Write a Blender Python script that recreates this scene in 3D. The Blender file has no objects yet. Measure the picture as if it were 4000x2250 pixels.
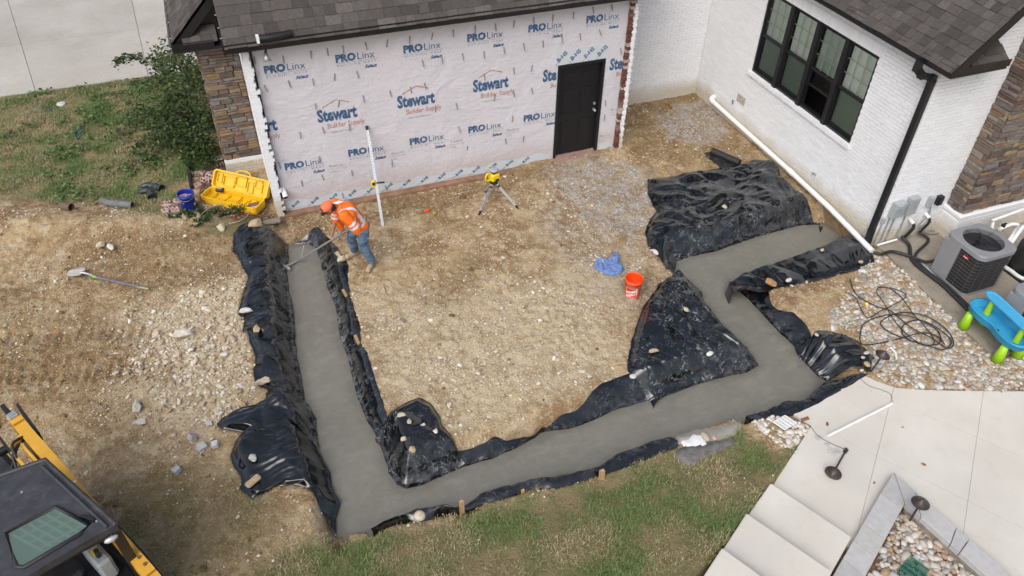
import bpy, bmesh, math, random
import numpy as np
from mathutils import Vector, Matrix
random.seed(11); RNG = np.random.default_rng(11)
S = bpy.context.scene; COL = S.collection
PI = math.pi; R = math.radians

# ---------------------------------------------------------------- camera
FPX, YAW, PITCH, ROLL = 3037.26, .3777, .7229, .0223       # focal length in pixels of a 4000 px wide frame
CAM = np.array([-6.04, -13.037, 8.931])
_f = np.array([math.sin(YAW)*math.cos(PITCH), math.cos(YAW)*math.cos(PITCH), -math.sin(PITCH)])
_r0 = np.array([math.cos(YAW), -math.sin(YAW), 0.]); _u0 = np.cross(_r0, _f)
_r = math.cos(ROLL)*_r0 + math.sin(ROLL)*_u0; _u = -math.sin(ROLL)*_r0 + math.cos(ROLL)*_u0
cd = bpy.data.cameras.new('camera'); cd.sensor_width = 36; cd.lens = FPX/4000*36; cd.clip_start = .1; cd.clip_end = 500
cam = bpy.data.objects.new('camera', cd); COL.objects.link(cam)
cam.matrix_world = Matrix(((_r[0], _u[0], -_f[0], CAM[0]), (_r[1], _u[1], -_f[1], CAM[1]), (_r[2], _u[2], -_f[2], CAM[2]), (0, 0, 0, 1)))
S.camera = cam

# ---------------------------------------------------------------- sky, sun, exposure (bright overcast)
SUN_EL, SUN_AZ = R(49), R(226)          # azimuth clockwise from +Y
w = bpy.data.worlds.new('World'); S.world = w; w.use_nodes = True
nt = w.node_tree; nt.nodes.clear()
sk = nt.nodes.new('ShaderNodeTexSky'); sk.sky_type = 'NISHITA'; sk.sun_disc = False
sk.sun_elevation = SUN_EL; sk.sun_rotation = SUN_AZ; sk.air_density = 1.0; sk.dust_density = 4.0; sk.ozone_density = 1.0
hs = nt.nodes.new('ShaderNodeHueSaturation'); hs.inputs['Saturation'].default_value = .66
bgn = nt.nodes.new('ShaderNodeBackground'); bgn.inputs['Strength'].default_value = .15
wo = nt.nodes.new('ShaderNodeOutputWorld')
nt.links.new(sk.outputs[0], hs.inputs['Color']); nt.links.new(hs.outputs[0], bgn.inputs['Color']); nt.links.new(bgn.outputs[0], wo.inputs['Surface'])
sd = bpy.data.lights.new('sun', 'SUN'); sd.energy = 1.25; sd.angle = R(50); sd.color = (1, .99, .975)
sun = bpy.data.objects.new('sun', sd); COL.objects.link(sun)
_sd = Vector((math.sin(SUN_AZ)*math.cos(SUN_EL), math.cos(SUN_AZ)*math.cos(SUN_EL), math.sin(SUN_EL)))
sun.rotation_euler = _sd.to_track_quat('Z', 'Y').to_euler()
S.view_settings.view_transform = 'Standard'; S.view_settings.look = 'None'; S.view_settings.gamma = 1
S.view_settings.exposure = .28
S.view_settings.use_curve_mapping = False

# ---------------------------------------------------------------- survey: where a photo point lies on a real plane
def _ray(x, y): return _f + _r*(x-2000)/FPX - _u*(y-1125)/FPX
def G(x, y, z=0.):
    d = _ray(x, y); t = (z-CAM[2])/d[2]; return CAM + t*d
def GY(x, y, Y):
    d = _ray(x, y); t = (Y-CAM[1])/d[1]; return CAM + t*d
def GX(x, y, X):
    d = _ray(x, y); t = (X-CAM[0])/d[0]; return CAM + t*d
def seen(P):
    d = np.asarray(P, float)-CAM; z = d@_f
    return 2000+FPX*(d@_r)/z, 1125-FPX*(d@_u)/z, z

# ---------------------------------------------------------------- noise
def perlin(x, y, seed=0):
    x = np.asarray(x, float); y = np.asarray(y, float)
    xi = np.floor(x).astype(np.int64); yi = np.floor(y).astype(np.int64); xf = x-xi; yf = y-yi
    def grad(ix, iy):
        h = (ix*374761393 + iy*668265263 + seed*2147483647 + 12345) & 0xffffffff
        h = ((h ^ (h >> 13))*1274126177) & 0xffffffff
        h = ((h ^ (h >> 16))*2246822519) & 0xffffffff
        a = (h ^ (h >> 15)).astype(float)*(2*PI/4294967296.0)
        return np.cos(a), np.sin(a)
    def dot(ix, iy, dx, dy):
        gx, gy = grad(ix, iy); return gx*dx+gy*dy
    u = xf*xf*xf*(xf*(xf*6-15)+10); v = yf*yf*yf*(yf*(yf*6-15)+10)
    a = dot(xi, yi, xf, yf); b = dot(xi+1, yi, xf-1, yf); c = dot(xi, yi+1, xf, yf-1); d = dot(xi+1, yi+1, xf-1, yf-1)
    return (a+(b-a)*u)*(1-v) + (c+(d-c)*u)*v
def fbm(x, y, o=4, seed=0):
    s = 0; a = 1; n = 0
    for i in range(o):
        s = s+a*perlin(x*2**i+i*17.3, y*2**i-i*9.1, seed+i); n += a; a *= .5
    return s/n*1.5
def worley(x, y, seed=0):
    xi = np.floor(x).astype(np.int64); yi = np.floor(y).astype(np.int64); f1 = np.full(np.shape(x), 9.); f2 = np.full(np.shape(x), 9.)
    for i in (-1, 0, 1):
        for j in (-1, 0, 1):
            h = ((xi+i)*374761393+(yi+j)*668265263+seed*362437) & 0xffffffff; h = ((h ^ (h >> 13))*1274126177) & 0xffffffff; h = (h ^ (h >> 16)) & 0xffffffff
            px = xi+i+(h & 0xffff)/65535.; py = yi+j+((h >> 16) & 0xffff)/65535.; d = np.hypot(x-px, y-py); n_ = d < f1; f2 = np.where(n_, f1, np.minimum(f2, d)); f1 = np.where(n_, d, f1)
    return f1, f2
def sstep(a, b, x):
    t = np.clip((np.asarray(x, float)-a)/(b-a), 0, 1); return t*t*(3-2*t)
def inpoly(px, py, P):
    P = np.asarray(P, float)[:, :2]; ins = np.zeros(np.shape(px), bool); j = len(P)-1
    for i in range(len(P)):
        xi, yi = P[i]; xj, yj = P[j]
        if yi != yj:
            c = ((yi > py) != (yj > py)) & (px < (xj-xi)*(py-yi)/(yj-yi)+xi); ins ^= c
        j = i
    return ins
def segdist(px, py, P, closed=True):
    P = np.asarray(P, float)[:, :2]; best = np.full(np.shape(px), 1e9); who = np.zeros(np.shape(px), int)
    n = len(P) if closed else len(P)-1
    for i in range(n):
        a = P[i]; b = P[(i+1) % len(P)]; ab = b-a; L = ab@ab+1e-12
        t = np.clip(((px-a[0])*ab[0]+(py-a[1])*ab[1])/L, 0, 1)
        d = np.hypot(px-a[0]-t*ab[0], py-a[1]-t*ab[1]); m = d < best
        best = np.where(m, d, best); who = np.where(m, i, who)
    return best, who
def sdist(px, py, P):
    d, w_ = segdist(px, py, P); return np.where(inpoly(px, py, P), -d, d), w_

# ---------------------------------------------------------------- objects
def link(o, parent=None):
    COL.objects.link(o)
    if parent is not None: o.parent = parent
    return o
def tag(o, label=None, cat=None, group=None, kind=None):
    if label: o['label'] = label
    if cat: o['category'] = cat
    if group: o['group'] = group
    if kind: o['kind'] = kind
    return o
def thing(name, label, cat, loc=(0, 0, 0), rz=0, group=None, rot=None):
    o = bpy.data.objects.new(name, None); o.empty_display_size = .1; link(o)
    o.location = [float(v) for v in loc]; o.rotation_euler = rot if rot else (0, 0, rz)
    return tag(o, label, cat, group)
def cloc(o):                                     # where an (unrotated) parent chain puts local zero
    p = Vector((0, 0, 0))
    while o is not None: p = p+o.location; o = o.parent
    return p
def setattr_f(me, name, arr, dom='POINT'):
    a = me.attributes.new(name, 'FLOAT', dom); a.data.foreach_set('value', np.asarray(arr, np.float32).ravel())
def raw_mesh(name, V, F):
    me = bpy.data.meshes.new(name); me.from_pydata([tuple(v) for v in V], [], [tuple(f) for f in F]); me.update(); return me
def np_mesh(name, V, F):                          # F: (n,k) int array
    V = np.asarray(V, np.float32); F = np.asarray(F, np.int32); n, k = F.shape
    me = bpy.data.meshes.new(name); me.vertices.add(len(V)); me.vertices.foreach_set('co', V.ravel())
    me.loops.add(n*k); me.loops.foreach_set('vertex_index', F.ravel())
    me.polygons.add(n); me.polygons.foreach_set('loop_start', np.arange(0, n*k, k, dtype=np.int32)); me.polygons.foreach_set('loop_total', np.full(n, k, np.int32))
    me.update(calc_edges=True); return me
def smooth(me, on=True): me.polygons.foreach_set('use_smooth', [on]*len(me.polygons))
def obj(name, me, mat=None, parent=None, loc=None):
    o = bpy.data.objects.new(name, me); link(o, parent)
    if mat is not None and not me.materials: me.materials.append(mat)
    if loc is not None: o.location = [float(v) for v in loc]
    return o

def frame(d):                                     # two axes across a direction
    d = np.asarray(d, float); d = d/(np.linalg.norm(d)+1e-12)
    a = np.array([0, 0, 1.]) if abs(d[2]) < .9 else np.array([1., 0, 0])
    s = np.cross(a, d); s /= np.linalg.norm(s); return s, np.cross(d, s)
class MB:
    def __init__(s): s.v = []; s.f = []; s.sm = []; s.r = []; s.rn = 0.
    def add(s, V, F, sm=False):
        n = len(s.v); s.v += [tuple(map(float, p)) for p in V]; s.f += [tuple(i+n for i in f) for f in F]; s.sm += [sm]*len(F); s.r += [s.rn]*len(V); return s
    def box(s, c, d, rz=0, M=None, bev=0.):
        x, y, z = d[0]/2, d[1]/2, d[2]/2
        if bev > 0:
            b = min(bev, x*.9, y*.9, z*.9)
            bm = bmesh.new(); bmesh.ops.create_cube(bm, size=1); bmesh.ops.scale(bm, vec=(2*x, 2*y, 2*z), verts=bm.verts)
            bmesh.ops.bevel(bm, geom=bm.edges[:], offset=b, segments=1, affect='EDGES', profile=.5)
            bm.verts.ensure_lookup_table(); V = [np.array(v.co) for v in bm.verts]; F = [[v.index for v in f.verts] for f in bm.faces]; bm.free()
        else:
            V = [np.array(p) for p in [(-x, -y, -z), (x, -y, -z), (x, y, -z), (-x, y, -z), (-x, -y, z), (x, -y, z), (x, y, z), (-x, y, z)]]
            F = [(3, 2, 1, 0), (4, 5, 6, 7), (0, 1, 5, 4), (1, 2, 6, 5), (2, 3, 7, 6), (3, 0, 4, 7)]
        if M is not None: V = [np.array(M @ Vector(p)) for p in V]
        elif rz: cc, ss = math.cos(rz), math.sin(rz); V = [np.array((p[0]*cc-p[1]*ss, p[0]*ss+p[1]*cc, p[2])) for p in V]
        return s.add([p+np.array(c, float) for p in V], F)
    def span(s, p0, p1, bev=0.):
        p0 = np.array(p0, float); p1 = np.array(p1, float); return s.box((p0+p1)/2, np.abs(p1-p0), bev=bev)
    def beam(s, p0, p1, w_, h, up=(0, 0, 1)):     # rectangular bar
        p0 = np.array(p0, float); p1 = np.array(p1, float); d = p1-p0; d /= np.linalg.norm(d)
        a = np.cross(np.array(up, float), d)
        if np.linalg.norm(a) < 1e-6: a = np.array([1., 0, 0])
        a /= np.linalg.norm(a); b = np.cross(d, a)
        V = [p+a*i*w_/2+b*j*h/2 for p in (p0, p1) for i, j in ((-1, -1), (1, -1), (1, 1), (-1, 1))]
        return s.add(V, [(3, 2, 1, 0), (4, 5, 6, 7), (0, 1, 5, 4), (1, 2, 6, 5), (2, 3, 7, 6), (3, 0, 4, 7)])
    def cyl(s, p0, p1, r0, r1=None, n=16, caps=True):
        r1 = r0 if r1 is None else r1; p0 = np.array(p0, float); p1 = np.array(p1, float); a, b = frame(p1-p0)
        V = []
        for p, r_ in ((p0, r0), (p1, r1)):
            for k in range(n): t = 2*PI*k/n; V.append(p+(a*math.cos(t)+b*math.sin(t))*r_)
        s.add(V, [(k, (k+1) % n, n+(k+1) % n, n+k) for k in range(n)], True)
        if caps: s.add(V[:n], [tuple(range(n-1, -1, -1))]); s.add(V[n:], [tuple(range(n))])
        return s
    def tube(s, P, r_, n=8, closed=False, caps=True):
        P = [np.array(p, float) for p in P]; m = len(P); rr = r_ if hasattr(r_, '__len__') else [r_]*m
        V = []; a = None
        for i in range(m):
            t = (P[(i+1) % m]-P[i-1]) if closed else (P[min(i+1, m-1)]-P[max(i-1, 0)])
            t = t/(np.linalg.norm(t)+1e-12)
            if a is None: a, b = frame(t)
            else: a = a-t*(a@t); a /= np.linalg.norm(a)+1e-12; b = np.cross(t, a)
            for k in range(n): q = 2*PI*k/n; V.append(P[i]+(a*math.cos(q)+b*math.sin(q))*rr[i])
        F = []
        for i in range(m if closed else m-1):
            j = (i+1) % m
            for k in range(n): F.append((i*n+k, i*n+(k+1) % n, j*n+(k+1) % n, j*n+k))
        s.add(V, F, True)
        if caps and not closed: s.add(V[:n], [tuple(range(n-1, -1, -1))]); s.add(V[-n:], [tuple(range(n))])
        return s
    def lathe(s, prof, c=(0, 0, 0), n=24, M=None, sm=True):
        V = []; c = np.array(c, float)
        for r_, z in prof:
            for k in range(n):
                t = 2*PI*k/n; p = np.array((r_*math.cos(t), r_*math.sin(t), z))
                if M is not None: p = np.array(M @ Vector(p))
                V.append(p+c)
        F = [(i*n+k, i*n+(k+1) % n, (i+1)*n+(k+1) % n, (i+1)*n+k) for i in range(len(prof)-1) for k in range(n)]
        return s.add(V, F, sm)
    def prism(s, P, z0, z1, axis='z', M=None):    # outline extruded
        n = len(P)
        if axis == 'z': V = [(p[0], p[1], z0) for p in P]+[(p[0], p[1], z1) for p in P]
        elif axis == 'y': V = [(p[0], z0, p[1]) for p in P]+[(p[0], z1, p[1]) for p in P]
        else: V = [(z0, p[0], p[1]) for p in P]+[(z1, p[0], p[1]) for p in P]
        if M is not None: V = [tuple(M @ Vector(v)) for v in V]
        return s.add(V, [tuple(range(n-1, -1, -1)), tuple(range(n, 2*n))]+[(i, (i+1) % n, n+(i+1) % n, n+i) for i in range(n)])
    def quad(s, a, b, c, d): return s.add([a, b, c, d], [(0, 1, 2, 3)])
    def ball(s, c, r_, n=12, m=8, M=None):
        rad = r_ if hasattr(r_, '__len__') else (r_, r_, r_); V = []
        for i in range(m+1):
            ph = PI*i/m
            for k in range(n):
                t = 2*PI*k/n; p = np.array((rad[0]*math.sin(ph)*math.cos(t), rad[1]*math.sin(ph)*math.sin(t), rad[2]*math.cos(ph)))
                if M is not None: p = np.array(M @ Vector(p))
                V.append(p+np.array(c, float))
        return s.add(V, [((i+1)*n+k, (i+1)*n+(k+1) % n, i*n+(k+1) % n, i*n+k) for i in range(m) for k in range(n)], True)
    def build(s, name, mat, parent=None, world=True, fix=True):
        off = cloc(parent) if (world and parent is not None) else Vector((0, 0, 0))
        me = raw_mesh(name, [(v[0]-off.x, v[1]-off.y, v[2]-off.z) for v in s.v], s.f)
        me.polygons.foreach_set('use_smooth', s.sm)
        if fix:
            bm = bmesh.new(); bm.from_mesh(me); bmesh.ops.recalc_face_normals(bm, faces=bm.faces); bm.to_mesh(me); bm.free()
        if any(s.r): setattr_f(me, 'rnd', s.r)
        return obj(name, me, mat, parent)
def copy_tree(o, parent=None):
    c = o.copy(); link(c); c.parent = parent
    for ch in list(o.children): copy_tree(ch, c)
    return c
def bez(P, n=12):                                  # smooth curve through points
    P = [np.array(p, float) for p in P]; out = []
    for i in range(len(P)-1):
        p0 = P[max(i-1, 0)]; p1 = P[i]; p2 = P[i+1]; p3 = P[min(i+2, len(P)-1)]
        for k in range(n):
            t = k/n; out.append(.5*((2*p1)+(-p0+p2)*t+(2*p0-5*p1+4*p2-p3)*t*t+(-p0+3*p1-3*p2+p3)*t**3))
    out.append(P[-1]); return out

# ---------------------------------------------------------------- materials
class NT:
    def __init__(s, name):
        s.m = bpy.data.materials.new(name); s.m.use_nodes = True; s.t = s.m.node_tree; s.b = s.t.nodes['Principled BSDF']
        s.out = s.t.nodes['Material Output']; s.pos = None
    def n(s, ty, **kw):
        q = s.t.nodes.new('ShaderNode'+ty)
        for k, v in kw.items(): setattr(q, k, v)
        return q
    def l(s, a, b): s.t.links.new(a, b)
    def set(s, sock, v):
        if hasattr(v, 'is_linked') or hasattr(v, 'links'): s.l(v, sock)
        else: sock.default_value = (*v, 1) if (hasattr(v, '__len__') and len(v) == 3 and sock.type == 'RGBA') else v
    def P(s):
        if s.pos is None: s.pos = s.n('NewGeometry').outputs['Position']
        return s.pos
    def noise(s, scale, det=4, rough=.55, vec=None, dist=0., stretch=None, dim='3D'):
        q = s.n('TexNoise'); q.inputs['Scale'].default_value = scale; q.inputs['Detail'].default_value = det; q.inputs['Roughness'].default_value = rough; q.inputs['Distortion'].default_value = dist
        v = vec if vec is not None else s.P()
        if stretch is not None:
            mp = s.n('Mapping'); s.l(v, mp.inputs['Vector']); mp.inputs['Scale'].default_value = stretch; v = mp.outputs[0]
        s.l(v, q.inputs['Vector']); return q.outputs['Fac']
    def vor(s, scale, feat='F1', out='Distance', vec=None, rand=1.):
        q = s.n('TexVoronoi', feature=feat); q.inputs['Scale'].default_value = scale; q.inputs['Randomness'].default_value = rand
        s.l(vec if vec is not None else s.P(), q.inputs['Vector']); return q.outputs[out]
    def ramp(s, fac, stops, interp='LINEAR'):
        q = s.n('ValToRGB'); e = q.color_ramp.elements; q.color_ramp.interpolation = interp
        while len(e) < len(stops): e.new(.5)
        for i, (p, c) in enumerate(stops): e[i].position = p; e[i].color = (*c, 1) if hasattr(c, '__len__') else (c, c, c, 1)
        s.l(fac, q.inputs[0]); return q.outputs[0]
    def mix(s, f, a, b, mode='MIX'):
        q = s.n('Mix', data_type='RGBA', blend_type=mode); s.set(q.inputs[0], f); s.set(q.inputs[6], a); s.set(q.inputs[7], b); return q.outputs[2]
    def math(s, op, a, b=None, clamp=False):
        q = s.n('Math', operation=op, use_clamp=clamp); s.set(q.inputs[0], a)
        if b is not None: s.set(q.inputs[1], b)
        return q.outputs[0]
    def attr(s, name): return s.n('Attribute', attribute_name=name).outputs['Fac']
    def rand(s):                                    # one number per piece, whether it is an object of its own or joined
        a = s.n('ObjectInfo').outputs['Random']; return s.math('FRACT', s.math('ADD', a, s.attr('rnd')))
    def bump(s, h, strength=.3, dist=.01, prev=None):
        q = s.n('Bump'); q.inputs['Strength'].default_value = strength; q.inputs['Distance'].default_value = dist; s.l(h, q.inputs['Height'])
        if prev is not None: s.l(prev, q.inputs['Normal'])
        s.l(q.outputs[0], s.b.inputs['Normal']); return q.outputs[0]
    def col(s, c): s.set(s.b.inputs['Base Color'], c); return s
    def rough(s, r_): s.set(s.b.inputs['Roughness'], r_); return s
def mat(name, c, rough=.6, var=.12, scale=6., metal=0., bump=0., bscale=60., spec=.5, dirt=0., dirtc=(.3, .22, .13)):
    m = NT(name); a = tuple(max(0, x*(1-var)) for x in c); b = tuple(min(1, x*(1+var)) for x in c)
    co = m.mix(m.ramp(m.noise(scale), [(.3, 0), (.7, 1)]), a, b)
    if dirt: co = m.mix(m.ramp(m.noise(scale*1.7, 6, .7), [(1-dirt-.15, 0), (1-dirt+.15, 1)]), co, dirtc)
    m.col(co); m.rough(m.ramp(m.noise(scale*2.3), [(.3, max(0, rough-.08)), (.7, min(1, rough+.08))])); m.b.inputs['Metallic'].default_value = metal
    m.b.inputs['Specular IOR Level'].default_value = spec
    if bump: m.bump(m.noise(bscale), bump, .004)
    return m.m
def mat_rand(name, stops, rough=.8, noise_amt=.35, nscale=25., bump=.4, bscale=70., spec=.3, dist=.006):
    m = NT(name); co = m.ramp(m.rand(), stops)
    co = m.mix(noise_amt, co, m.mix(1., co, m.ramp(m.noise(nscale, 6, .65), [(.25, (.35, .33, .3)), (.75, (1.25, 1.25, 1.25))]), 'MULTIPLY'))
    m.col(co); m.rough(rough); m.b.inputs['Specular IOR Level'].default_value = spec
    if bump: m.bump(m.noise(bscale, 6, .65), bump, dist)
    return m.m
MT = {}
MT['black'] = mat('black_paint', (.012, .012, .014), .38, .2, 5)
MT['black_gutter'] = mat('black_aluminium', (.012, .012, .014), .3, .3, 4, dirt=.25, dirtc=(.05, .04, .03))
MT['strap_lip_shine'] = mat('strap_and_lip_shine', (.55, .55, .56), .35, .1, 8)  # bright metal of the straps; also the highlight painted along gutter lips
MT['rubber'] = mat('black_rubber', (.018, .018, .019), .55, .25, 15, bump=.2)
MT['pvc'] = mat('white_pvc', (.74, .74, .72), .35, .05, 7, dirt=.22, dirtc=(.5, .46, .38))
MT['grey_metal'] = mat('grey_enclosure', (.33, .36, .37), .45, .07, 6, dirt=.15, dirtc=(.25, .24, .22))
MT['galv'] = mat('galvanised', (.42, .43, .44), .42, .12, 20, metal=.6)
MT['alu'] = mat('aluminium', (.62, .63, .64), .32, .06, 12, metal=.55)
MT['yellow'] = mat('yellow_plastic', (.72, .43, .012), .42, .06, 9, dirt=.12, dirtc=(.45, .3, .08))
MT['laser_yellow'] = mat('instrument_yellow', (.78, .55, .01), .4, .05, 9)
MT['loader_yellow'] = mat('loader_yellow_paint', (.62, .33, .035), .45, .1, 5, dirt=.24, dirtc=(.3, .2, .09))
MT['wood'] = mat('stake_wood', (.42, .27, .13), .7, .25, 22, bump=.3)
MT['oldwood'] = mat('weathered_board', (.2, .17, .14), .85, .25, 18, bump=.4)
MT['orange'] = mat('orange_pail', (.82, .075, .008), .4, .05, 6)
MT['bluepail'] = mat('blue_pail', (.012, .035, .3), .4, .08, 6, dirt=.12, dirtc=(.12, .12, .2))
MT['white'] = mat('white_print', (.78, .78, .77), .5, .04, 8)
MT['bluecloth'] = mat('blue_cloth', (.13, .2, .4), .9, .25, 25, bump=.35, bscale=180)
MT['cord'] = mat('cord_white', (.7, .68, .62), .8)
# ================================================================ site levels and outlines
def t1(x, y): return 800+x/2, 850+y/2
def t2(x, y): return 800+x/2, 1526+y/2
def t3(x, y): return 2088+x/2, 1526+y/2
def t4(x, y): return 2300+x/2, 580+y/2
def t5(x, y): return 2300+x/2, 1000+y/2
def c8(x, y): return 2600+x*.5865, 1400+y*.5865
def L(t, *pts): return [t(*p) for p in pts]
ZC = -.30
_T = []
def _tp(flag, pts):
    for p in pts: _T.append((*G(*p, ZC if flag == 's' else .03)[:2], flag))
_tp('s', L(t1, (655, 225), (660, 330), (645, 400), (655, 450), (660, 560), (680, 640), (700, 760), (710, 880), (715, 1000), (735, 1130), (765, 1280), (790, 1440)))
_tp('s', L(t2, (820, 120), (870, 220), (890, 400), (920, 500), (985, 640), (1000, 780), (1060, 890), (1030, 990), (1040, 1070)))
_tp('n', L(t2, (1110, 1112), (1280, 1088), (1400, 1025), (1550, 970), (1650, 925), (1750, 920), (1900, 900), (1960, 925), (2050, 890), (2150, 805), (2300, 755), (2470, 718)))
_tp('n', L(t3, (0, 690), (300, 640), (500, 597), (620, 510), (800, 438), (900, 402), (1050, 365), (1140, 345), (1350, 270), (1480, 230), (1640, 200), (1850, 112), (1950, 92), (2100, 75)))
_tp('n', L(t5, (1690, 1120), (1760, 1060), (1840, 990)))
_tp('s', L(t5, (1850, 975), (1790, 945), (1700, 850), (1630, 780), (1600, 700), (1450, 560), (1350, 450), (1250, 340), (1140, 250), (1095, 205)))
_tp('n', L(t4, (1110, 1025), (1200, 983), (1500, 882), (1750, 792), (2000, 685)))
_tp('s', L(t4, (1980, 650), (1900, 615), (1840, 590), (1650, 600), (1500, 640), (1350, 680), (1200, 730), (1000, 805), (800, 845), (680, 880), (665, 975)))
_tp('s', L(t5, (680, 165), (760, 200), (885, 300), (900, 380), (1000, 500), (1100, 620), (1240, 740), (1330, 860), (1240, 910), (1000, 960), (800, 1020), (540, 1110), (300, 1160), (0, 1290)))
_tp('s', L(t2, (2450, 440), (2280, 520), (2050, 590), (1900, 650), (1700, 740), (1570, 770), (1500, 740), (1430, 640), (1400, 520), (1370, 420), (1330, 340), (1260, 230), (1200, 80)))
_tp('s', L(t1, (1150, 1260), (1110, 1080), (1060, 960), (1040, 860), (1020, 700), (960, 560), (900, 350), (870, 240), (800, 205), (700, 215)))
TR = np.array([(a, b) for a, b, _ in _T])
_near = np.array([_T[i][2] == 'n' and _T[(i+1) % len(_T)][2] == 'n' for i in range(len(_T))])
TBX = (TR[:, 0].min()-.8, TR[:, 0].max()+.8, TR[:, 1].min()-.8, TR[:, 1].max()+.8)

def gpoly(pts, z=0.): return np.array([G(*p, z)[:2] for p in pts])
# hard surfaces
PATIO_T = .02
PATIO = np.vstack([gpoly([(3098, 1622), (3230, 1550), (3380, 1472), (3430, 1495), (3500, 1518), (3600, 1526), (3760, 1530), (4000, 1532)]),
                   [(7.2, -9.4), (7.2, -13), (1.9, -13)], [(1.62, -11.3)], [(1.19, -9.06), (.86, -9.24), (-.06, -9.74)],
                   [(-.55, -8.69)], gpoly([c8(970, 452)])])
PAD = np.array([(4.50, -4.80), (4.54, -5.01), (4.39, -6.76), (4.33, -7.81), *[tuple(G(4000, 1372)[:2])], (8.5, -8.2), (8.5, -4.80)])
PLANTER_IN = np.array([(.98, -9.51), (-.2, -10.19), (-1.0, -10.66), (-.6, -13), (1.45, -12.2), (1.17, -10.6)])
BED1 = np.vstack([gpoly([(3398, 958), (3440, 985), (3560, 1090), (3700, 1230), (3880, 1402), (4000, 1374)]), [(5.6, -8.35), (5.6, -8.95)],
                  gpoly([(4000, 1530), (3760, 1526), (3600, 1521), (3500, 1512), (3430, 1490), (3400, 1440), (3385, 1350), (3320, 1295), (3250, 1285), (3235, 1235), (3275, 1180), (3320, 1120), (3350, 1060), (3375, 1000)])])
BED2 = gpoly(L(t3, (1640, 215), (1750, 200), (2010, 195), (2165, 290), (2000, 510), (1900, 450), (1800, 350), (1690, 280)))
DRIVE_Y = 6.75

_bA = np.array([-6.2, -7.35]); _bB = np.array([.7, -8.0]); _bd = (_bB-_bA)/np.linalg.norm(_bB-_bA); _bn = np.array([_bd[1], -_bd[0]])
def base_h(x, y):
    d = (x-_bA[0])*_bn[0]+(y-_bA[1])*_bn[1]
    q = np.maximum(d-.2, 0); h = (.27*q-.03*q*q)*sstep(-8.2, -6.2, x)*(1-sstep(.3, 1.0, x))*(q < 4)
    h = np.where(d > 4, (.27*3.8-.03*3.8**2)*sstep(-8.2, -6.2, x)*(1-sstep(.3, 1.0, x)), h)
    # spoil heap by the lawn
    a = G(-200, 880)[:2]; b = G(560, 905)[:2]; dd, _ = segdist(x, y, [a, b], False)
    h = h+.24*np.exp(-(dd/.55)**2)
    a = G(640, 1000)[:2]; b = G(1000, 900)[:2]; dd, _ = segdist(x, y, [a, b], False); h = h+.1*np.exp(-(dd/.35)**2)
    # worn lower along the exposed foundation
    h = h-.10*np.exp(-(np.maximum(np.abs(y+.25)-.25, 0)/.35)**2)*sstep(-.4, -1.6, x)*sstep(-6.6, -5.8, x)
    return h
def trench_h(x, y, base):
    h = np.array(base, float); m = (x > TBX[0]) & (x < TBX[1]) & (y > TBX[2]) & (y < TBX[3])
    if not m.any(): return h, np.full(np.shape(x), 9.)
    xs, ys = x[m], y[m]; d, who = sdist(xs, ys, TR); nr = _near[who]; b = h[m]
    side = np.where(d > 0, ZC+(b-ZC)*sstep(0, .32, d), ZC-.35*sstep(0, .08, -d))
    near = np.where(d > 0, b, b+(-.65-b)*sstep(0, .07, -d))
    h[m] = np.where(nr, near, side); D = np.full(np.shape(x), 9.); D[m] = d; return h, D
def hard_mask(x, y):
    m = np.zeros(np.shape(x))
    for P_ in (PATIO, PAD, PLANTER_IN): m = np.maximum(m, sstep(.03, -.03, sdist(x, y, P_)[0]))
    m = np.maximum(m, sstep(.02, -.03, sdist(x, y, np.array([(1.26, -8.98), (1.06, -9.6), (-1.2, -10.9), (-1.7, -10.55), (.7, -9.2)]))[0])); s_ = np.array([(-.5, -8.6), (-2.6, -9.75), (-2.1, -11.0), (.1, -9.75)]); m = np.maximum(m, sstep(.0, -.06, sdist(x, y, s_)[0]))
    return np.maximum(m, sstep(-.02, .06, y-DRIVE_Y)*(x < -5))
def blob(x, y, pts, soft=.35, z=0.):
    P_ = gpoly(pts, z) if isinstance(pts, list) else pts
    d, _ = sdist(x, y, P_); d = d+.30*fbm(x*1.3, y*1.3, 3, 5)+.12*fbm(x*5, y*5, 2, 8)
    return sstep(soft*.5, -soft*.5, d)
LAWN_TL = [(-400, 400), (0, 378), (650, 290), (800, 290), (830, 640), (760, 700), (720, 800), (690, 850), (560, 845), (420, 805), (260, 775), (120, 775), (0, 770), (-400, 790)]
LAWN_B = [(1180, 2070), (1330, 2098), (1450, 2078), (1570, 2010), (1640, 2040), (1800, 1990), (1900, 1955), (2020, 1925), (2200, 1895), (2350, 1840), (2500, 1795), (2640, 1750), (2760, 1700), (2880, 1690), (2960, 1740), (3040, 1790), (3100, 1760), (2950, 2000), (2700, 2500), (1500, 2700), (760, 2500), (960, 2230), (1080, 2130)]
def grass_mask(x, y):
    a = np.maximum(blob(x, y, LAWN_TL), blob(x, y, LAWN_B, .45))
    b = .42*blob(x, y, [(520, 1850), (900, 1800), (1130, 1990), (1170, 2075), (1080, 2130), (960, 2230), (760, 2500), (300, 2500), (420, 2050)], .6)
    c = .75*blob(x, y, [(820, 850), (1000, 860), (1000, 900), (900, 930), (830, 910)], .3)
    e = sstep(0, .1, y-DRIVE_Y)
    return np.maximum(np.maximum(a, b), c)*(1-e)
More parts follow.
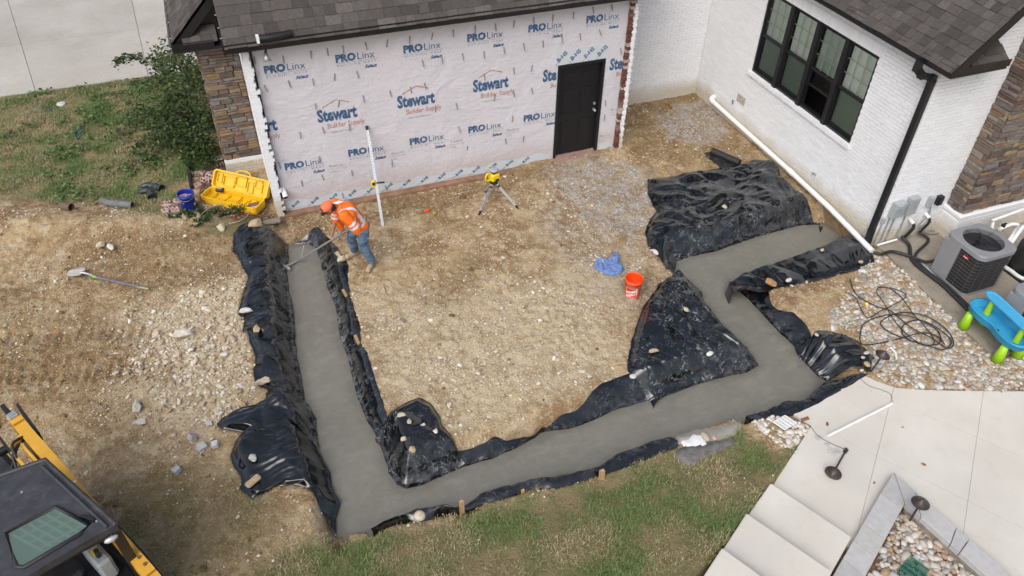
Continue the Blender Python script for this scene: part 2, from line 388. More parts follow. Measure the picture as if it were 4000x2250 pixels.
def masks(x, y):
    grass = grass_mask(x, y)
    gravel = np.maximum(blob(x, y, [(2140, 650), (2330, 605), (2470, 640), (2600, 760), (2520, 900), (2330, 920), (2180, 760)], .5), blob(x, y, [(2550, 450), (2640, 415), (2770, 400), (2860, 520), (2720, 575), (2620, 545)], .25))
    gravel = np.maximum(.85*gravel, .35*blob(x, y, [(2150, 660), (2600, 700), (2560, 1000), (2560, 1240), (2300, 1200), (2100, 900)], .9))
    clay = blob(x, y, [(1090, 830), (1600, 740), (2170, 630), (2160, 690), (1750, 790), (1200, 930)], .4)
    for p in ([(2430, 410), (2700, 350), (2960, 600), (3300, 900), (3200, 900), (2700, 640), (2500, 640)], [(300, 960), (1100, 880), (1180, 1000), (700, 1130), (250, 1130)],
              [(480, 1850), (1110, 1830), (1160, 2080), (1000, 2400), (300, 2400)], [(2440, 1110), (2640, 1040), (2620, 1180), (2500, 1260)], [(1120, 860), (1330, 830), (1350, 950), (1150, 960)],
              [(-300, 1350), (500, 1250), (700, 1500), (300, 1480), (-300, 1520)], [(1800, 1000), (1900, 980), (1880, 1150), (1650, 1200)]):
        clay = np.maximum(clay, (.4 if p[0] == (480, 1850) else .85)*blob(x, y, p, .5))
    clay = np.maximum(clay, .55*blob(x, y, [(-400, 1020), (300, 1180), (640, 1240), (520, 1420), (560, 1600), (300, 1700), (-400, 1600)], .9))
    mulch = blob(x, y, [(760, 460), (880, 620), (1090, 870), (960, 900), (830, 860), (770, 760), (730, 600)], .3)
    pale = np.maximum(blob(x, y, [(470, 1230), (950, 1080), (1040, 1500), (800, 1720), (480, 1560)], .8), .8*blob(x, y, [(1420, 1150), (2380, 1050), (2440, 1450), (1800, 1700), (1480, 1500)], 1.2))
    return grass, gravel, clay, mulch, pale

# ================================================================ ground sheet
def axis(lo, hi, step, out):
    a = np.arange(lo, hi+step*.5, step); e = [step]; 
    left = []; p = lo; s_ = step
    while p > -out: s_ *= 1.5; p -= s_; left.append(p)
    right = []; p = hi; s_ = step
    while p < out: s_ *= 1.5; p += s_; right.append(p)
    return np.array(left[::-1]+list(a)+right)
gx = axis(-11.6, 4.8, .036, 120); gy = axis(-10.9, 6.9, .036, 120)
X, Y = np.meshgrid(gx, gy); xf, yf = X.ravel(), Y.ravel()
g_gr, g_gv, g_cl, g_mu, g_pa = masks(xf, yf)
def full_h(x, y, gr, cl):
    b = base_h(x, y); hd = hard_mask(x, y)
    soil = (1-gr)*(1-hd)
    b = b+soil*(.030*fbm(x*1.7, y*1.7, 3, 21)+.05*np.abs(fbm(x*4.2, y*4.2, 3, 31))+.030*fbm(x*11, y*11, 2, 41)*(1+.6*cl)*(.5+np.clip(fbm(x*.8, y*.8, 2, 43)*1.5+.4, 0, 1)))+gr*(1-hd)*.03*fbm(x*2.2, y*2.2, 3, 51)
    # wheel ruts pressed into the damp soil at the left
    for p0, p1 in ((( -100, 1330), (640, 1290)), ((-100, 1500), (560, 1430))):
        a = G(*p0)[:2]; c = G(*p1)[:2]; dd, _ = segdist(x, y, [a, c], False); q = (c-a)/np.linalg.norm(c-a); s_ = (x-a[0])*q[0]+(y-a[1])*q[1]
        b = b-np.exp(-(dd/.16)**4)*(.03+.018*np.sign(np.sin(s_*2*PI/.16)))*soil
    for p0, p1 in (((1730, 1155), (1880, 1070)),):
        a = G(*p0)[:2]; c = G(*p1)[:2]; dd, _ = segdist(x, y, [a, c], False); b = b-.035*np.exp(-(dd/.05)**2)+.03*np.exp(-((dd-.09)/.04)**2)
    b = b*(1-hd)+hd*np.minimum(b, -.06)
    return trench_h(x, y, b)
gz, gD = full_h(xf, yf, g_gr, g_cl)
nx, ny = len(gx), len(gy)
I = (np.arange(ny-1)[:, None]*nx+np.arange(nx-1)[None, :]).ravel()
me = np_mesh('ground', np.stack([xf, yf, gz], 1), np.stack([I, I+1, I+nx+1, I+nx], 1)); smooth(me)
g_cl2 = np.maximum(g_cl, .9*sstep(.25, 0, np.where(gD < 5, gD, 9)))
for n_, a_ in (('grass', g_gr), ('gravel', g_gv), ('clay', g_cl2), ('mulch', g_mu), ('pale', g_pa)): setattr_f(me, n_, a_)
m = NT('site_soil')
n1 = m.noise(.9, 7, .68); n2 = m.noise(4, 8, .72); n3 = m.noise(26, 6, .7)
soil = m.mix(m.ramp(n1, [(.42, 0), (.56, 1)]), (.24, .15, .07), (.40, .288, .158))
soil = m.mix(m.ramp(n2, [(.48, 0), (.58, .85)]), soil, (.50, .405, .262)); soil = m.mix(m.ramp(m.noise(1.6, 7, .72), [(.52, 0), (.60, .85)]), soil, (.225, .138, .064)); soil = m.mix(m.ramp(m.noise(.75, 5, .6), [(.56, 0), (.7, .55)]), soil, (.20, .122, .062))
soil = m.mix(m.math('MULTIPLY', m.attr('pale'), m.ramp(n2, [(.38, .35), (.52, 1)])), soil, (.54, .45, .305))
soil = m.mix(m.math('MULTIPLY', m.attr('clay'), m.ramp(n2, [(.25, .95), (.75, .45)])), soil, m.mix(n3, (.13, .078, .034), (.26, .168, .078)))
soil = m.mix(m.attr('mulch'), soil, m.mix(n3, (.055, .032, .018), (.13, .08, .045)))
warp = m.n('VectorMath', operation='ADD'); wn = m.n('TexNoise'); wn.inputs['Scale'].default_value = 9.; wn.inputs['Detail'].default_value = 3; m.l(m.P(), wn.inputs['Vector']); ws = m.n('VectorMath', operation='SCALE'); m.l(wn.outputs['Color'], ws.inputs[0]); ws.inputs['Scale'].default_value = .09; m.l(m.P(), warp.inputs[0]); m.l(ws.outputs[0], warp.inputs[1])
def chips(scale, lo, amt, base):
    vc = m.vor(scale, out='Color', vec=warp.outputs[0]); vd = m.vor(scale, vec=warp.outputs[0]); sp_ = m.n('SeparateColor'); m.l(vc, sp_.inputs[0])
    sc_ = m.ramp(sp_.outputs[0], [(.0, (.20, .13, .065)), (.35, (.36, .265, .165)), (.7, (.50, .42, .29)), (1, (.66, .60, .48))]); k = m.math('MULTIPLY', m.ramp(sp_.outputs[1], [(lo, 0), (lo+.12, amt)]), m.ramp(vd, [(.22, 1), (.48, 0)]))
    return m.mix(k, base, sc_), vd, k
soil, v1, k1 = chips(26, .62, .9, soil); soil, v2, k2 = chips(58, .5, .8, soil); soil, v3, k3_ = chips(12, .86, .9, soil)
clod = m.noise(11, 8, .68); soil = m.mix(m.ramp(clod, [(.30, .45), (.40, 0)]), soil, (.15, .09, .05))  # crevice shade between clods painted into the soil colour
gvc = m.vor(55, out='Color'); sg = m.n('SeparateColor'); m.l(gvc, sg.inputs[0])
grav = m.ramp(sg.outputs[0], [(0, (.15, .135, .12)), (.5, (.33, .31, .29)), (1, (.56, .55, .53))])
soil = m.mix(m.math('MULTIPLY', m.attr('gravel'), m.ramp(n2, [(.38, .15), (.58, 1)])), soil, grav)
turf = m.mix(m.ramp(m.noise(2.2, 5, .6), [(.38, 0), (.62, 1)]), m.mix(n3, (.10, .115, .042), (.165, .17, .075)), m.mix(n3, (.19, .135, .07), (.33, .255, .145)))
soil = m.mix(m.attr('grass'), soil, turf)
m.col(m.mix(.5, soil, m.mix(1., soil, m.ramp(m.noise(60, 4, .7), [(.3, .6), (.7, 1.35)]), 'MULTIPLY'))); m.rough(.92); m.b.inputs['Specular IOR Level'].default_value = .2
m.bump(m.math('ADD', m.math('MULTIPLY', clod, 1.6), m.math('ADD', m.math('MULTIPLY', n3, .5), m.math('ADD', m.math('MULTIPLY', k1, .35), m.math('MULTIPLY', k3_, .6)))), 1., .026)
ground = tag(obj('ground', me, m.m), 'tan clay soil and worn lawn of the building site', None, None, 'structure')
def gh(x, y):                                     # finished level at points
    x = np.atleast_1d(np.asarray(x, float)); y = np.atleast_1d(np.asarray(y, float))
    gr, gv, cl, mu, pa = masks(x, y); return full_h(x, y, gr, cl)[0]
def gz1(x, y): return float(gh([x], [y])[0])

# ================================================================ wet concrete footing
step = .05
fx = np.arange(TR[:, 0].min()-.3, TR[:, 0].max()+.3, step); fy = np.arange(TR[:, 1].min()-.3, TR[:, 1].max()+.3, step)
FX, FY = np.meshgrid(fx, fy); fd, _ = sdist(FX.ravel(), FY.ravel(), TR); fd = fd.reshape(FX.shape)
FZ = ZC+.006*fbm(FX*1.5, FY*1.5, 2, 61)+.003*fbm(FX*7, FY*7, 3, 63)
ok = (fd[:-1, :-1] < .14) & (fd[1:, 1:] < .14); n_ = len(fx)
ii, jj = np.nonzero(ok); I = ii*n_+jj
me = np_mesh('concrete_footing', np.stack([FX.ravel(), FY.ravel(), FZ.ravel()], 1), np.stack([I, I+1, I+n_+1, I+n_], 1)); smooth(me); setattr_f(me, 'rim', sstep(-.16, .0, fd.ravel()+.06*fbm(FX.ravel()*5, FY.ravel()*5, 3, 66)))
m = NT('wet_concrete'); a = m.noise(1.1, 5, .6); b = m.noise(9, 5, .6); c = m.noise(45, 4, .6, stretch=(1, 2.6, 1))
co = m.mix(m.ramp(a, [(.3, 0), (.7, 1)]), (.163, .157, .129), (.20, .192, .162)); co = m.mix(m.ramp(b, [(.45, 0), (.75, .35)]), co, (.26, .248, .215))
m.col(co); m.rough(m.ramp(b, [(.3, .36), (.7, .55)])); m.b.inputs['Specular IOR Level'].default_value = .45
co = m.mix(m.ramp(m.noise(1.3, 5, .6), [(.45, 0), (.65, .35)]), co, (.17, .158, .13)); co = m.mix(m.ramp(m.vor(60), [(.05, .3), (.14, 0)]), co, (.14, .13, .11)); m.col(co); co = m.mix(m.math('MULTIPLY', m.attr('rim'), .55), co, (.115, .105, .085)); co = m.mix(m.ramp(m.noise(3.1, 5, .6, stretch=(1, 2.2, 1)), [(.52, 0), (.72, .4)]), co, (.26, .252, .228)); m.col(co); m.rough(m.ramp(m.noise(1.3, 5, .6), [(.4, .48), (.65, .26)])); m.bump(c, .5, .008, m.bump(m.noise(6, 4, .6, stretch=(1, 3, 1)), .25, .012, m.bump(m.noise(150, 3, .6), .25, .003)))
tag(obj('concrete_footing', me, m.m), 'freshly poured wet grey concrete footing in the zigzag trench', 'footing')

# ================================================================ driveway, patio, pad
MT['drive'] = NT('driveway_concrete'); m = MT['drive']; a = m.noise(.55, 6, .65); b = m.noise(14, 6, .7)
co = m.mix(m.ramp(a, [(.35, 0), (.65, 1)]), (.37, .34, .30), (.47, .445, .40)); co = m.mix(m.ramp(m.noise(.9, 5, .6), [(.4, 0), (.75, .5)]), co, (.40, .36, .30))
co = m.mix(.35, co, m.mix(1., co, m.ramp(b, [(.3, .72), (.7, 1.18)]), 'MULTIPLY')); co = m.mix(.22, co, m.mix(1., co, m.ramp(m.rand(), [(0, .75), (1, 1.25)]), 'MULTIPLY'))
m.col(co); m.rough(.85); m.bump(b, .25, .004); MT['drive'] = m.m
m = NT('patio_concrete'); a = m.noise(.8, 6, .6); b = m.noise(90, 5, .7)
co = m.mix(m.ramp(a, [(.3, 0), (.7, 1)]), (.55, .515, .45), (.64, .61, .55)); co = m.mix(m.ramp(m.noise(2.6, 7, .7), [(.54, 0), (.78, .4)]), co, (.44, .38, .29)); co = m.mix(m.ramp(m.noise(.45, 4, .6), [(.45, 0), (.7, .5)]), co, (.49, .465, .42))
co = m.mix(m.ramp(m.vor(38), [(.05, .35), (.14, 0)]), co, (.33, .3, .27)); co = m.mix(.25, co, m.mix(1., co, m.ramp(b, [(.3, .78), (.7, 1.12)]), 'MULTIPLY'))
m.col(co); m.rough(.8); m.bump(b, .25, .003); MT['patio'] = m.m
m = NT('pad_concrete'); a = m.noise(1.2, 6, .65); b = m.noise(40, 6, .7)
co = m.mix(m.ramp(a, [(.3, 0), (.7, 1)]), (.22, .185, .14), (.33, .295, .24)); co = m.mix(m.ramp(m.noise(3.5, 6, .7), [(.5, 0), (.75, .7)]), co, (.15, .125, .095)); co = m.mix(.4, co, m.mix(1., co, m.ramp(b, [(.3, .7), (.7, 1.2)]), 'MULTIPLY'))
m.col(co); m.rough(.85); m.bump(b, .3, .004); MT['pad'] = m.m

def slabs(name, outline, cuts, z0, z1, material, parent, gap=.006, rnd=0):
    bm = bmesh.new(); vs = [bm.verts.new((p[0], p[1], 0)) for p in outline]; f = bm.faces.new(vs); bm.normal_update()
    if f.normal.z < 0: f.normal_flip()
    for a, b in cuts:
        a = np.array(a); b = np.array(b); d = b-a
        bmesh.ops.bisect_plane(bm, geom=bm.verts[:]+bm.edges[:]+bm.faces[:], plane_co=(a[0], a[1], 0), plane_no=(d[1], -d[0], 0))
    polys = [[(v.co.x, v.co.y) for v in f.verts] for f in bm.faces]; bm.free(); n = 0
    for P_ in polys:
        b2 = bmesh.new(); f = b2.faces.new([b2.verts.new((p[0], p[1], z1)) for p in P_]); b2.normal_update()
        if f.calc_area() < .01: b2.free(); continue
        if f.normal.z < 0: f.normal_flip()
        r_ = bmesh.ops.inset_individual(b2, faces=[f], thickness=gap, depth=0); bmesh.ops.delete(b2, geom=r_['faces'], context='FACES')
        g = b2.faces[:]; ex = bmesh.ops.extrude_face_region(b2, geom=g); bmesh.ops.translate(b2, vec=(0, 0, z0-z1), verts=[v for v in ex['geom'] if isinstance(v, bmesh.types.BMVert)])
        bmesh.ops.recalc_face_normals(b2, faces=b2.faces); me_ = bpy.data.meshes.new(name); b2.to_mesh(me_); b2.free(); obj(name, me_, material, parent); n += 1
    return n
drive = thing('driveway', 'pale broom-finished concrete driveway beyond the lawn', None); tag(drive, kind='structure')
slabs('slab', [(-17, DRIVE_Y), (-6.2, DRIVE_Y), (-6.2, 17), (-17, 17)], [((-10.46, 6.7), (-11.65, 13.3)), ((-7.95, 6.7), (-8.33, 13)), ((-14, 6), (-15, 16)), ((-12, 9.72), (-7, 9.82)), ((-12, 13.1), (-7, 13.2))], -.12, .015, MT['drive'], drive, .008)
patio = thing('patio', 'clean white concrete patio with sawn joints', None); tag(patio, kind='structure')
slabs('slab', PATIO, [((2.45, -7.7), (.96, -8.95)), ((3.63, -8.29), (1.51, -10.05)), ((1.84, -7.5), (3.19, -9.46)), ((.74, -7.92), (2.27, -10.32))], -.1, PATIO_T, MT['patio'], patio, .0028)
padm = MB().prism([tuple(p) for p in PAD], -.12, .03).build('equipment_pad', MT['pad'], None, fix=True); tag(padm, 'stained tan concrete pad under the air conditioners', None, None, 'structure')
# soil strip over the footings of joints so they read as dark sawn lines
# steps rising toward the viewer
stp = thing('steps', 'pale concrete steps climbing away from the patio beside the lawn', 'steps', (-1, -9.5, 0))
Ls = [np.array(p) for p in ((-.52, -8.65), (-1.18, -9.01), (-1.82, -9.39), (-2.46, -9.77))]; Rs = [np.array(p) for p in ((-.03, -9.68), (-.67, -10.04), (-1.31, -10.42), (-1.95, -10.8))]
for k in range(3):
    bm = bmesh.new(); P_ = [Ls[k], Rs[k], Rs[k+1]+(Rs[k+1]-Rs[k])*.3, Ls[k+1]+(Ls[k+1]-Ls[k])*.3]
    vs = [bm.verts.new((p[0], p[1], z)) for z in (-.3, .17*(k+1)+.005) for p in P_]
    for f in ((3, 2, 1, 0), (4, 5, 6, 7), (0, 1, 5, 4), (1, 2, 6, 5), (2, 3, 7, 6), (3, 0, 4, 7)): bm.faces.new([vs[i] for i in f])
    bmesh.ops.bevel(bm, geom=bm.edges[:], offset=.012, segments=2, affect='EDGES'); bmesh.ops.recalc_face_normals(bm, faces=bm.faces)
    bmesh.ops.translate(bm, vec=tuple(-v for v in cloc(stp)), verts=bm.verts)
    me_ = bpy.data.meshes.new('step'); bm.to_mesh(me_); bm.free(); obj('step', me_, MT['patio'], stp)

# ================================================================ black plastic sheeting
m = NT('black_polythene')
a = m.noise(3.2, 6, .65); b = m.noise(10, 8, .75, dist=1.6); c = m.noise(60, 5, .7, dist=.6)
sp = m.attr('splat'); sm_ = m.attr('smear')
veil = m.math('MULTIPLY', m.math('MULTIPLY', m.ramp(a, [(.46, 0), (.62, 1)]), m.ramp(b, [(.53, 0), (.60, 1)])), sp, True)
dots = m.math('MULTIPLY', m.ramp(c, [(.66, 0), (.70, 1)]), m.math('MULTIPLY', sp, .45), True)
wash = m.math('MULTIPLY', m.ramp(m.noise(7, 6, .7, dist=.8), [(.46, 0), (.58, .9)]), sm_, True)
co = m.mix(m.math('MULTIPLY', m.ramp(a, [(.35, 0), (.75, .4)]), sp, True), (.0035, .0038, .005), (.010, .0105, .012))
co = m.mix(wash, co, (.15, .142, .125)); co = m.mix(veil, co, (.36, .36, .35)); co = m.mix(dots, co, (.45, .45, .44)); m.col(co)
m.rough(m.mix(m.math('MAXIMUM', m.math('MAXIMUM', veil, dots), wash), m.ramp(a, [(.3, .07), (.7, .19)]), (.75, .75, .75))); m.b.inputs['Specular IOR Level'].default_value = .5; m.b.inputs['Coat Weight'].default_value = .6; m.b.inputs['Coat Roughness'].default_value = .08; m.b.inputs['Coat Tint'].default_value = (.88, .94, 1, 1)
m.bump(m.noise(13, 3, .5, dist=1.2), .10, .008)
PLASTIC = m.m
def resample(P_, n):
    P_ = np.array(P_, float); s_ = np.concatenate([[0], np.cumsum(np.linalg.norm(np.diff(P_, axis=0), axis=1))]); t = np.linspace(0, s_[-1], n)
    return np.stack([np.interp(t, s_, P_[:, k]) for k in range(P_.shape[1])], 1)
def crease(x, y, seed): return 1-np.minimum(1, np.abs(perlin(x, y, seed))*3.2)
SHEETS = []
def sheet(label, A, B, zA=.0, zB=ZC, near=False, amp=1., splat=.4, smear=.6, bulge=.03, seed=1, along=1., skew=0., iso=False):
    A = np.array([G(*p, zA)[:2] for p in A]); B = np.array([G(*p, .04 if near else zB)[:2] for p in B])
    ln = max(np.linalg.norm(np.diff(A, axis=0), axis=1).sum(), np.linalg.norm(np.diff(B, axis=0), axis=1).sum())
    N_ = int(ln/.022)+2; A = resample(A, N_); B = resample(B, N_); wd = np.linalg.norm(A-B, axis=1).max(); M_ = int(max(wd/.022, 8))+1
    for Q in (A, B):                                              # slightly ragged film edge
        t = np.linspace(0, ln, N_); Q += .018*np.stack([perlin(t*5, t*0+seed, seed), perlin(t*5, t*0+9+seed, seed+4)], 1)
    SHEETS.append(np.vstack([A, B[::-1]])[::3])
    v = np.linspace(0, 1, M_)[None, :]; XY = A[:, None, :]*(1-v[..., None])+B[:, None, :]*v[..., None]
    x, y = XY[..., 0], XY[..., 1]; s_ = np.linspace(0, ln, N_)[:, None]+0*v; q = v*np.maximum(np.linalg.norm(A-B, axis=1)[:, None], .15)
    b = base_h(x.ravel(), y.ravel()); h, D = trench_h(x.ravel(), y.ravel(), b); h = h.reshape(x.shape); D = D.reshape(x.shape)
    h = np.maximum(h, ZC-.04) if not near else np.maximum(h, b.reshape(x.shape)-.02)
    sx_, qy = s_+skew*q+.12*perlin(s_*1.3, q*1.3, seed+7), q+.12*perlin(s_*1.1+5, q*1.1, seed+8)
    if iso: c_, s2 = math.cos(seed), math.sin(seed); sx_, qy = 1.55*(x*c_-y*s2)+.2*perlin(x*1.6, y*1.6, seed+7), (x*s2+y*c_)*2.0+.2*perlin(x*1.4+5, y*1.4, seed+8)
    w1, w2 = worley(sx_*1.9*along+.25*perlin(s_*2, q*2, seed), qy*1.15, seed); w3, w4 = worley(sx_*4.4*along, qy*2.4+sx_*1.2, seed+2)
    pm = .22+.78*sstep(-.12, .28, perlin(x*.9+seed, y*.9, seed+14)) if iso else 1.
    wr = (.05*crease(sx_*.75, qy*.22, seed+15)+.03*crease(sx_*.35+qy*.5, sx_*.2, seed+16) if iso else 0.)+.036*crease(sx_*1.2*along, qy*.5, seed)*sstep(0, .12, q)+.055*pm*(w2-w1)+.017*pm*(w4-w3)*sstep(-.1, .3, perlin(s_*1.7, q*1.7, seed+6))+.022*fbm(s_*1.1, q*1.4, 2, seed+5)+.016*crease(sx_*5.5*along+qy*2.5, qy*.7, seed+11)*sstep(-.05, .25, perlin(s_*1.2+8, q*1.2, seed+12))
    edge = sstep(0, .07, q)                                        # film lies flatter at its outer edge
    z = h+.010+wr*amp*(.12+.88*sstep(0, .16, q))*(1-.45*sstep(.02, .14, D)*sstep(.34, .2, D))+.6*bulge*np.sin(PI*v)
    if not near:
        near_c = sstep(.16, .0, D); z = z-near_c*(wr*amp*.45+bulge*np.sin(PI*v)*.5); z[:, -1] = ZC-.03
    V = np.stack([x, y, z], -1); W = v+0*s_
    if near:                                                       # hem drops down the trench wall
        d = B-A; d /= np.linalg.norm(d, axis=1)[:, None]+1e-9; ex = []
        for k, (o, dz) in enumerate(((.012, -.05), (.02, -.16), (.03, -.28), (.03, -.37))):
            e = V[:, -1].copy(); e[:, :2] += d*(o+.012*perlin(s_[:, 0]*6, s_[:, 0]*0+k, seed)[:, None]); e[:, 2] += dz; ex.append(e)
        V = np.concatenate([V, np.stack(ex, 1)], 1); W = np.concatenate([W, np.ones((N_, 4))], 1); M_ += 4
    I_ = (np.arange(N_-1)[:, None]*M_+np.arange(M_-1)[None, :]).ravel()
    me_ = np_mesh('plastic_sheet', V.reshape(-1, 3), np.stack([I_, I_+M_, I_+M_+1, I_+1], 1)); smooth(me_)
    setattr_f(me_, 'splat', splat*(.5+.5*W.ravel())); setattr_f(me_, 'smear', smear*sstep(.35, .95, W.ravel()))
    bm = bmesh.new(); bm.from_mesh(me_); bmesh.ops.recalc_face_normals(bm, faces=bm.faces)
    if sum(f.normal.z for f in bm.faces) < 0: bmesh.ops.reverse_faces(bm, faces=bm.faces[:])
    bm.to_mesh(me_); bm.free()
    return tag(obj('plastic_sheet', me_, PLASTIC), label, 'plastic sheet', 'black plastic sheets lining the trench')
sheet('long rumpled black plastic sheet hanging over the far left trench edge with three white rocks',
      L(t1, (235, 160), (220, 270), (255, 300), (300, 400), (340, 470), (310, 560), (275, 680), (262, 760), (310, 800), (297, 890), (330, 900), (365, 1010), (390, 1070), (400, 1150), (380, 1180), (385, 1270), (420, 1320), (495, 1350))+L(t2, (490, 30), (490, 100), (505, 160)),
      L(t1, (430, 150), (540, 195), (655, 215), (662, 330), (640, 400), (650, 450), (660, 560), (680, 640), (700, 760), (710, 880), (715, 1000), (735, 1130), (765, 1280), (790, 1440))+L(t2, (820, 120), (870, 220), (890, 400), (905, 470)), amp=1.3, splat=.22, smear=.75, seed=10, bulge=.05)
sheet('wide shiny black plastic flap with a pale rock and a tan slab on it',
      L(t2, (505, 150), (290, 165), (150, 210), (92, 268), (130, 300), (280, 325), (300, 330), (240, 400), (205, 500), (215, 580), (270, 650), (290, 720), (275, 760), (360, 850), (560, 752), (700, 737), (800, 762), (850, 795), (875, 860), (920, 930), (965, 975), (1008, 1030)),
      L(t2, (515, 150), (640, 200), (720, 260), (800, 385), (860, 450), (910, 500), (985, 640), (1000, 780), (1060, 890), (1040, 960), (1020, 1030)), amp=1.05, splat=.06, smear=.12, seed=24, iso=True, bulge=.05, skew=.5)
sheet('narrow black plastic strip along the inner trench edge by the worker',
      L(t1, (880, 45), (990, 180), (1060, 270), (1120, 370), (1115, 480), (1135, 590), (1160, 700), (1200, 790), (1220, 900), (1215, 970), (1270, 1060), (1310, 1190), (1350, 1330), (1393, 1440))+L(t2, (1400, 130), (1425, 165), (1435, 230), (1400, 310)),
      L(t1, (690, 215), (800, 205), (870, 240), (900, 350), (960, 560), (1020, 700), (1040, 860), (1060, 960), (1110, 1080), (1150, 1260), (1195, 1430))+L(t2, (1200, 80), (1260, 230), (1330, 340), (1350, 385)), amp=1.15, splat=.5, smear=1., seed=37)
sheet('square black plastic sheet at the inner corner held by six small rocks',
      L(t2, (1330, 345), (1360, 260), (1400, 200), (1500, 140), (1600, 85), (1680, 55), (1770, 110), (1830, 200), (1850, 270), (1920, 350), (1965, 430)),
      L(t2, (1330, 380), (1370, 430), (1400, 520), (1425, 600), (1440, 650), (1500, 740), (1570, 770), (1700, 740), (1900, 650), (2035, 592)), amp=1.15, splat=.75, smear=.3, seed=41, iso=True, bulge=.06)
sheet('narrow black plastic strip with two stacked rocks along the inside of the front trench run',
      L(t2, (1955, 435), (2100, 400), (2260, 330), (2350, 325), (2450, 295), (2570, 266))+L(t3, (100, 215), (200, 150), (300, 115), (390, 70), (448, 5))+L(t5, (100, 1000), (200, 960), (315, 920)),
      L(t2, (1980, 605), (2050, 590), (2280, 520), (2450, 440), (2570, 375))+L(t3, (60, 320), (270, 300), (400, 270), (600, 165), (800, 110), (930, 95)), amp=1.35, splat=.4, smear=.25, seed=53, bulge=.05)
sheet('large triangular black plastic sheet smeared with concrete next to the orange bucket',
      L(t5, (660, 165), (550, 220), (500, 300), (430, 390), (380, 520), (330, 680), (300, 830), (305, 910), (370, 950), (450, 1040), (510, 1140)),
      L(t5, (740, 178), (765, 200), (885, 300), (895, 375), (1000, 500), (1100, 620), (1240, 740), (1330, 860), (1240, 910), (1000, 960), (800, 1020), (600, 1098), (520, 1140)), amp=1.2, splat=.85, smear=.3, seed=66, iso=True, bulge=.07)
sheet('big crumpled black plastic sheet spread beside the white brick wall and drain pipe',
      L(t4, (1835, 582), (1800, 500), (1650, 380), (1480, 210), (1470, 165), (1390, 100), (1290, 90), (1190, 130), (900, 180), (600, 230), (458, 245), (460, 360), (500, 450), (530, 490), (470, 560), (440, 650), (460, 770), (550, 850), (620, 930), (652, 968)),
      L(t4, (1840, 592), (1650, 602), (1500, 642), (1350, 682), (1200, 732), (1000, 805), (800, 845), (690, 880), (680, 930), (662, 972)), amp=1.2, splat=.55, smear=.25, seed=71, iso=True, bulge=.08, skew=-.4)
sheet('flat black plastic strip from the drain pipe end held by a brown rock',
      L(t4, (2240, 910), (2150, 945), (1950, 985), (1790, 1035), (1600, 1070), (1430, 1100), (1390, 1118), (1330, 1120)),
      L(t4, (2110, 640), (2000, 685), (1850, 762), (1750, 792), (1500, 882), (1300, 947), (1200, 983), (1105, 1030), (1112, 1065), (1140, 1105)), near=True, amp=0.95, splat=.15, smear=.2, seed=85, bulge=.03)
sheet('folded black plastic strip bordering the strip of bare soil before the pebbles',
      L(t5, (1250, 215), (1405, 255), (1440, 330), (1500, 390), (1600, 440), (1700, 530), (1740, 590), (1755, 640), (1720, 720)),
      L(t5, (1080, 185), (1095, 207), (1140, 252), (1250, 342), (1350, 452), (1450, 562), (1600, 702), (1630, 780), (1650, 800)), amp=1.3, splat=.15, smear=.25, seed=92, bulge=.06)
sheet('gathered black plastic lobe pinned by pebbles at the pebble bed',
      L(t5, (1735, 650), (1760, 595), (1800, 580), (1880, 590), (2000, 620), (2100, 670), (2170, 740), (2235, 780), (2225, 850), (2190, 905)),
      L(t5, (1640, 790), (1700, 850), (1750, 905), (1790, 945), (1850, 975)), amp=1.3, splat=.05, smear=.1, seed=104, bulge=.06, along=1.6)
sheet('black plastic strip lapping onto the white patio edge',
      L(t5, (2195, 905), (2080, 990), (1900, 1090), (1750, 1180), (1600, 1235), (1400, 1262), (1280, 1262), (1225, 1258)),
      L(t5, (1850, 978), (1760, 1060), (1690, 1120), (1600, 1135), (1520, 1150), (1430, 1190), (1300, 1230), (1230, 1250)), zA=.05, near=True, amp=1.0, splat=.3, smear=.3, seed=115, bulge=.05)
sheet('narrow black plastic strip staked along the lawn edge in front',
      L(t3, (1115, 452), (1000, 482), (850, 552), (750, 592), (600, 642), (400, 702), (200, 760), (0, 771))+L(t2, (2460, 797), (2330, 857), (2200, 877), (2080, 927), (2010, 952), (1950, 930), (1850, 947), (1760, 1002), (1690, 1047), (1600, 1008), (1550, 990), (1480, 1015), (1295, 1090)),
      L(t3, (1115, 392), (1060, 365), (900, 402), (800, 438), (640, 503), (500, 600), (300, 640), (0, 690))+L(t2, (2470, 718), (2300, 755), (2150, 805), (2050, 890), (1960, 922), (1900, 900), (1750, 920), (1650, 925), (1550, 970), (1400, 1025), (1300, 1082)), near=True, amp=0.9, splat=.3, smear=.35, seed=127, bulge=.05)

# the soil is pressed flat under the film
for Q in SHEETS:
    x0, y0 = Q.min(0)-.1; x1, y1 = Q.max(0)+.1; k = np.nonzero((xf > x0) & (xf < x1) & (yf > y0) & (yf < y1))[0]; d_ = sdist(xf[k], yf[k], Q)[0]; k = k[(d_ < -.01) | ((d_ < .07) & (gD[k] < .12))]; bs = trench_h(xf[k], yf[k], base_h(xf[k], yf[k]))[0]; gz[k] = np.minimum(gz[k], np.where(gD[k] < .12, np.minimum(bs-.05, ZC-.06+(bs-ZC)*.6), bs-.035))
_co = np.stack([xf, yf, gz], 1).astype(np.float32); ground.data.vertices.foreach_set('co', _co.ravel()); ground.data.update()
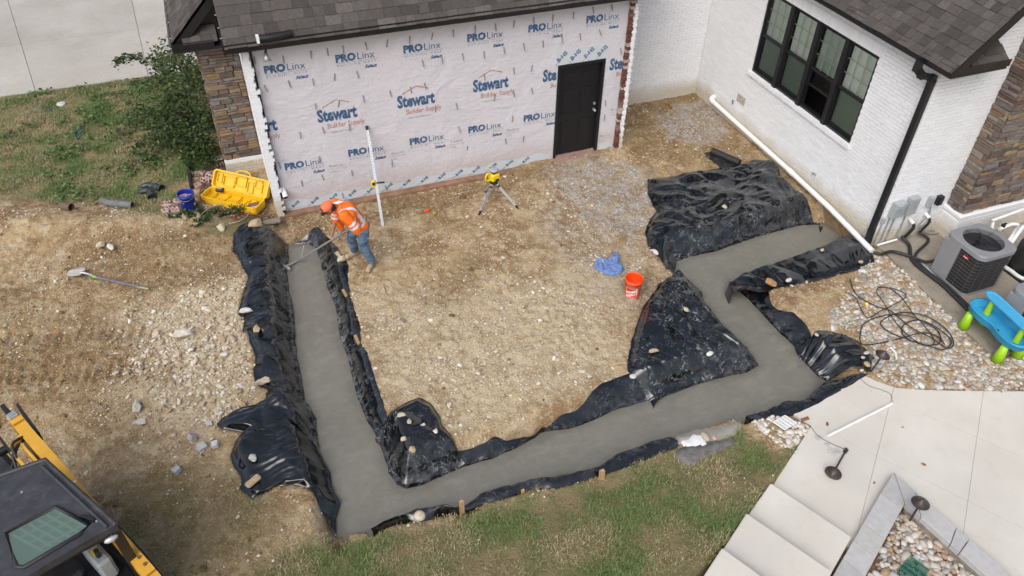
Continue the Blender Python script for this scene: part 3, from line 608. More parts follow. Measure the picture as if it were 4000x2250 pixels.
# ================================================================ stones: shared shapes
def rock_mesh(name, seed, sub=2, flat=.7, rough=.3, sm=True):
    rr = np.random.default_rng(seed); bm = bmesh.new(); bmesh.ops.create_icosphere(bm, subdivisions=sub, radius=.5)
    k = rr.normal(size=(7, 3)); k /= np.linalg.norm(k, axis=1)[:, None]; cut = rr.uniform(.20, .40, 7) if rough > .4 else rr.uniform(.30, .46, 7)
    for v in bm.verts:
        p = np.array(v.co); 
        for kk, c_ in zip(k, cut):
            t = p@kk
            if t > c_: p = p-kk*(t-c_)*(.9*min(1, rough*2.5))
        p *= 1+rough*.35*rr.normal()*.5; v.co = (p[0], p[1]*.85, p[2]*flat)
    me_ = bpy.data.meshes.new(name); bm.to_mesh(me_); bm.free(); smooth(me_, sm); return me_
LIMES = mat_rand('limestone', [(0, (.36, .26, .155)), (.25, (.46, .36, .24)), (.5, (.54, .455, .335)), (.75, (.63, .565, .46)), (.93, (.72, .69, .62)), (1, (.30, .20, .11))], .9, .45, 30, .5, 90)
RIVER = mat_rand('river_stone', [(0, (.5, .46, .4)), (.15, (.32, .24, .15)), (.28, (.62, .6, .56)), (.4, (.2, .2, .19)), (.52, (.42, .35, .26)), (.62, (.5, .44, .36)), (.72, (.28, .27, .25)), (.82, (.62, .6, .56)), (.9, (.35, .24, .17)), (1, (.34, .23, .13))], .6, .3, 40, .2, 120, .4, .002)
ROCKS = [rock_mesh(f'rock_shape_{i}', 100+i, 2, .5+.08*(i % 4), .5, False) for i in range(8)]
CHIPS = [rock_mesh(f'chip_shape_{i}', 200+i, 1, .45+.1*(i % 3), .6, False) for i in range(6)]
PEBS = [rock_mesh(f'pebble_shape_{i}', 300+i, 2, .62+.06*(i % 4), .10, True) for i in range(8)]
for q in ROCKS+CHIPS: q.materials.append(LIMES)
for q in PEBS: q.materials.append(RIVER)
def scatter_join(name, shapes, P_, size, mat_, parent=None, tilt=.5, seed=5, squash=None):
    rr = np.random.default_rng(seed); V = []; F = []; Rn = []; off = 0; which = rr.integers(0, len(shapes), len(P_))
    for si, sh in enumerate(shapes):
        nv = len(sh.vertices); co = np.empty(nv*3, np.float32); sh.vertices.foreach_get('co', co); co = co.reshape(-1, 3); tri = np.array([list(p.vertices) for p in sh.polygons])
        sel = np.nonzero(which == si)[0]; k = len(sel)
        if not k: continue
        a = rr.uniform(0, 2*PI, k); t = rr.normal(0, tilt*.4, k); st = rr.uniform(.75, 1.35, k)
        c, s_ = np.cos(a), np.sin(a); ct, sn = np.cos(t), np.sin(t)
        x = co[None, :, 0]*st[:, None]; y = co[None, :, 1]+0*x; z = co[None, :, 2]+0*x
        y, z = y*ct[:, None]-z*sn[:, None], y*sn[:, None]+z*ct[:, None]
        x, y = x*c[:, None]-y*s_[:, None], x*s_[:, None]+y*c[:, None]
        W = np.stack([x, y, z], -1)*size[sel][:, None, None]+P_[sel][:, None, :]
        V.append(W.reshape(-1, 3)); F.append((tri[None]+(np.arange(k)*nv)[:, None, None]+off).reshape(-1, 3)); Rn.append(np.repeat(rr.uniform(0, 1, k), nv)); off += k*nv
    me_ = np_mesh(name, np.vstack(V), np.vstack(F)); setattr_f(me_, 'rnd', np.concatenate(Rn)); smooth(me_, shapes[0] in PEBS)
    return obj(name, me_, mat_, parent)
# loose limestone over the graded soil
N = 150000
sx = RNG.uniform(-11.4, 4.6, N); sy = RNG.uniform(-9.5, 2.4, N); size = np.clip(RNG.lognormal(-3.88, .52, N), .009, .09)
u_, v_, _z = seen(np.stack([sx, sy, 0*sx], 1)); inf = (u_ > -60) & (u_ < 4060) & (v_ > 300) & (v_ < 2330)
gr, gv, cl, mu, pa = masks(sx, sy); dT, _ = sdist(sx, sy, TR)
house = (sy > -.14) & (sx > -5.9) & (sx < 1.6) | (sx > 4.35) & (sy > -4.9) | (sy > 1.5)
rub = blob(sx, sy, [(520, 1200), (950, 1060), (1040, 1480), (820, 1640), (560, 1560)], .9)
under = np.zeros(N, bool)
for Q in SHEETS: under |= inpoly(sx, sy, Q)
clump = fbm(sx*1.1, sy*1.1, 3, 77)
bedm = np.minimum(np.minimum(sdist(sx, sy, BED1)[0], sdist(sx, sy, BED2)[0]), 9)
prob = (.15+.32*pa+.45*rub+.55*np.clip(clump*2.4, -.25, 1))*(1-np.clip(gr*1.25, 0, .97))*(1-.35*cl)*(1-.6*mu)
keep = inf & (~under) & (~house) & (dT > .12) & (RNG.uniform(0, 1, N) < prob) & (hard_mask(sx, sy) < .01) & (bedm > .02)
sx, sy, size = sx[keep], sy[keep], size[keep]*(1+.2*pa[keep]+.6*rub[keep]); sz = gh(sx, sy)
order = np.argsort(-size*3037/np.maximum(seen(np.stack([sx, sy, sz], 1))[2], 1))
for i in order[:300]:
    o = obj('stone', ROCKS[i % 8], None, ground, (sx[i], sy[i], sz[i]+size[i]*.12)); o.scale = (size[i]*random.uniform(.9, 1.3), size[i], size[i]*random.uniform(.6, .95)); o.rotation_euler = (random.gauss(0, .25), random.gauss(0, .25), random.uniform(0, 6.28))
rest = order[300:]; P_ = np.stack([sx, sy, sz+size*.20], 1)[rest]
tag(scatter_join('loose_stone', CHIPS, P_, size[rest], LIMES, ground), kind='stuff')
# damp clods crumbled over the churned parts
N2 = 26000; cx_ = RNG.uniform(-11.4, 3.6, N2); cy_ = RNG.uniform(-8.6, 1.6, N2); u_, v_, _z = seen(np.stack([cx_, cy_, 0*cx_], 1)); gr, gv, cl, mu, pa = masks(cx_, cy_); dT, _ = sdist(cx_, cy_, TR); und = np.zeros(N2, bool)
for Q in SHEETS: und |= inpoly(cx_, cy_, Q)
hs_ = (cy_ > -.2) & (cx_ > -5.95) & (cx_ < 1.65) | (cx_ > 4.3) & (cy_ > -4.9) | (cy_ > 1.4)
k = (u_ > -60) & (u_ < 4060) & (v_ < 2330) & (~und) & (~hs_) & (dT > .1) & (hard_mask(cx_, cy_) < .01) & (gr < .5) & (RNG.uniform(0, 1, N2) < (.08+.75*cl)*np.clip(.45+fbm(cx_*1.6, cy_*1.6, 3, 88)*2.2, .05, 1)); cx_, cy_ = cx_[k], cy_[k]
cs = np.clip(RNG.lognormal(-3.45, .5, len(cx_)), .012, .11); CLODM = mat_rand('soil_clod', [(0, (.14, .085, .04)), (.4, (.22, .14, .068)), (.75, (.29, .195, .10)), (1, (.36, .26, .15))], .95, .4, 30, .6, 70)
tag(scatter_join('soil_clod', CHIPS, np.stack([cx_, cy_, gh(cx_, cy_)+cs*.12], 1), cs, CLODM, ground, seed=19), kind='stuff')
# pebble beds
def pebble_bed(name, label, poly, z, smin, smax, seed, nparts, dome=.02, dens=1., mat_=None):
    shp = PEBS if mat_ is None else [q.copy() for q in PEBS]
    for q in (shp if mat_ else ()): q.materials.clear(); q.materials.append(mat_)
    rr = np.random.default_rng(seed); x0, y0 = poly.min(0); x1, y1 = poly.max(0); pts = []; sp = (smin+smax)/2*.80
    for j, yy in enumerate(np.arange(y0, y1, sp*.87)):
        for xx in np.arange(x0+(j % 2)*sp/2, x1, sp): pts.append((xx+rr.normal(0, sp*.16), yy+rr.normal(0, sp*.16)))
    pts = np.array(pts); d = sdist(pts[:, 0], pts[:, 1], poly)[0]+.05*fbm(pts[:, 0]*4, pts[:, 1]*4, 2, seed)
    dt = sdist(pts[:, 0], pts[:, 1], TR)[0]; pts = pts[(d < -.015) & (dt > .1)]
    u_, v_, zz = seen(np.column_stack([pts, np.full(len(pts), z)])); k = (u_ > -80) & (u_ < 4080) & (v_ < 2330); pts, zz = pts[k], zz[k]
    sz_ = np.clip(rr.lognormal(math.log((smin+smax)/2), .27, len(pts)), smin*.7, smax*1.6); hz = z+dome*fbm(pts[:, 0]*3, pts[:, 1]*3, 2, seed+3)+sz_*.16
    root = thing(name, label, 'pebbles', (*poly.mean(0), z)); od = np.argsort(-sz_/zz); c = cloc(root)
    for i in od[:nparts]:
        o = obj('pebble', shp[i % 8], None, root, (pts[i, 0]-c.x, pts[i, 1]-c.y, hz[i]-c.z)); s_ = sz_[i]; o.scale = (s_*rr.uniform(.95, 1.4), s_, s_*rr.uniform(.8, 1.1)); o.rotation_euler = (rr.normal(0, .3), rr.normal(0, .3), rr.uniform(0, 6.28))
    if len(od) > nparts:
        r_ = od[nparts:]; q = scatter_join('small_pebble', PEBS, np.column_stack([pts[r_]-poly.mean(0), hz[r_]-z]), sz_[r_]*1.1, mat_ or RIVER, root, .6, seed); tag(q, kind='stuff')
    return root
pebble_bed('pebble_bed', 'bed of mixed river pebbles between equipment pad and curved patio edge', BED1, -.01, .05, .085, 31, 300)
pebble_bed('pebble_bed', 'small patch of pale river pebbles around the white drain grate', BED2, -.01, .055, .085, 32, 120, mat_=mat_rand('pale_river_stone', [(0, (.5, .48, .44)), (.3, (.62, .6, .57)), (.6, (.55, .5, .43)), (.85, (.66, .65, .63)), (1, (.42, .32, .18))], .6, .25, 40, .2, 120, .4, .002))
pebble_bed('pebble_bed', 'tan river pebbles filling the block planter', PLANTER_IN, -.03, .06, .095, 33, 260)
# grey slurry-covered sheet and spilled concrete by the grate
def puddle(name, label, cat, pts, mat_, thick, z=0., seed=3, lift=.0, rag=.03):
    P_ = gpoly(pts, z); x0, y0 = P_.min(0)-.1; x1, y1 = P_.max(0)+.1; xs = np.arange(x0, x1, .03); ys = np.arange(y0, y1, .03); XX, YY = np.meshgrid(xs, ys)
    d = sdist(XX.ravel(), YY.ravel(), P_)[0].reshape(XX.shape)+rag*fbm(XX*6, YY*6, 2, seed); b = base_h(XX.ravel(), YY.ravel()).reshape(XX.shape)
    Z = b+lift+thick*sstep(0, -.1, d)+.012*fbm(XX*9, YY*9, 3, seed+1)*sstep(0, -.06, d)-.03*sstep(-.01, .03, d)
    k = (d[:-1, :-1] < .02) & (d[1:, 1:] < .02); a_, b_ = np.nonzero(k); I_ = a_*len(xs)+b_
    me_ = np_mesh(name, np.stack([XX.ravel(), YY.ravel(), Z.ravel()], 1), np.stack([I_, I_+1, I_+len(xs)+1, I_+len(xs)], 1)); smooth(me_)
    return tag(obj(name, me_, mat_), label, cat)
MT['slurry'] = mat('drying_slurry', (.26, .245, .215), .5, .15, 6, bump=.3); MT['spill'] = mat('spilled_mortar', (.13, .122, .115), .8, .25, 14, bump=.8, bscale=45, dirt=.18, dirtc=(.05, .045, .04))
MT['whitefilm'] = mat('white_film', (.66, .67, .67), .35, .06, 8)
puddle('slurry_sheet', 'grey concrete-coated plastic sheet beside the pebbled drain grate', 'plastic sheet', L(t3, (1110, 345), (1250, 305), (1400, 265), (1550, 225), (1640, 240), (1620, 300), (1560, 345), (1480, 370), (1430, 385), (1310, 400), (1160, 410), (1110, 400)), MT['slurry'], .035, .03, 5, .005)
puddle('film_patch', 'torn white film patch under two round stones', 'film', L(t3, (1150, 390), (1200, 385), (1240, 340), (1320, 345), (1340, 400), (1330, 425), (1215, 445), (1170, 430)), MT['whitefilm'], .012, .03, 6, .04, .006)
puddle('concrete_spill', 'dark grey spilled concrete lump on the grass edge', 'concrete', L(t3, (1110, 460), (1180, 430), (1300, 425), (1400, 400), (1560, 370), (1560, 420), (1440, 470), (1330, 530), (1230, 590), (1140, 580), (1100, 520)), MT['spill'], .05, .0, 9, .015)

# ================================================================ rocks holding the sheets (each its own thing)
m = NT('pale_rock'); oc = m.n('ObjectInfo').outputs['Color']
co = m.mix(.55, oc, m.mix(1., oc, m.ramp(m.noise(28, 7, .7), [(.25, .45), (.72, 1.25)]), 'MULTIPLY')); m.col(co); m.rough(.9); m.bump(m.noise(60, 6, .7), .5, .008); PALE = m.m
RSH = [rock_mesh(f'weight_rock_{i}', 400+i, 2, .6+.1*(i % 3), .55, False) for i in range(6)]; OVL = [rock_mesh(f'weight_pebble_{i}', 420+i, 3, .7, .05, True) for i in range(3)]
for q in RSH+OVL: q.materials.append(PALE)
DG = bpy.context.evaluated_depsgraph_get
def top_z(x, y, z0=3.):                            # height of whatever lies there (ground or sheets)
    bpy.context.view_layer.update(); hit, loc, *_ = S.ray_cast(bpy.context.evaluated_depsgraph_get(), Vector((x, y, z0)), Vector((0, 0, -1)))
    return loc.z if hit else 0.
CREAM, WHITE_, TAN, ORNG, PINK, GREY = (.5, .43, .31, 1), (.58, .56, .51, 1), (.42, .33, .2, 1), (.36, .2, .09, 1), (.5, .35, .31, 1), (.34, .34, .34, 1)
def rock(px, wpx, label, c, kind='r', asp=1., k=0, name='rock', cat='rock', group=None, sink=.25):
    p = G(*px, .05); z = top_z(p[0], p[1], 1.2); p = G(*px, z+.02); s_ = wpx*seen(p)[2]/FPX
    o = obj(name, (OVL if kind == 'o' else RSH)[k % (3 if kind == 'o' else 6)], None, None, (p[0], p[1], z+s_*.22)); o.scale = (s_*asp**.5, s_/asp**.5, s_*.85); o.rotation_euler = (.2*math.sin(k), .2*math.cos(k*2), k*1.7); o.color = c
    return tag(o, label, cat, group)
ROCKLIST = [
 (t1(330, 735), 44, 'jagged white rock on the long left sheet, nearest the worker of three', WHITE_, 'r', 1.5, 0),
 (t1(402, 875), 40, 'blocky tan rock on the long left sheet, middle of three', TAN, 'r', 1.2, 1),
 (t1(455, 1288), 52, 'white notched rock on the long left sheet, above the wooden stake', CREAM, 'r', 1.5, 2),
 (t1(1045, 290), 34, 'flat tan rock ahead of the worker toe at the trench lip', TAN, 'r', 1.8, 3),
 (t1(1075, 325), 40, 'cream rock touching the toe of the worker rear boot', CREAM, 'r', 1.3, 4),
 (t2(370, 530), 38, 'pale grey rounded rock on the wide lower left flap', (.47, .46, .42, 1), 'r', 1.0, 5),
 (t2(1542, 195), 35, 'cream rock topmost of the six on the corner sheet', CREAM, 'r', 1.2, 0),
 (t2(1595, 241), 26, 'small cream rock second from the top on the corner sheet', CREAM, 'r', 1.1, 1),
 (t2(1702, 267), 22, 'smallest cream rock on the corner sheet', WHITE_, 'r', 1.3, 2),
 (t2(1805, 315), 25, 'whitish rock nearest the bare soil on the corner sheet', WHITE_, 'r', 1., 3),
 (t2(1556, 374), 29, 'cream rock at the trench side middle of the corner sheet', CREAM, 'r', 1., 4),
 (t2(1618, 462), 32, 'dull tan rock lowest on the corner sheet', TAN, 'r', 1., 5),
 (t2(2287, 350), 26, 'cream rock, upper of two touching on the front strip', CREAM, 'r', 1.2, 1),
 (t2(2276, 402), 32, 'tan rock, lower of two touching on the front strip', TAN, 'r', 1.4, 2),
 (t2(1680, 982), 50, 'big smooth cream boulder at the lawn edge of the front trench', (.55, .48, .35, 1), 'o', .85, 0),
 (t4(1060, 455), 25, 'angular cream rock in the middle of the big crumpled sheet', CREAM, 'r', 1.1, 3),
 (t4(520, 812), 28, 'oval white stone near the blue cloth on the sheet edge', WHITE_, 'o', 1.5, 1),
 (t4(1825, 792), 19, 'small pinkish stone at the trench edge near the pipe', PINK, 'r', 1.1, 4),
 (t4(1415, 1056), 46, 'orange brown rock on the flat strip', ORNG, 'r', 1.3, 5),
 (t4(1562, 1030), 27, 'oval white stone right of the orange brown rock', WHITE_, 'o', 1.6, 2),
 (t4(2125, 886), 21, 'tan stone by the drain pipe end on black plastic', TAN, 'o', 1.4, 0),
 (t5(760, 418), 24, 'round cream stone at the top of the triangular sheet', CREAM, 'o', 1.2, 1),
 (t5(512, 746), 36, 'flat tan rock left of centre on the triangular sheet', TAN, 'r', 1.9, 0),
 (t5(945, 765), 30, 'oval white stone right of centre on the triangular sheet', (.68, .68, .66, 1), 'o', 1.5, 2),
 (t5(345, 942), 29, 'white stone at the lower left corner of the triangular sheet', WHITE_, 'o', 1.1, 0),
 (t5(1780, 613), 19, 'round cream stone where the folded strip meets the lobe', CREAM, 'o', 1., 1),
 (t5(2170, 760), 27, 'grey white stone topmost of four pinning the lobe', WHITE_, 'o', 1.7, 2),
 (t5(2143, 791), 18, 'small cream stone second of four pinning the lobe', CREAM, 'o', 1.2, 0),
 (t5(2173, 846), 29, 'largest tan stone of four pinning the lobe', TAN, 'o', 1., 1),
 (t5(2134, 891), 19, 'white stone lowest of four pinning the lobe', (.66, .65, .62, 1), 'o', 1.3, 2),
 (t3(1333, 363), 40, 'oval tan stone on the grey slurry sheet', (.42, .36, .27, 1), 'o', 1.4, 1),
 (t3(1405, 366), 29, 'pink round stone on the grey slurry sheet', (.5, .3, .27, 1), 'r', 1., 3),
 ((397, 957), 40, 'white limestone chunk on the soil above the shovel, left of a pair', CREAM, 'r', 1.1, 4),
 ((430, 967), 34, 'white limestone chunk on the soil above the shovel, right of a pair', WHITE_, 'r', 1.2, 5),
 ((723, 1312), 70, 'largest flat white limestone slab in the pale rubble', (.55, .52, .44, 1), 'r', 1.3, 0),
 ((534, 1593), 56, 'grey white limestone rock beyond the loader, upper of two', (.5, .48, .42, 1), 'r', 1.4, 1),
 ((545, 1655), 50, 'white limestone rock beyond the loader, lower of two', WHITE_, 'r', 1.3, 2),
 ((867, 893), 46, 'square cream rock in the soil below the yellow case', CREAM, 'r', 1.4, 3),
 ((1003, 880), 62, 'lumpy cream boulder by the grey board and foundation corner', TAN, 'r', 1.2, 4),
 ((945, 1580), 36, 'orange tan rock left of the far stake', (.42, .3, .17, 1), 'r', 1.2, 5),
 ((455, 1145+450), 1, '', CREAM, 'r', 1, 0)]
for q in ROCKLIST:
    if q[2]: rock(q[0], q[1], q[2], q[3], q[4], q[5], q[6], group='rocks lying on the sheets and soil')
p = G(*t2(380, 715), .05); z = top_z(p[0], p[1], 1.2)
tag(MB().box((p[0], p[1], z+.03), (.22, .10, .06), rz=.55, bev=.02).build('stone_slab', PALE), 'tan elongated slab on the lower left flap', 'rock').color = (.48, .36, .24, 1)
for px, c, wpx, lab, k in ((c5, c_, w_, l_, k_) for c5, c_, w_, l_, k_ in (
    ((818, 1661), (.52, .52, .52, 1), 26, 'white paver chunk nearest the black flap tip', 0), ((754, 1719), (.36, .37, .38, 1), 30, 'blue grey paver shard, highest of three in a row', 1), ((790, 1753), (.46, .46, .46, 1), 40, 'largest grey paver chunk with rusty face', 2),
    ((842, 1744), (.55, .55, .56, 1), 30, 'white faced paver chunk right of the rusty one', 3), ((695, 1841), (.42, .43, .45, 1), 34, 'grey paver shard lowest on the thin grass', 4))):
    p = G(*px); s_ = wpx*seen(p)[2]/FPX; z = gz1(p[0], p[1]); b_ = MB(); bm = bmesh.new(); bmesh.ops.create_cube(bm, size=1)
    rr = np.random.default_rng(900+k)
    for v in bm.verts: v.co = Vector((v.co.x*s_*rr.uniform(.7, 1.1), v.co.y*s_*rr.uniform(.7, 1), v.co.z*s_*rr.uniform(.55, .9)))
    bmesh.ops.bevel(bm, geom=bm.edges[:], offset=.008, segments=1, affect='EDGES'); me_ = bpy.data.meshes.new('paver_chunk'); bm.to_mesh(me_); bm.free()
    o = obj('paver_chunk', me_, PALE, None, (p[0], p[1], z+s_*.3)); o.rotation_euler = (.3*rr.normal(), .3*rr.normal(), rr.uniform(0, 6)); o.color = c; tag(o, lab, 'paver', 'broken grey pavers')
# wooden stakes
def stake(px, h, w_, label, lean=(0, 0), z=None, chip=True):
    p = G(*px, .0); zz = gz1(p[0], p[1]) if z is None else z; p = G(*px, zz); top = np.array([p[0]+lean[0], p[1]+lean[1], zz+h]); b = MB()
    b.beam((p[0]-lean[0]*.5, p[1]-lean[1]*.5, zz-.2), top, w_, w_*.6, up=(0, 1, 0)).build
    b.beam(top, top+np.array([0, 0, .015]), w_*.8, w_*.45, up=(0, 1, 0))
    return tag(b.build('wooden_stake', MT['wood']), label, 'stake', 'wooden stakes pinning the plastic')
stake(t1(368, 1140), .12, .055, 'short wooden stake with pale top beside the long left sheet', z=0)
stake(t2(490, 150), .10, .055, 'wooden stake at the top of the wide lower left flap', z=0)
stake(t1(1115, 600), .09, .05, 'wooden stake tilted over the inner strip by the worker', (-.06, .03), z=0)
stake(t1(1205, 968), .11, .05, 'wooden stake gathering the inner strip halfway along', (-.04, .03), z=0)
stake(t2(2010, 948), .24, .06, 'tallest round-topped wooden stake on the lawn edge', (0, 0), z=.0)
stake(t2(2485, 795), .05, .045, 'smallest wooden peg at the lawn edge, barely above the grass', z=.0)
stake(t3(525, 690), .16, .07, 'wide split wooden stake on the lawn edge strip', (0, .02), z=.0)
# ================================================================ building materials
m = NT('painted_brick'); z_ = m.n('SeparateXYZ'); m.l(m.P(), z_.inputs[0]); n_ = m.noise(2.2, 6, .65); nn = m.noise(38, 5, .65)
co = m.mix(m.ramp(m.rand(), [(0, 0), (1, 1)]), (.74, .75, .77), (.79, .80, .82)); co = m.mix(m.ramp(n_, [(.5, 0), (.78, .3)]), co, (.68, .67, .64))
st = m.math('MULTIPLY', m.ramp(m.math('ADD', z_.outputs[2], m.math('MULTIPLY', n_, -.35)), [(.0, 1), (.16, .55), (.3, 0)]), m.ramp(nn, [(.2, .9), (.7, .45)]), True)
co = m.mix(st, co, (.42, .34, .2)); m.col(co); m.rough(.62); m.bump(nn, .22, .005); MT['wbrick'] = m.m
m = NT('painted_joint'); m.col(m.mix(m.noise(9), (.66, .67, .685), (.74, .75, .765))); m.rough(.75); m.bump(m.noise(60), .4, .005); MT['wjoint'] = m.m
MT['rbrick'] = mat_rand('red_brick', [(0, (.13, .05, .04)), (.35, (.20, .085, .06)), (.6, (.12, .05, .04)), (.75, (.4, .33, .29)), (1, (.5, .46, .43))], .9, .5, 30, .6, 80)
MT['mortar'] = mat('mortar', (.42, .37, .33), .95, .3, 18, bump=.7)
MT['stone'] = mat_rand('ledge_stone', [(0, (.115, .095, .08)), (.12, (.19, .15, .115)), (.24, (.15, .145, .148)), (.36, (.29, .195, .10)), (.46, (.15, .10, .09)), (.58, (.24, .215, .19)), (.7, (.10, .066, .064)), (.8, (.30, .235, .15)), (.9, (.2, .195, .2)), (1, (.23, .13, .08))], .9, .55, 14, .7, 45, .25, .012)
MT['sgrout'] = mat('stone_joint', (.055, .048, .042), .95, .3, 20)
MT['shingle'] = mat_rand('asphalt_shingle', [(0, (.06, .053, .05)), (.25, (.086, .076, .071)), (.5, (.105, .093, .087)), (.75, (.073, .065, .062)), (1, (.13, .117, .11))], .93, .5, 22, .8, 260, .2, .004)
m = NT('house_wrap'); a = m.noise(1.1, 5, .6); b = m.noise(4, 7, .68, stretch=(1, 1, 3), dist=.6); c = m.noise(14, 6, .65, dist=.8)
co = m.mix(m.ramp(a, [(.3, 0), (.7, 1)]), (.58, .565, .605), (.635, .615, .65)); co = m.mix(m.ramp(m.noise(2.3, 7, .7), [(.58, 0), (.8, .4)]), co, (.55, .42, .38)); co = m.mix(m.ramp(b, [(.58, 0), (.72, .35)]), co, (.68, .67, .67))
zz = m.n('SeparateXYZ'); m.l(m.P(), zz.inputs[0]); co = m.mix(m.math('MULTIPLY', m.ramp(m.math('ADD', zz.outputs[2], m.math('MULTIPLY', c, -.5)), [(0, .45), (.3, 0)]), m.ramp(b, [(.3, .5), (.7, 1)])), co, (.44, .33, .27))
m.col(co); m.rough(m.ramp(b, [(.3, .32), (.7, .5)])); m.b.inputs['Specular IOR Level'].default_value = .4; m.bump(b, .5, .03, m.bump(c, .3, .012, m.bump(m.noise(1.6, 4, .5, dist=1.), .4, .08))); MT['wrap'] = m.m
def ink(name, c, wear=.45):
    m = NT(name); t = m.n('BsdfTransparent'); mx = m.n('MixShader'); m.col(c); m.rough(.6)
    m.l(m.ramp(m.noise(22, 6, .75), [(wear+.14, 1), (wear+.24, .12)]), mx.inputs[0]); m.l(t.outputs[0], mx.inputs[1]); m.l(m.b.outputs[0], mx.inputs[2]); m.l(mx.outputs[0], m.out.inputs[0]); return m.m
MT['ink_blue'] = ink('ink_blue', (.035, .105, .22), .38); MT['ink_orange'] = ink('ink_orange', (.47, .22, .14), .33); MT['ink_grey'] = ink('ink_grey', (.16, .18, .23), .32)
MT['tape'] = mat('flashing_tape', (.55, .59, .62), .4, .05, 5, dirt=.2, dirtc=(.45, .38, .33))
MT['found'] = mat('stained_foundation', (.24, .135, .085), .85, .3, 5, bump=.5, bscale=30, dirt=.3, dirtc=(.34, .25, .17))
MT['sillwood'] = mat('primed_sill', (.30, .19, .16), .75, .2, 10, bump=.2)
MT['dark'] = mat('dark_room', (.012, .013, .013), .9)
def glassm(name, tint, rough=.02):
    m = NT(name); t = m.n('BsdfTransparent'); t.inputs[0].default_value = (*tint, 1); g = m.n('BsdfGlossy'); g.inputs['Roughness'].default_value = rough
    f = m.n('Fresnel'); f.inputs[0].default_value = 1.5; mx = m.n('MixShader'); m.l(m.math('ADD', f.outputs[0], .03), mx.inputs[0]); m.l(t.outputs[0], mx.inputs[1]); m.l(g.outputs[0], mx.inputs[2]); m.l(mx.outputs[0], m.out.inputs[0]); m.t.nodes.remove(m.b); return m.m
MT['glass'] = glassm('window_glass', (.93, .99, .95)); MT['screen'] = glassm('screened_glass', (.42, .50, .46), .15); m = NT('cab_glass'); m.col((.17, .24, .205)); m.rough(.12); t_ = m.n('BsdfTransparent'); t_.inputs[0].default_value = (.62, .76, .70, 1); mx = m.n('MixShader'); mx.inputs[0].default_value = .58; m.l(t_.outputs[0], mx.inputs[1]); m.l(m.b.outputs[0], mx.inputs[2]); m.l(mx.outputs[0], m.out.inputs[0]); MT['cabglass'] = m.m
MT['blind'] = mat('blind_slats', (.84, .86, .80), .6, .05, 5)
MT['muntin'] = mat('muntin_bar', (.62, .64, .52), .5, .04, 5)

# ================================================================ piece-by-piece cladding
def M4(loc, ax, ay, az):
    M_ = np.eye(4); M_[:3, 0] = ax; M_[:3, 1] = ay; M_[:3, 2] = az; M_[:3, 3] = loc; return M_
def cham_box(name, ch=.06, jit=0., seed=0, back=False):   # unit piece: x along, z up, outer face at -y
    rr = np.random.default_rng(seed); V = []
    for y, s_ in ((0, .5), (-1+ch*1.2, .5), (-1, .5-ch)):
        for i, j in ((-1, -1), (1, -1), (1, 1), (-1, 1)): V.append((i*s_+rr.normal()*jit, y+(rr.normal()*jit*2 if y < -.9 else 0), j*s_+rr.normal()*jit))
    F = [(8, 9, 10, 11)]+[(a+i, a+(i+1) % 4, a+4+(i+1) % 4, a+4+i) for a in (0, 4) for i in range(4)]
    return raw_mesh(name, V, F)
BRICK_ME = cham_box('brick_shape', .05); STONE_ME = [cham_box(f'ledge_shape_{i}', .13, .035, i) for i in range(7)]; SHING_ME = raw_mesh('shingle_shape', [(-.5, 0, 0), (.5, 0, 0), (.5, 1.25, 0), (-.5, 1.25, 0), (-.5, 0, 1), (.5, 0, 1), (.5, 1.25, .12), (-.5, 1.25, .12)], [(4, 5, 6, 7), (0, 1, 5, 4), (1, 2, 6, 5), (3, 0, 4, 7)])
def pieces(parent, items, shapes, mat_, name, rest, cap=300, seed=1):
    rr = np.random.default_rng(seed); c = np.array(cloc(parent)); 
    if not items: return
    C_ = np.array([it[:3, 3] for it in items]); u_, v_, zz = seen(C_); sz = np.array([np.linalg.norm(it[:3, 0])*np.linalg.norm(it[:3, 2]) for it in items])/np.maximum(zz, 1)**2
    vis = (u_ > 10) & (u_ < 3990) & (v_ > 10) & (v_ < 2240); od = np.argsort(-(sz+vis*10)); cnt = min(cap, int(vis.sum()))
    for i in od[:cnt]:
        M_ = items[i].copy(); M_[:3, 3] -= c; sh = shapes[i % len(shapes)]
        if not sh.materials: sh.materials.append(mat_)
        o = bpy.data.objects.new(name, sh); link(o, parent); o.matrix_local = Matrix(M_.tolist())
    V = []; F = []; Rn = []; off = 0
    for i in od[cnt:]:
        sh = shapes[i % len(shapes)]; co_ = np.array([v.co for v in sh.vertices]); V.append(co_@items[i][:3, :3].T+items[i][:3, 3]-c); F += [tuple(k+off for k in p.vertices) for p in sh.polygons]; off += len(co_); Rn += [rr.uniform()]*len(co_)
    if V:
        me_ = raw_mesh(rest, np.vstack(V), F); setattr_f(me_, 'rnd', Rn); tag(obj(rest, me_, mat_, parent), kind='stuff')
def brick_items(org, ud, nd, W_, H_, holes=(), keep=None, course=.0677, blen=.203, depth=.012, seed=2, j=.009):
    rr = np.random.default_rng(seed); ud = np.array(ud, float); nd = np.array(nd, float); out = []; org = np.array(org, float); up = np.array([0, 0, 1.])
    for r_ in range(int(H_/course)):
        z0 = r_*course; z1 = z0+course; u = -(blen/2)*(r_ % 2)
        while u < W_:
            a, b = max(u, 0), min(u+blen, W_); segs = [(a, b)]
            for (h0, h1, v0, v1) in holes:
                if v0 < (z0+z1)/2 < v1: segs = [s_ for (p, q) in segs for s_ in ((p, min(q, h0)), (max(p, h1), q)) if s_[1]-s_[0] > .02]
            for p, q in segs:
                if q-p < .03: continue
                if keep is not None and not keep((p+q)/2, (z0+z1)/2): continue
                d = depth*rr.uniform(.75, 1.2); c_ = org+ud*(p+q)/2+up*((z0+z1)/2); ang = rr.normal(0, .004)
                out.append(M4(c_, ud*(q-p-j), -nd*d, up*(course-j)+ud*ang*.05))
            u += blen
    return out
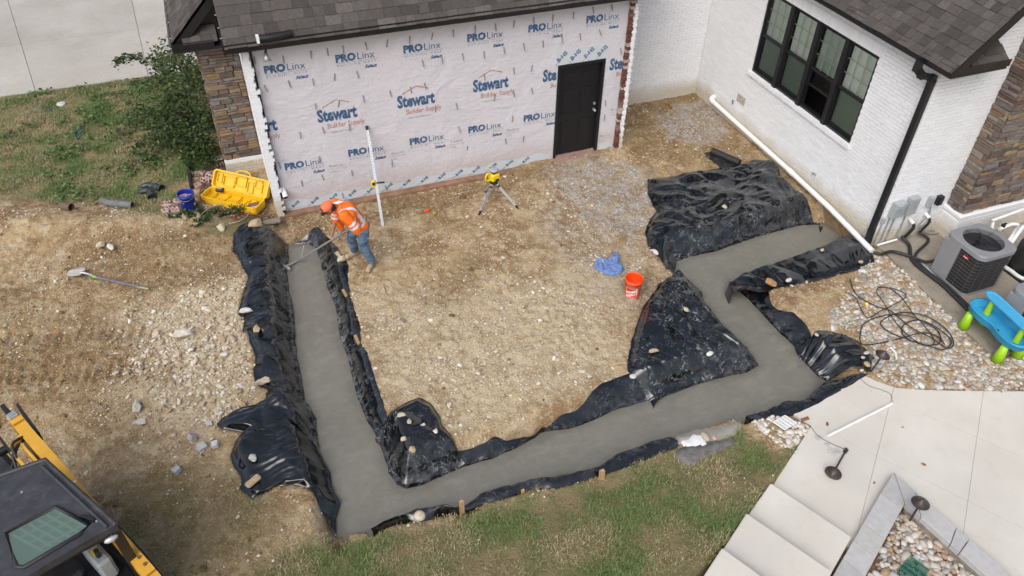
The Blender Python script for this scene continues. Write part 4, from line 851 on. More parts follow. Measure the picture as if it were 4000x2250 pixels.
def stone_items(org, ud, nd, W_, H_, seed=3, hmin=.045, hmax=.12):
    rr = np.random.default_rng(seed); ud = np.array(ud, float); nd = np.array(nd, float); up = np.array([0, 0, 1.]); out = []; z = 0
    while z < H_-.02:
        h = min(rr.uniform(hmin, hmax), H_-z); u = 0
        while u < W_-.01:
            w_ = min(rr.uniform(.12, .38), W_-u)
            if W_-u-w_ < .07: w_ = W_-u
            if h > .085 and rr.uniform() < .45: parts = [(0, h*.5), (h*.5, h*.5)]
            else: parts = [(0, h)]
            for z_, hh in parts:
                d = rr.uniform(.03, .062); t = rr.normal(0, .015); out.append(M4(np.array(org)+ud*(u+w_/2)+up*(z+z_+hh/2), ud*(w_-.012)+up*t*w_, -nd*d, up*(hh-.009)-ud*t*hh))
            u += w_
        z += h
    return out
def shingle_items(org, ud, sl, n_, W_, rows, ex=.18, keep=None, seed=4, wmin=.14, wmax=.34):
    rr = np.random.default_rng(seed); ud = np.array(ud, float); sl = np.array(sl, float); n_ = np.array(n_, float); out = []
    for r_ in range(rows):
        u = -rr.uniform(0, .25)
        while u < W_:
            w_ = rr.uniform(wmin, wmax); a, b = max(u, 0), min(u+w_, W_)
            if b-a > .03 and (keep is None or keep((a+b)/2, r_*ex)):
                out.append(M4(np.array(org)+ud*(a+b)/2+sl*(r_*ex+rr.normal(0, .003)), ud*(b-a-.004), sl*ex, n_*rr.choice([.010, .010, .017])))
            u += w_
    return out
TXT = {}
def text_me(s_, size, bold=0., shear=0., align='CENTER'):
    k = (s_, size, bold, shear, align)
    if k not in TXT:
        cu = bpy.data.curves.new('lettering', 'FONT'); cu.body = s_; cu.size = size; cu.offset = bold; cu.shear = shear; cu.align_x = align; cu.resolution_u = 2; cu.fill_mode = 'FRONT' if cu.dimensions == '2D' else 'BOTH'
        o = bpy.data.objects.new('t', cu); COL.objects.link(o); bpy.context.view_layer.update(); me_ = bpy.data.meshes.new_from_object(o.evaluated_get(bpy.context.evaluated_depsgraph_get())); bpy.data.objects.remove(o); bpy.data.curves.remove(cu)
        TXT[k] = me_
    return TXT[k]
def lettering(s_, size, M_, mat_, parent, bold=0., shear=0., align='CENTER', name='lettering', xs=1.):
    me_ = text_me(s_, size, bold, shear, align)
    if me_.materials and me_.materials[0] != mat_: me_ = me_.copy(); me_.materials.clear(); me_.materials.append(mat_)
    elif not me_.materials: me_.materials.append(mat_)
    o = bpy.data.objects.new(name, me_); link(o, parent); c = cloc(parent); Q = M_.copy(); Q[:3, 3] -= np.array(c); Q[:3, 0] *= xs; o.matrix_local = Matrix(Q.tolist()); return o
EX, EY, EZ = np.eye(3)

# ================================================================ garage wing (wrapped wall)
XL, XR, YB = -5.66, 1.43, 1.57
gar = thing('garage', 'garage wing with pinkish white building wrap, black door and dark shingle roof', 'building', (-2, 0, 0))
MB().span((XL, 0, -.5), (0.02, .15, 3.45)).build('wall', MT['wrap'], gar)
MB().span((1.05, 0, -.5), (XR, .1501, 3.45)).build('wall', MT['wrap'], gar)
MB().span((0.0201, .0, 2.10), (1.0499, .15, 3.45)).build('wall', MT['wrap'], gar)
MB().span((-5.81, -.16, -.9), (-.02, -.002, -.035)).build('foundation', MT['found'], gar)
MB().span((-.0199, -.2, -.5), (1.1, -.001, -.045)).build('foundation', MT['sillwood'], gar)
# side walls back to the house
MB().span((-5.80, .01, -.3), (-5.6801, 1.69, 3.4)).build('side_wall', MT['wjoint'], gar)
sb = brick_items((-5.802, 1.69, 0), (0, -1, 0), (-1, 0, 0), 1.79, 3.35, seed=8)
tooth = lambda u, z: True
cb = []
rr = np.random.default_rng(5)
for r_ in range(50):                                # white corner returns left standing, toothed edge
    z = -.12+(r_+.5)*.0677; w_ = (.14 if r_ % 2 else .11)+rr.uniform(-.03, .035)
    if z > 3.38: break
    red = z < .75 and rr.uniform() < .25
    cb.append(M4((-5.80+w_/2, -.02, z), EX*(w_-.004), EY*.11*rr.uniform(.985, 1.01), EZ*.064))
pieces(gar, cb+sb, [BRICK_ME], MT['wbrick'], 'brick', 'brick_rest', 190)
MB().span((-5.797, -.122, -.15), (-5.70, 0, 3.38)).build('mortar_core', MT['wjoint'], gar)
MB().box((-5.655, -.02, 1.6), (.03, .04, 3.3)).build('gap_strip', MT['dark'], gar)
rb = []; wb = []
for r_ in range(50):                                # broken red ends and painted face at the right corner
    z = -.04+(r_+.5)*.0677
    if z > 3.42: break
    w_ = .085+rr.uniform(-.02, .02); rb.append(M4((XR+.05, -.005, z), EX*w_, EY*(.06+rr.uniform(0, .05)), EZ*.058)); 
    wb.append(M4((XR+.05+w_/2+.035, -.03, z), EX*(.055+(.03 if r_ % 2 else 0)), EY*.09, EZ*.062))
for o in ('red_brick_shape', ): RB_ME = BRICK_ME.copy(); RB_ME.name = o; RB_ME.materials.clear()
WB_ME = BRICK_ME.copy(); WB_ME.materials.clear()
pieces(gar, rb, [RB_ME], MT['rbrick'], 'broken_brick', 'broken_brick_rest', 60); pieces(gar, wb, [WB_ME], MT['wbrick'], 'corner_brick', 'corner_brick_rest', 60)
MB().span((XR+.001, 0, -.4), (XR+.16, 1.6, 3.45)).build('side_wall', MT['mortar'], gar)
# stone pier behind, with painted base
MB().span((-6.50, 1.72, .28), (-5.82, 2.2, 3.3)).build('pier_core', MT['sgrout'], gar)
MB().span((-6.51, 2.2, -.2), (-5.82, 8, 2.9)).build('side_wall', MT['wjoint'], gar)
pieces(gar, stone_items((-6.52, 1.725, .30), EX, -EY, .70, 2.6, seed=31)+stone_items((-6.505, 2.3, .30), -EY, -EX, .6, 2.6, seed=32), STONE_ME, MT['stone'], 'ledge_stone', 'ledge_stone_rest', 220)
MB().span((-6.56, 1.66, -.2), (-5.81, 2.3, .30)).build('pier_base', MT['wjoint'], gar)
bb = brick_items((-6.56, 1.658, -.02), EX, -EY, .75, .31, seed=33); BB_ME = BRICK_ME.copy(); BB_ME.materials.clear(); pieces(gar, bb, [BB_ME], MT['wbrick'], 'base_brick', 'base_brick_rest', 40)
# door
MT['doorblack'] = mat('door_black', (.006, .006, .008), .5, .2, 6)
dr = MB().span((.0, -.02, -.03), (.055, .12, 2.12)).span((.975, -.02, -.03), (1.03, .12, 2.12)).span((.0551, -.02, 2.06), (.9749, .12, 2.12)).build('door_frame', MT['black'], gar)
door = MB().span((.058, .07, .03), (.972, .115, 2.055)).build('door', MT['doorblack'], gar)
for px0, px1 in ((.17, .46), (.57, .86)):
    for z0, z1 in ((1.62, 1.88), (.98, 1.52), (.22, .82)):
        b = MB().span((px0, .062, z0), (px1, .0699, z1)); b.span((px0+.03, .054, z0+.03), (px1-.03, .0619, z1-.03), bev=.006); b.build('panel', MT['doorblack'], door)
MB().cyl((.91, .07, .98), (.91, .02, .98), .028).ball((.91, .005, .98), .03).build('handle', MT['galv'], door); MB().cyl((.91, .07, 1.12), (.91, .045, 1.12), .028).build('deadbolt', MT['galv'], door)
MB().span((.056, -.04, -.04), (.974, .0699, .02)).build('threshold', MT['sillwood'], gar)
MB().span((-.03, -.20, -.044), (1.06, -.041, .012), bev=.01).build('door_sill', MT['sillwood'], gar)
# tapes
tp = MB().span((-.06, -.006, 2.125), (1.13, -.001, 2.42)).build('head_flashing', MT['tape'], gar)
V = [(XL+.03+i*.12, z) for z in (0, 1) for i in range(47)]; tb = MB(); n47 = 47
top = [.17+.03*math.sin(i*.9)+random.uniform(-.02, .02) for i in range(n47)]; bot = [-.03+.05*max(0, math.sin(i*.45+1))+random.uniform(0, .02) for i in range(n47)]
tb.add([(XL+.04+i*.1205, -.006, bot[i]) for i in range(n47)]+[(XL+.04+i*.1205, -.006, top[i]) for i in range(n47)], [(i, i+1, n47+i+1, n47+i) for i in range(n47-1)]); tape = tb.build('base_flashing', MT['tape'], gar)
MB().span((XR-.36, -.005, -.03), (XR-.01, -.001, .13)).build('base_flashing', MT['tape'], gar)
# printing on the wrap
def wp(x, y, d=.004): p = GY(900+x*.6599, y*.6599, 0.); return np.array([p[0], -d, p[2]])
Mt = lambda p, sc=1., rot=0.: M4(p, (EX*math.cos(rot)+EZ*math.sin(rot))*sc, (-EX*math.sin(rot)+EZ*math.cos(rot))*sc, -EY*sc)
wrap = gar
def prolinx(x, y, cut=0):
    p = wp(x, y); lettering('PRO', .185, Mt(p+EX*-.005), MT['ink_blue'], wrap, .011, 0, 'RIGHT', xs=1.0); lettering('Linx', .185, Mt(p+EX*.01), MT['ink_blue'], wrap, 0, 0, 'LEFT', xs=1.02)
    lettering('B U I L D I N G   W R A P', .062, Mt(p-EZ*.09), MT['ink_grey'], wrap, xs=1.03); lettering('Select', .085, Mt(p-EZ*.18+EX*.24), MT['ink_blue'], wrap, .004, .25)
    b = MB(); b.quad(p+EX*-.36-EZ*.03-EY*.001, p+EX*.38-EZ*.03-EY*.001, p+EX*.38-EZ*.024-EY*.001, p+EX*-.36-EZ*.024-EY*.001); b.build('print_rule', MT['ink_grey'], wrap)
for q in ((330, 418), (745, 352), (1140, 297), (1512, 230), (1868, 175), (2206, 122), (440, 985), (810, 905), (1168, 838), (1510, 768), (1832, 702)): prolinx(*q)
def roof_mark(p, w_, h): 
    b = MB(); t = .022
    b.add([p+EX*-w_-EY*.001, p+EZ*h-EY*.001, p+EZ*(h+t)-EY*.001, p+EX*-w_+EZ*t-EY*.001], [(0, 1, 2, 3)]); b.add([p+EZ*h-EY*.001, p+EX*w_*.85+EZ*h*.35-EY*.001, p+EX*w_*.85+EZ*(h*.35+t)-EY*.001, p+EZ*(h+t)-EY*.001], [(0, 1, 2, 3)]); b.build('print_mark', MT['ink_orange'], wrap)
for q in ((635, 705), (1100, 622), (1540, 527)):
    p = wp(*q); lettering('Stewart', .335, Mt(p), MT['ink_blue'], wrap, .015, xs=.68); lettering('Builder Supply', .14, Mt(p-EZ*.16+EX*.14), MT['ink_orange'], wrap, .003, xs=.86); lettering('stewartlumber.com', .055, Mt(p-EZ*.26+EX*.05), MT['ink_grey'], wrap); roof_mark(p+EZ*.26+EX*.02, .27, .12)
for q, s_, s2, al in (((1928, 470), 'Ste', 'Bu', 'RIGHT'), ((2318, 402), 'Ste', 'Bu', 'RIGHT'), ((222, 775), 'rt', 'pply', 'LEFT')):
    p = wp(*q); lettering(s_, .335, Mt(p), MT['ink_blue'], wrap, .015, 0, al, xs=.68); lettering(s2, .135, Mt(p-EZ*.16), MT['ink_orange'], wrap, .003, 0, al, xs=.86)
for q in ((625, 985), (990, 910), (1340, 840), (1670, 772), (2215, 806), (2283, 650)):
    p = wp(*q); lettering('BlueLinx', .075, Mt(p), MT['ink_grey'], wrap); lettering('a building products company', .028, Mt(p-EZ*.05), MT['ink_grey'], wrap); lettering('CCMC', .045, Mt(p-EZ*.12-EX*.08), MT['ink_grey'], wrap)
    b = MB()
    for k in range(5): b.box(p+EX*(.05+.03*k)+EZ*(.07+.012*((k*7) % 3))-EY*.001, (.012, .001, .012))
for i in range(15):
    x = XL+.25+i*.37
    if x > -.25: break
    lettering('B-HS', .085, Mt(np.array([x, -.008, .075]), 1, .62), MT['ink_blue'], tape, .004, name='tape_print'); lettering('SEAL', .05, Mt(np.array([x-.13, -.008, -.005]), 1, .62), MT['ink_grey'], tape, name='tape_print')
for i in range(4): lettering('B-HS', .12, Mt(np.array([.1+i*.29, -.008, 2.27]), 1, .75), MT['ink_blue'], tp, .004, name='tape_print'); lettering('SEAL', .055, Mt(np.array([.0+i*.29, -.008, 2.16]), 1, .75), MT['ink_grey'], tp, name='tape_print')
# brick ties left in the wrap
tie = MB().add([(-.012, 0, .0), (.012, 0, 0), (.012, -.012, -.02), (-.012, -.012, -.02), (.01, -.03, -.13), (-.01, -.03, -.13)], [(0, 1, 2, 3), (3, 2, 4, 5)]); tie = raw_mesh('tie_shape', tie.v, tie.f); tie.materials.append(mat('tie_metal', (.23, .22, .22), .7, .3, 30))
for i, q in enumerate([(310, 345), (475, 315), (572, 300), (665, 285), (798, 265), (930, 250), (1062, 228), (1198, 210), (1318, 190), (1450, 165), (1567, 155), (1680, 135), (1795, 115), (1910, 100), (2030, 85), (2145, 55), (2257, 40), (200, 518), (342, 492), (485, 480), (617, 450), (747, 435), (1135, 370), (1252, 350), (1372, 330), (1500, 318), (1617, 293), (1735, 272), (1850, 255), (1962, 230), (2068, 212), (2182, 190), (503, 625), (645, 612), (785, 580), (942, 550), (1065, 530), (1148, 505), (1503, 450), (1675, 415), (1787, 400), (410, 795), (545, 765), (705, 750), (1214, 640), (1335, 625), (1567, 575), (1675, 553), (1782, 535), (285, 975), (525, 940), (420, 1082), (540, 1050), (718, 1022), (957, 965), (1350, 765), (1405, 880), (1672, 700), (1627, 835), (1737, 820), (2220, 608), (2215, 695), (660, 1155), (915, 1110), (140, 350), (2310, 300)]):
    p = wp(q[0], q[1]-16, .002); o = obj('wall_tie', tie, None, gar, p-np.array(cloc(gar))); o.rotation_euler = (random.gauss(0, .1), random.gauss(0, .13), 0)
# roof, gutters
def gutter(path, parent, w_=.125, h=.12, name='gutter', side=1):    # open trough along a level path; the roof side is to the left of travel*side
    P_ = [np.array(p, float) for p in path]; prof = [(0, h), (0, 0), (w_*.75, 0), (w_, h*.35), (w_, h), (w_-.016, h), (w_-.016, h-.012), (w_-.006, h-.012), (w_-.006, h*.38), (w_*.72, .006), (.006, .006), (.006, h)]
    offs = []
    for i, p in enumerate(P_):
        d0 = P_[i]-P_[i-1] if i else P_[1]-P_[0]; d1 = P_[i+1]-P_[i] if i < len(P_)-1 else d0
        n0 = np.array([d0[1], -d0[0], 0])*side; n1 = np.array([d1[1], -d1[0], 0])*side; n0 /= np.linalg.norm(n0); n1 /= np.linalg.norm(n1); n = n0+n1; n = n/(n@n0); offs.append(n)
    V = []; k = len(prof)
    for p, n in zip(P_, offs): V += [p+n*a+EZ*b for a, b in prof]
    F = [(i*k+j, i*k+(j+1) % k, (i+1)*k+(j+1) % k, (i+1)*k+j) for i in range(len(P_)-1) for j in range(k)]; F += [tuple(range(k)), tuple((len(P_)-1)*k+j for j in range(k))]
    o = MB().add(V, F).build(name, MT['black_gutter'], parent)
    V = []
    for p, n in zip(P_, offs): V += [p+n*(w_+.0015)+EZ*(h-.008), p+n*(w_+.0015)+EZ*(h+.0015), p+n*(w_-.017)+EZ*(h+.0015)]
    MB().add(V, [(i*3+j, i*3+j+1, (i+1)*3+j+1, (i+1)*3+j) for i in range(len(P_)-1) for j in range(2)]).build('lip_highlight', MT['strap_lip_shine'], o)  # pale strip laid over the black lip, standing in for its specular highlight
    return o
def straps(path, parent, n, w_=.125, h=.12, side=1):
    a, b = np.array(path[0], float), np.array(path[1], float); d = (b-a)/np.linalg.norm(b-a); nn = np.array([d[1], -d[0], 0])*side
    for t in n: p = a+(b-a)*t; MB().beam(p+EZ*(h+.003), p+nn*w_+EZ*(h+.003), .022, .003).build('strap', MT['strap_lip_shine'], parent)
gutter([(-6.08, 1.28, 3.42), (-6.08, -.34, 3.42), (2.2, -.34, 3.42)], gar, side=-1); straps([(-6.08, 1.28, 3.42), (-6.08, -.34, 3.42)], gar, (.2, .55, .82), side=-1)
MB().span((-6.07, -.33, 3.38), (2.2, .05, 3.415)).build('soffit', MT['black'], gar); MB().span((-6.07, .0501, 3.38), (-5.6, 1.28, 3.4149)).build('soffit', MT['black'], gar)
MB().prism([(-.30, 3.416), (-.30, 3.52), (2.2, 6.02), (2.3, 6.0), (2.3, 3.416)], -6.04, 2.2, 'x').build('roof_deck', MT['black'], gar)
sl = np.array([0, .7071, .7071]); nr = np.array([0, -.7071, .7071])
GS_ME = SHING_ME; pieces(gar, shingle_items((-6.05, -.36, 3.475), EX, sl, nr, 8.2, 11, .18, seed=41), [SHING_ME], MT['shingle'], 'shingle', 'shingle_rest', 200)
# low gable beyond the stone pier
gutter([(-6.92, 6, 2.86), (-6.92, 1.30, 2.86), (-6.2, 1.30, 2.86)], gar, side=-1); straps([(-6.92, 6, 2.86), (-6.92, 1.30, 2.86)], gar, (.3, .55, .78, .94), side=-1)
MB().span((-6.91, 1.31, 2.80), (-5.7, 6, 2.855)).build('soffit', MT['black'], gar)
MB().prism([(-6.88, 2.8551), (-6.88, 2.93), (-6.0, 3.81), (-6.0, 2.8551)], 1.62, 6, 'y').build('gable_end', MT['black'], gar)
MB().prism([(-6.90, 2.90), (-5.95, 3.85), (-5.95, 3.65), (-6.7, 2.90)], 1.40, 1.60, 'y').build('rake_board', MT['black'], gar)
sl2 = np.array([.7071, 0, .7071]); nl2 = np.array([-.7071, 0, .7071])
S2_ME = SHING_ME.copy(); S2_ME.materials.clear(); pieces(gar, shingle_items((-6.95, 6, 2.92), -EY, sl2, nl2, 4.62, 8, .17, seed=42, wmin=.12, wmax=.26), [S2_ME], MT['shingle'], 'gable_shingle', 'gable_shingle_rest', 100)
S3_ME = SHING_ME.copy(); S3_ME.materials.clear(); pieces(gar, shingle_items((-6.72, 1.30, 2.95), EX, np.array([0, .8, .6]), np.array([0, -.6, .8]), .6, 2, .15, seed=43), [S3_ME], MT['shingle'], 'return_shingle', 'return_shingle_rest', 20)

# ================================================================ house wing (white painted brick)
XB, YO = 4.45, -4.79
hou = thing('house', 'white painted brick house wing with a four-part black window and shingle roof', 'building', (5.5, -2, 0))
wy0, wy1, wz0, wz1 = -.26, -3.48, 1.44, 3.17
J = .013
MB().span((XB+J, YB, -.4), (XB+.2, wy0, 3.75)).build('wall', MT['wjoint'], hou); MB().span((XB+J, wy1, -.4), (XB+.2, YO+J, 3.75)).build('wall', MT['wjoint'], hou)
MB().span((XB+J, wy0-.0001, -.4), (XB+.2, wy1+.0001, wz0)).build('wall', MT['wjoint'], hou); MB().span((XB+J, wy0-.0001, wz1), (XB+.2, wy1+.0001, 3.75)).build('wall', MT['wjoint'], hou)
MB().span((XR+.1, YB+J, -.4), (XB+J, YB+.2, 4.2)).build('wall', MT['wjoint'], hou)
MB().prism([(XB+.2001, -.4), (9, -.4), (9, 8.1), (XB+.2001, 3.78)], YO+J, YO+.2, 'y').build('gable_wall', MT['wjoint'], hou)
it = brick_items((XB+J-.001, YB, 0), -EY, -EX, YB-YO, 3.72, [(YB-wy0, YB-wy1, wz0, wz1)], seed=51)
itb = brick_items((XR+.14, YB+J-.001, 0), EX, -EY, XB-XR-.14, 4.1, seed=52)
itr = brick_items((XB, YO+J-.001, 0), EX, -EY, 3.6, 5.6, [(1.52, 9, 0, 3.4)], keep=lambda u, z: z < 3.7+u*1.02, seed=53)
HB_ME = BRICK_ME.copy(); HB_ME.materials.clear(); pieces(hou, it+itb+itr, [HB_ME], MT['wbrick'], 'brick', 'brick_rest', 300)
MB().span((XB+.9, wy0+.3, .9), (XB+1.0, wy1-.3, 3.6)).build('room_wall', MT['dark'], hou)
MB().span((XB+.2, wy0+.31, .88), (XB+.9, wy1-.31, .9)).build('room_floor', MT['dark'], hou); MB().span((XB+.2, wy0+.3, 3.3), (XB+.9, wy1-.3, 3.32)).build('room_ceiling', MT['dark'], hou)
MB().span((XB+.2, wy0+.3, .9), (XB+.9, wy0+.28, 3.3)).build('room_side', MT['dark'], hou); MB().span((XB+.2, wy1-.3, .9), (XB+.9, wy1-.28, 3.3)).build('room_side', MT['dark'], hou)
# window: four units
def wbx(b, u0, u1, z0, z1, d0, d1): return b.span((XB+d0, wy0-u0, z0), (XB+d1, wy0-u1, z1))
def wpane(u0, u1, z0, z1, d, mt, par): MB().quad((XB+d, wy0-u0, z0), (XB+d, wy0-u1, z0), (XB+d, wy0-u1, z1), (XB+d, wy0-u0, z1)).build('pane', mt, par, fix=False)
pit = (wy0-wy1)/4
for k in range(4):
    win = thing('window', None, None, (0, 0, 0)); win.parent = hou; win.location = (XB-5.5, wy0-k*pit+2, wz0)
    u0, u1 = k*pit, (k+1)*pit; fr = .045; mid = wz0+.83
    b = MB(); wbx(b, u0+.002, u0+fr, wz0+.002, wz1-.002, .03, .14); wbx(b, u1-fr, u1-.002, wz0+.002, wz1-.002, .03, .14); wbx(b, u0+fr, u1-fr, wz1-.05, wz1-.002, .031, .139); wbx(b, u0+fr, u1-fr, wz0+.002, wz0+.045, .031, .139); b.build('frame', MT['black'], win)
    a0, a1 = u0+fr+.001, u1-fr-.001; up0 = mid
    b = MB(); wbx(b, a0, a1, mid-.035, mid+.02, .052, .085); wbx(b, a0, a0+.03, mid+.02, wz1-.051, .055, .085); wbx(b, a1-.03, a1, mid+.02, wz1-.051, .055, .085); wbx(b, a0+.03, a1-.03, wz1-.085, wz1-.051, .055, .085); b.build('upper_sash', MT['black'], win)
    wpane(a0+.03, a1-.03, mid+.02, wz1-.085, .07, MT['glass'], win)
    b = MB(); W_ = a1-a0-.06; Hh = wz1-.085-mid-.02
    for i in (1, 2):
        wbx(b, a0+.03+W_*i/3-.009, a0+.03+W_*i/3+.009, mid+.02, wz1-.085, .073, .079); wbx(b, a0+.03, a1-.03, mid+.02+Hh*i/3-.009, mid+.02+Hh*i/3+.009, .0735, .0785)
    b.build('muntin', MT['muntin'], win)
    lift = .42 if k == 2 else 0.
    l0, l1 = wz0+.046+lift, mid-.036+lift*0
    b = MB()
    if k == 2: wbx(b, a0, a1, l0, l0+.05, .09, .115); wbx(b, a0, a0+.03, l0+.05, l1+.3, .09, .115); wbx(b, a1-.03, a1, l0+.05, l1+.3, .09, .115)
    else: wbx(b, a0, a1, l0, l0+.05, .09, .115); wbx(b, a0, a0+.03, l0+.05, l1, .09, .115); wbx(b, a1-.03, a1, l0+.05, l1, .09, .115); wbx(b, a0+.03, a1-.03, l1-.03, l1, .09, .115)
    b.build('lower_sash', MT['black'], win)
    wpane(a0+.03, a1-.03, l0+.05, (l1 if k != 2 else l1+.3)-.03, .1, MT['screen'] if k != 2 else MT['glass'], win)
    b = MB(); zz = wz1-.10; zlo = wz0+.06 if k != 2 else mid+.02
    while zz > zlo:
        t = .023 if k != 2 else .011; q = .0045 if k != 2 else .018
        b.add([(XB+.12, wy0-a0-.035, zz-t), (XB+.12, wy0-a1+.035, zz-t), (XB+.12+q*2, wy0-a1+.035, zz+t), (XB+.12+q*2, wy0-a0-.035, zz+t)], [(0, 1, 2, 3)]); zz -= .041
    b.build('blind', MT['blind'], win, fix=False)
    if k < 3: b = MB(); wbx(b, u1-.052, u1+.052, wz0+.001, wz1-.001, -.002, .06); b.build('mullion', MT['black'], hou)
for i in range(16):                                    # rowlock sill
    u0 = -.05+i*(3.32/16); b = MB(); wbx(b, u0+.003, u0+3.32/16-.003, wz0-.075, wz0-.001, -.045, .06); b.build('sill_brick', MT['wbrick'], hou)
for i in range(46):                                    # soldier course over the window
    u0 = -.1+i*.0745; b = MB(); wbx(b, u0+.003, u0+.0715, wz1+.004, wz1+.2, -.008, .01); b.build('soldier_brick', MT['wbrick'], hou)
MT['soilface'] = mat('soil_splashed_footing', (.22, .145, .08), .95, .3, 9, bump=.7, bscale=30)
MB().span((XB-.012, YB-.02, -.7), (XB+.012, YO-.02, .004)).build('foundation', MT['soilface'], hou); MB().span((XB+.0121, YO-.022, -.7), (5.9, YO+.0, .004)).build('foundation', MT['found'], hou); MB().span((XR+.2, YB-.012, -.7), (XB-.0121, YB+.01, .004)).build('foundation', MT['found'], hou)
# roof over the wing, gutter, downspout
gutter([(4.13, 1.4, 3.66), (4.13, -5.22, 3.66), (5.28, -5.22, 3.66)], hou, side=-1)
MB().span((4.14, 1.4, 3.61), (4.46, -5.2, 3.655)).build('soffit', MT['black'], hou); MB().span((4.4601, -4.80, 3.61), (5.26, -5.2, 3.6549)).build('soffit', MT['black'], hou)
MB().prism([(4.16, 3.656), (4.16, 3.76), (8.2, 7.80), (8.2, 7.5), (4.36, 3.656)], -5.16, 1.4, 'y').build('roof_deck', MT['black'], hou)
MB().prism([(4.12, 3.74), (8.2, 7.82), (8.2, 7.60), (4.28, 3.70)], -5.24, -5.1601, 'y').build('rake_board', MT['black'], hou)
HS_ME = SHING_ME.copy(); HS_ME.materials.clear(); pieces(hou, shingle_items((4.085, 1.4, 3.72), -EY, sl2, nl2, 6.63, 22, .15, seed=61, wmin=.12, wmax=.27), [HS_ME], MT['shingle'], 'shingle', 'shingle_rest', 300)
HR_ME = SHING_ME.copy(); HR_ME.materials.clear(); pieces(hou, shingle_items((4.5, -5.2, 3.75), EX, np.array([0, .8, .6]), np.array([0, -.6, .8]), .74, 3, .13, keep=lambda u, s_: u < .74-s_*.6, seed=62), [HR_ME], MT['shingle'], 'return_shingle', 'return_shingle_rest', 30)
MB().prism([(-5.2, 3.73), (-4.80, 4.04), (-4.80, 3.73)], 4.46, 5.2, 'x').build('return_deck', MT['black'], hou)
b = MB(); pth = [(4.10, -4.60, 3.66), (4.10, -4.60, 3.52), (4.18, -4.66, 3.42), (4.385, -4.70, 3.36), (4.40, -4.70, 3.28), (4.40, -4.70, .30), (4.36, -4.74, .12), (4.30, -4.80, .04)]
for i in range(len(pth)-1): b.beam(np.array(pth[i]), np.array(pth[i+1])+(np.array(pth[i+1])-np.array(pth[i]))*.02, .10, .085, up=(1, 0, 0))
for i in range(1, len(pth)-1): b.box(pth[i], (.092, .104, .104))
b.build('downspout', MT['black'], hou)
# stone pier of the gable wall with painted base
MB().span((5.98, -5.12, .62), (9, -4.78, 7)).build('pier_core', MT['sgrout'], hou)
pieces(hou, stone_items((5.96, -5.125, .63), EX, -EY, 2.2, 3.6, seed=71)+stone_items((5.975, -4.79, .63), -EY, -EX, .34, 3.6, seed=72), [q.copy() for q in STONE_ME], MT['stone'], 'ledge_stone', 'ledge_stone_rest', 250)
MB().span((5.90, -5.20, -.2), (9, -4.781, .55)).build('pier_base', MT['wjoint'], hou); MB().span((5.88, -5.23, .5501), (9, -4.782, .62), bev=.01).build('pier_ledge', MT['wbrick'], hou)
PB_ME = BRICK_ME.copy(); PB_ME.materials.clear(); pieces(hou, brick_items((5.90, -5.199, .03), EX, -EY, 2.4, .52, seed=73)+brick_items((5.901, -4.80, .03), -EY, -EX, .4, .52, seed=74), [PB_ME], MT['wbrick'], 'base_brick', 'base_brick_rest', 80)
# small things on the wall: bare patch, outlet cover, hose bib
MB().span((4.442, -.02, .62), (4.446, -.32, .80)).build('bare_patch', MT['mortar'], hou)
p = GX(2863, 398, 4.44); MB().span((4.43, p[1]-.03, p[2]-.05), (4.4499, p[1]+.03, p[2]+.05)).build('outlet_box', MT['galv'], hou)
p = GX(3182, 680, 4.42); MB().cyl((4.45, p[1], p[2]), (4.38, p[1], p[2]), .02).cyl((4.40, p[1], p[2]), (4.37, p[1]-.03, p[2]-.06), .018).box((4.38, p[1], p[2]+.03), (.03, .06, .015)).build('hose_bib', MT['galv'], hou)
# ================================================================ drainage, utilities and equipment by the house
def beam_path(b, P_, r_, n=10): return b.tube(P_, r_, n)
a = GX(2788, 400, 4.37); c_ = GX(3090, 672, 4.35); e_ = G(3408, 982, .09)
pv = thing('drain_pipe', 'long white drain pipe lying along the foot of the white brick wall', 'pipe', (4.35, -2, 0))
MB().tube([a, c_], .052, 14).build('pipe_length', MT['pvc'], pv); MB().tube([c_, (c_+e_)/2+np.array([0, 0, .03]), e_], .052, 14).build('pipe_length', MT['pvc'], pv)
d_ = (e_-c_)/np.linalg.norm(e_-c_); MB().tube([c_-d_*.08, c_+d_*.08], .06, 14).build('coupling', MT['pvc'], pv); MB().tube(bez([a-(c_-a)*.0, a+np.array([-.01, .09, .03]), a+np.array([.05, .13, .06]), a+np.array([.12, .13, .06])], 5), .06, 14).build('elbow', MT['pvc'], pv)
a = G(*t4(962, 18), .09); c_ = G(*t4(1178, 112), .09); rl = thing('fabric_roll', 'black fabric roll with a loose flap beside the crumpled sheet', 'roll', (*((a+c_)/2)[:2], 0))
MB().cyl(a, c_, .075, n=18).build('roll', MT['rubber'], rl); q = [G(*t4(*p), .02) for p in ((890, 45), (940, 30), (1175, 128), (1050, 165))]
bb_ = MB(); n8 = 8; V = []
for i in range(n8+1):
    for j in range(3): f, g = i/n8, j/2; p = (q[0]*(1-f)+q[3]*f)*(1-g)+(q[1]*(1-f)+q[2]*f)*g; V.append(p+EZ*(.012*math.sin(i*1.7+j)+.01))
bb_.add(V, [(i*3+j, i*3+j+1, (i+1)*3+j+1, (i+1)*3+j) for i in range(n8) for j in range(2)], True); bb_.build('flap', MT['rubber'], rl)

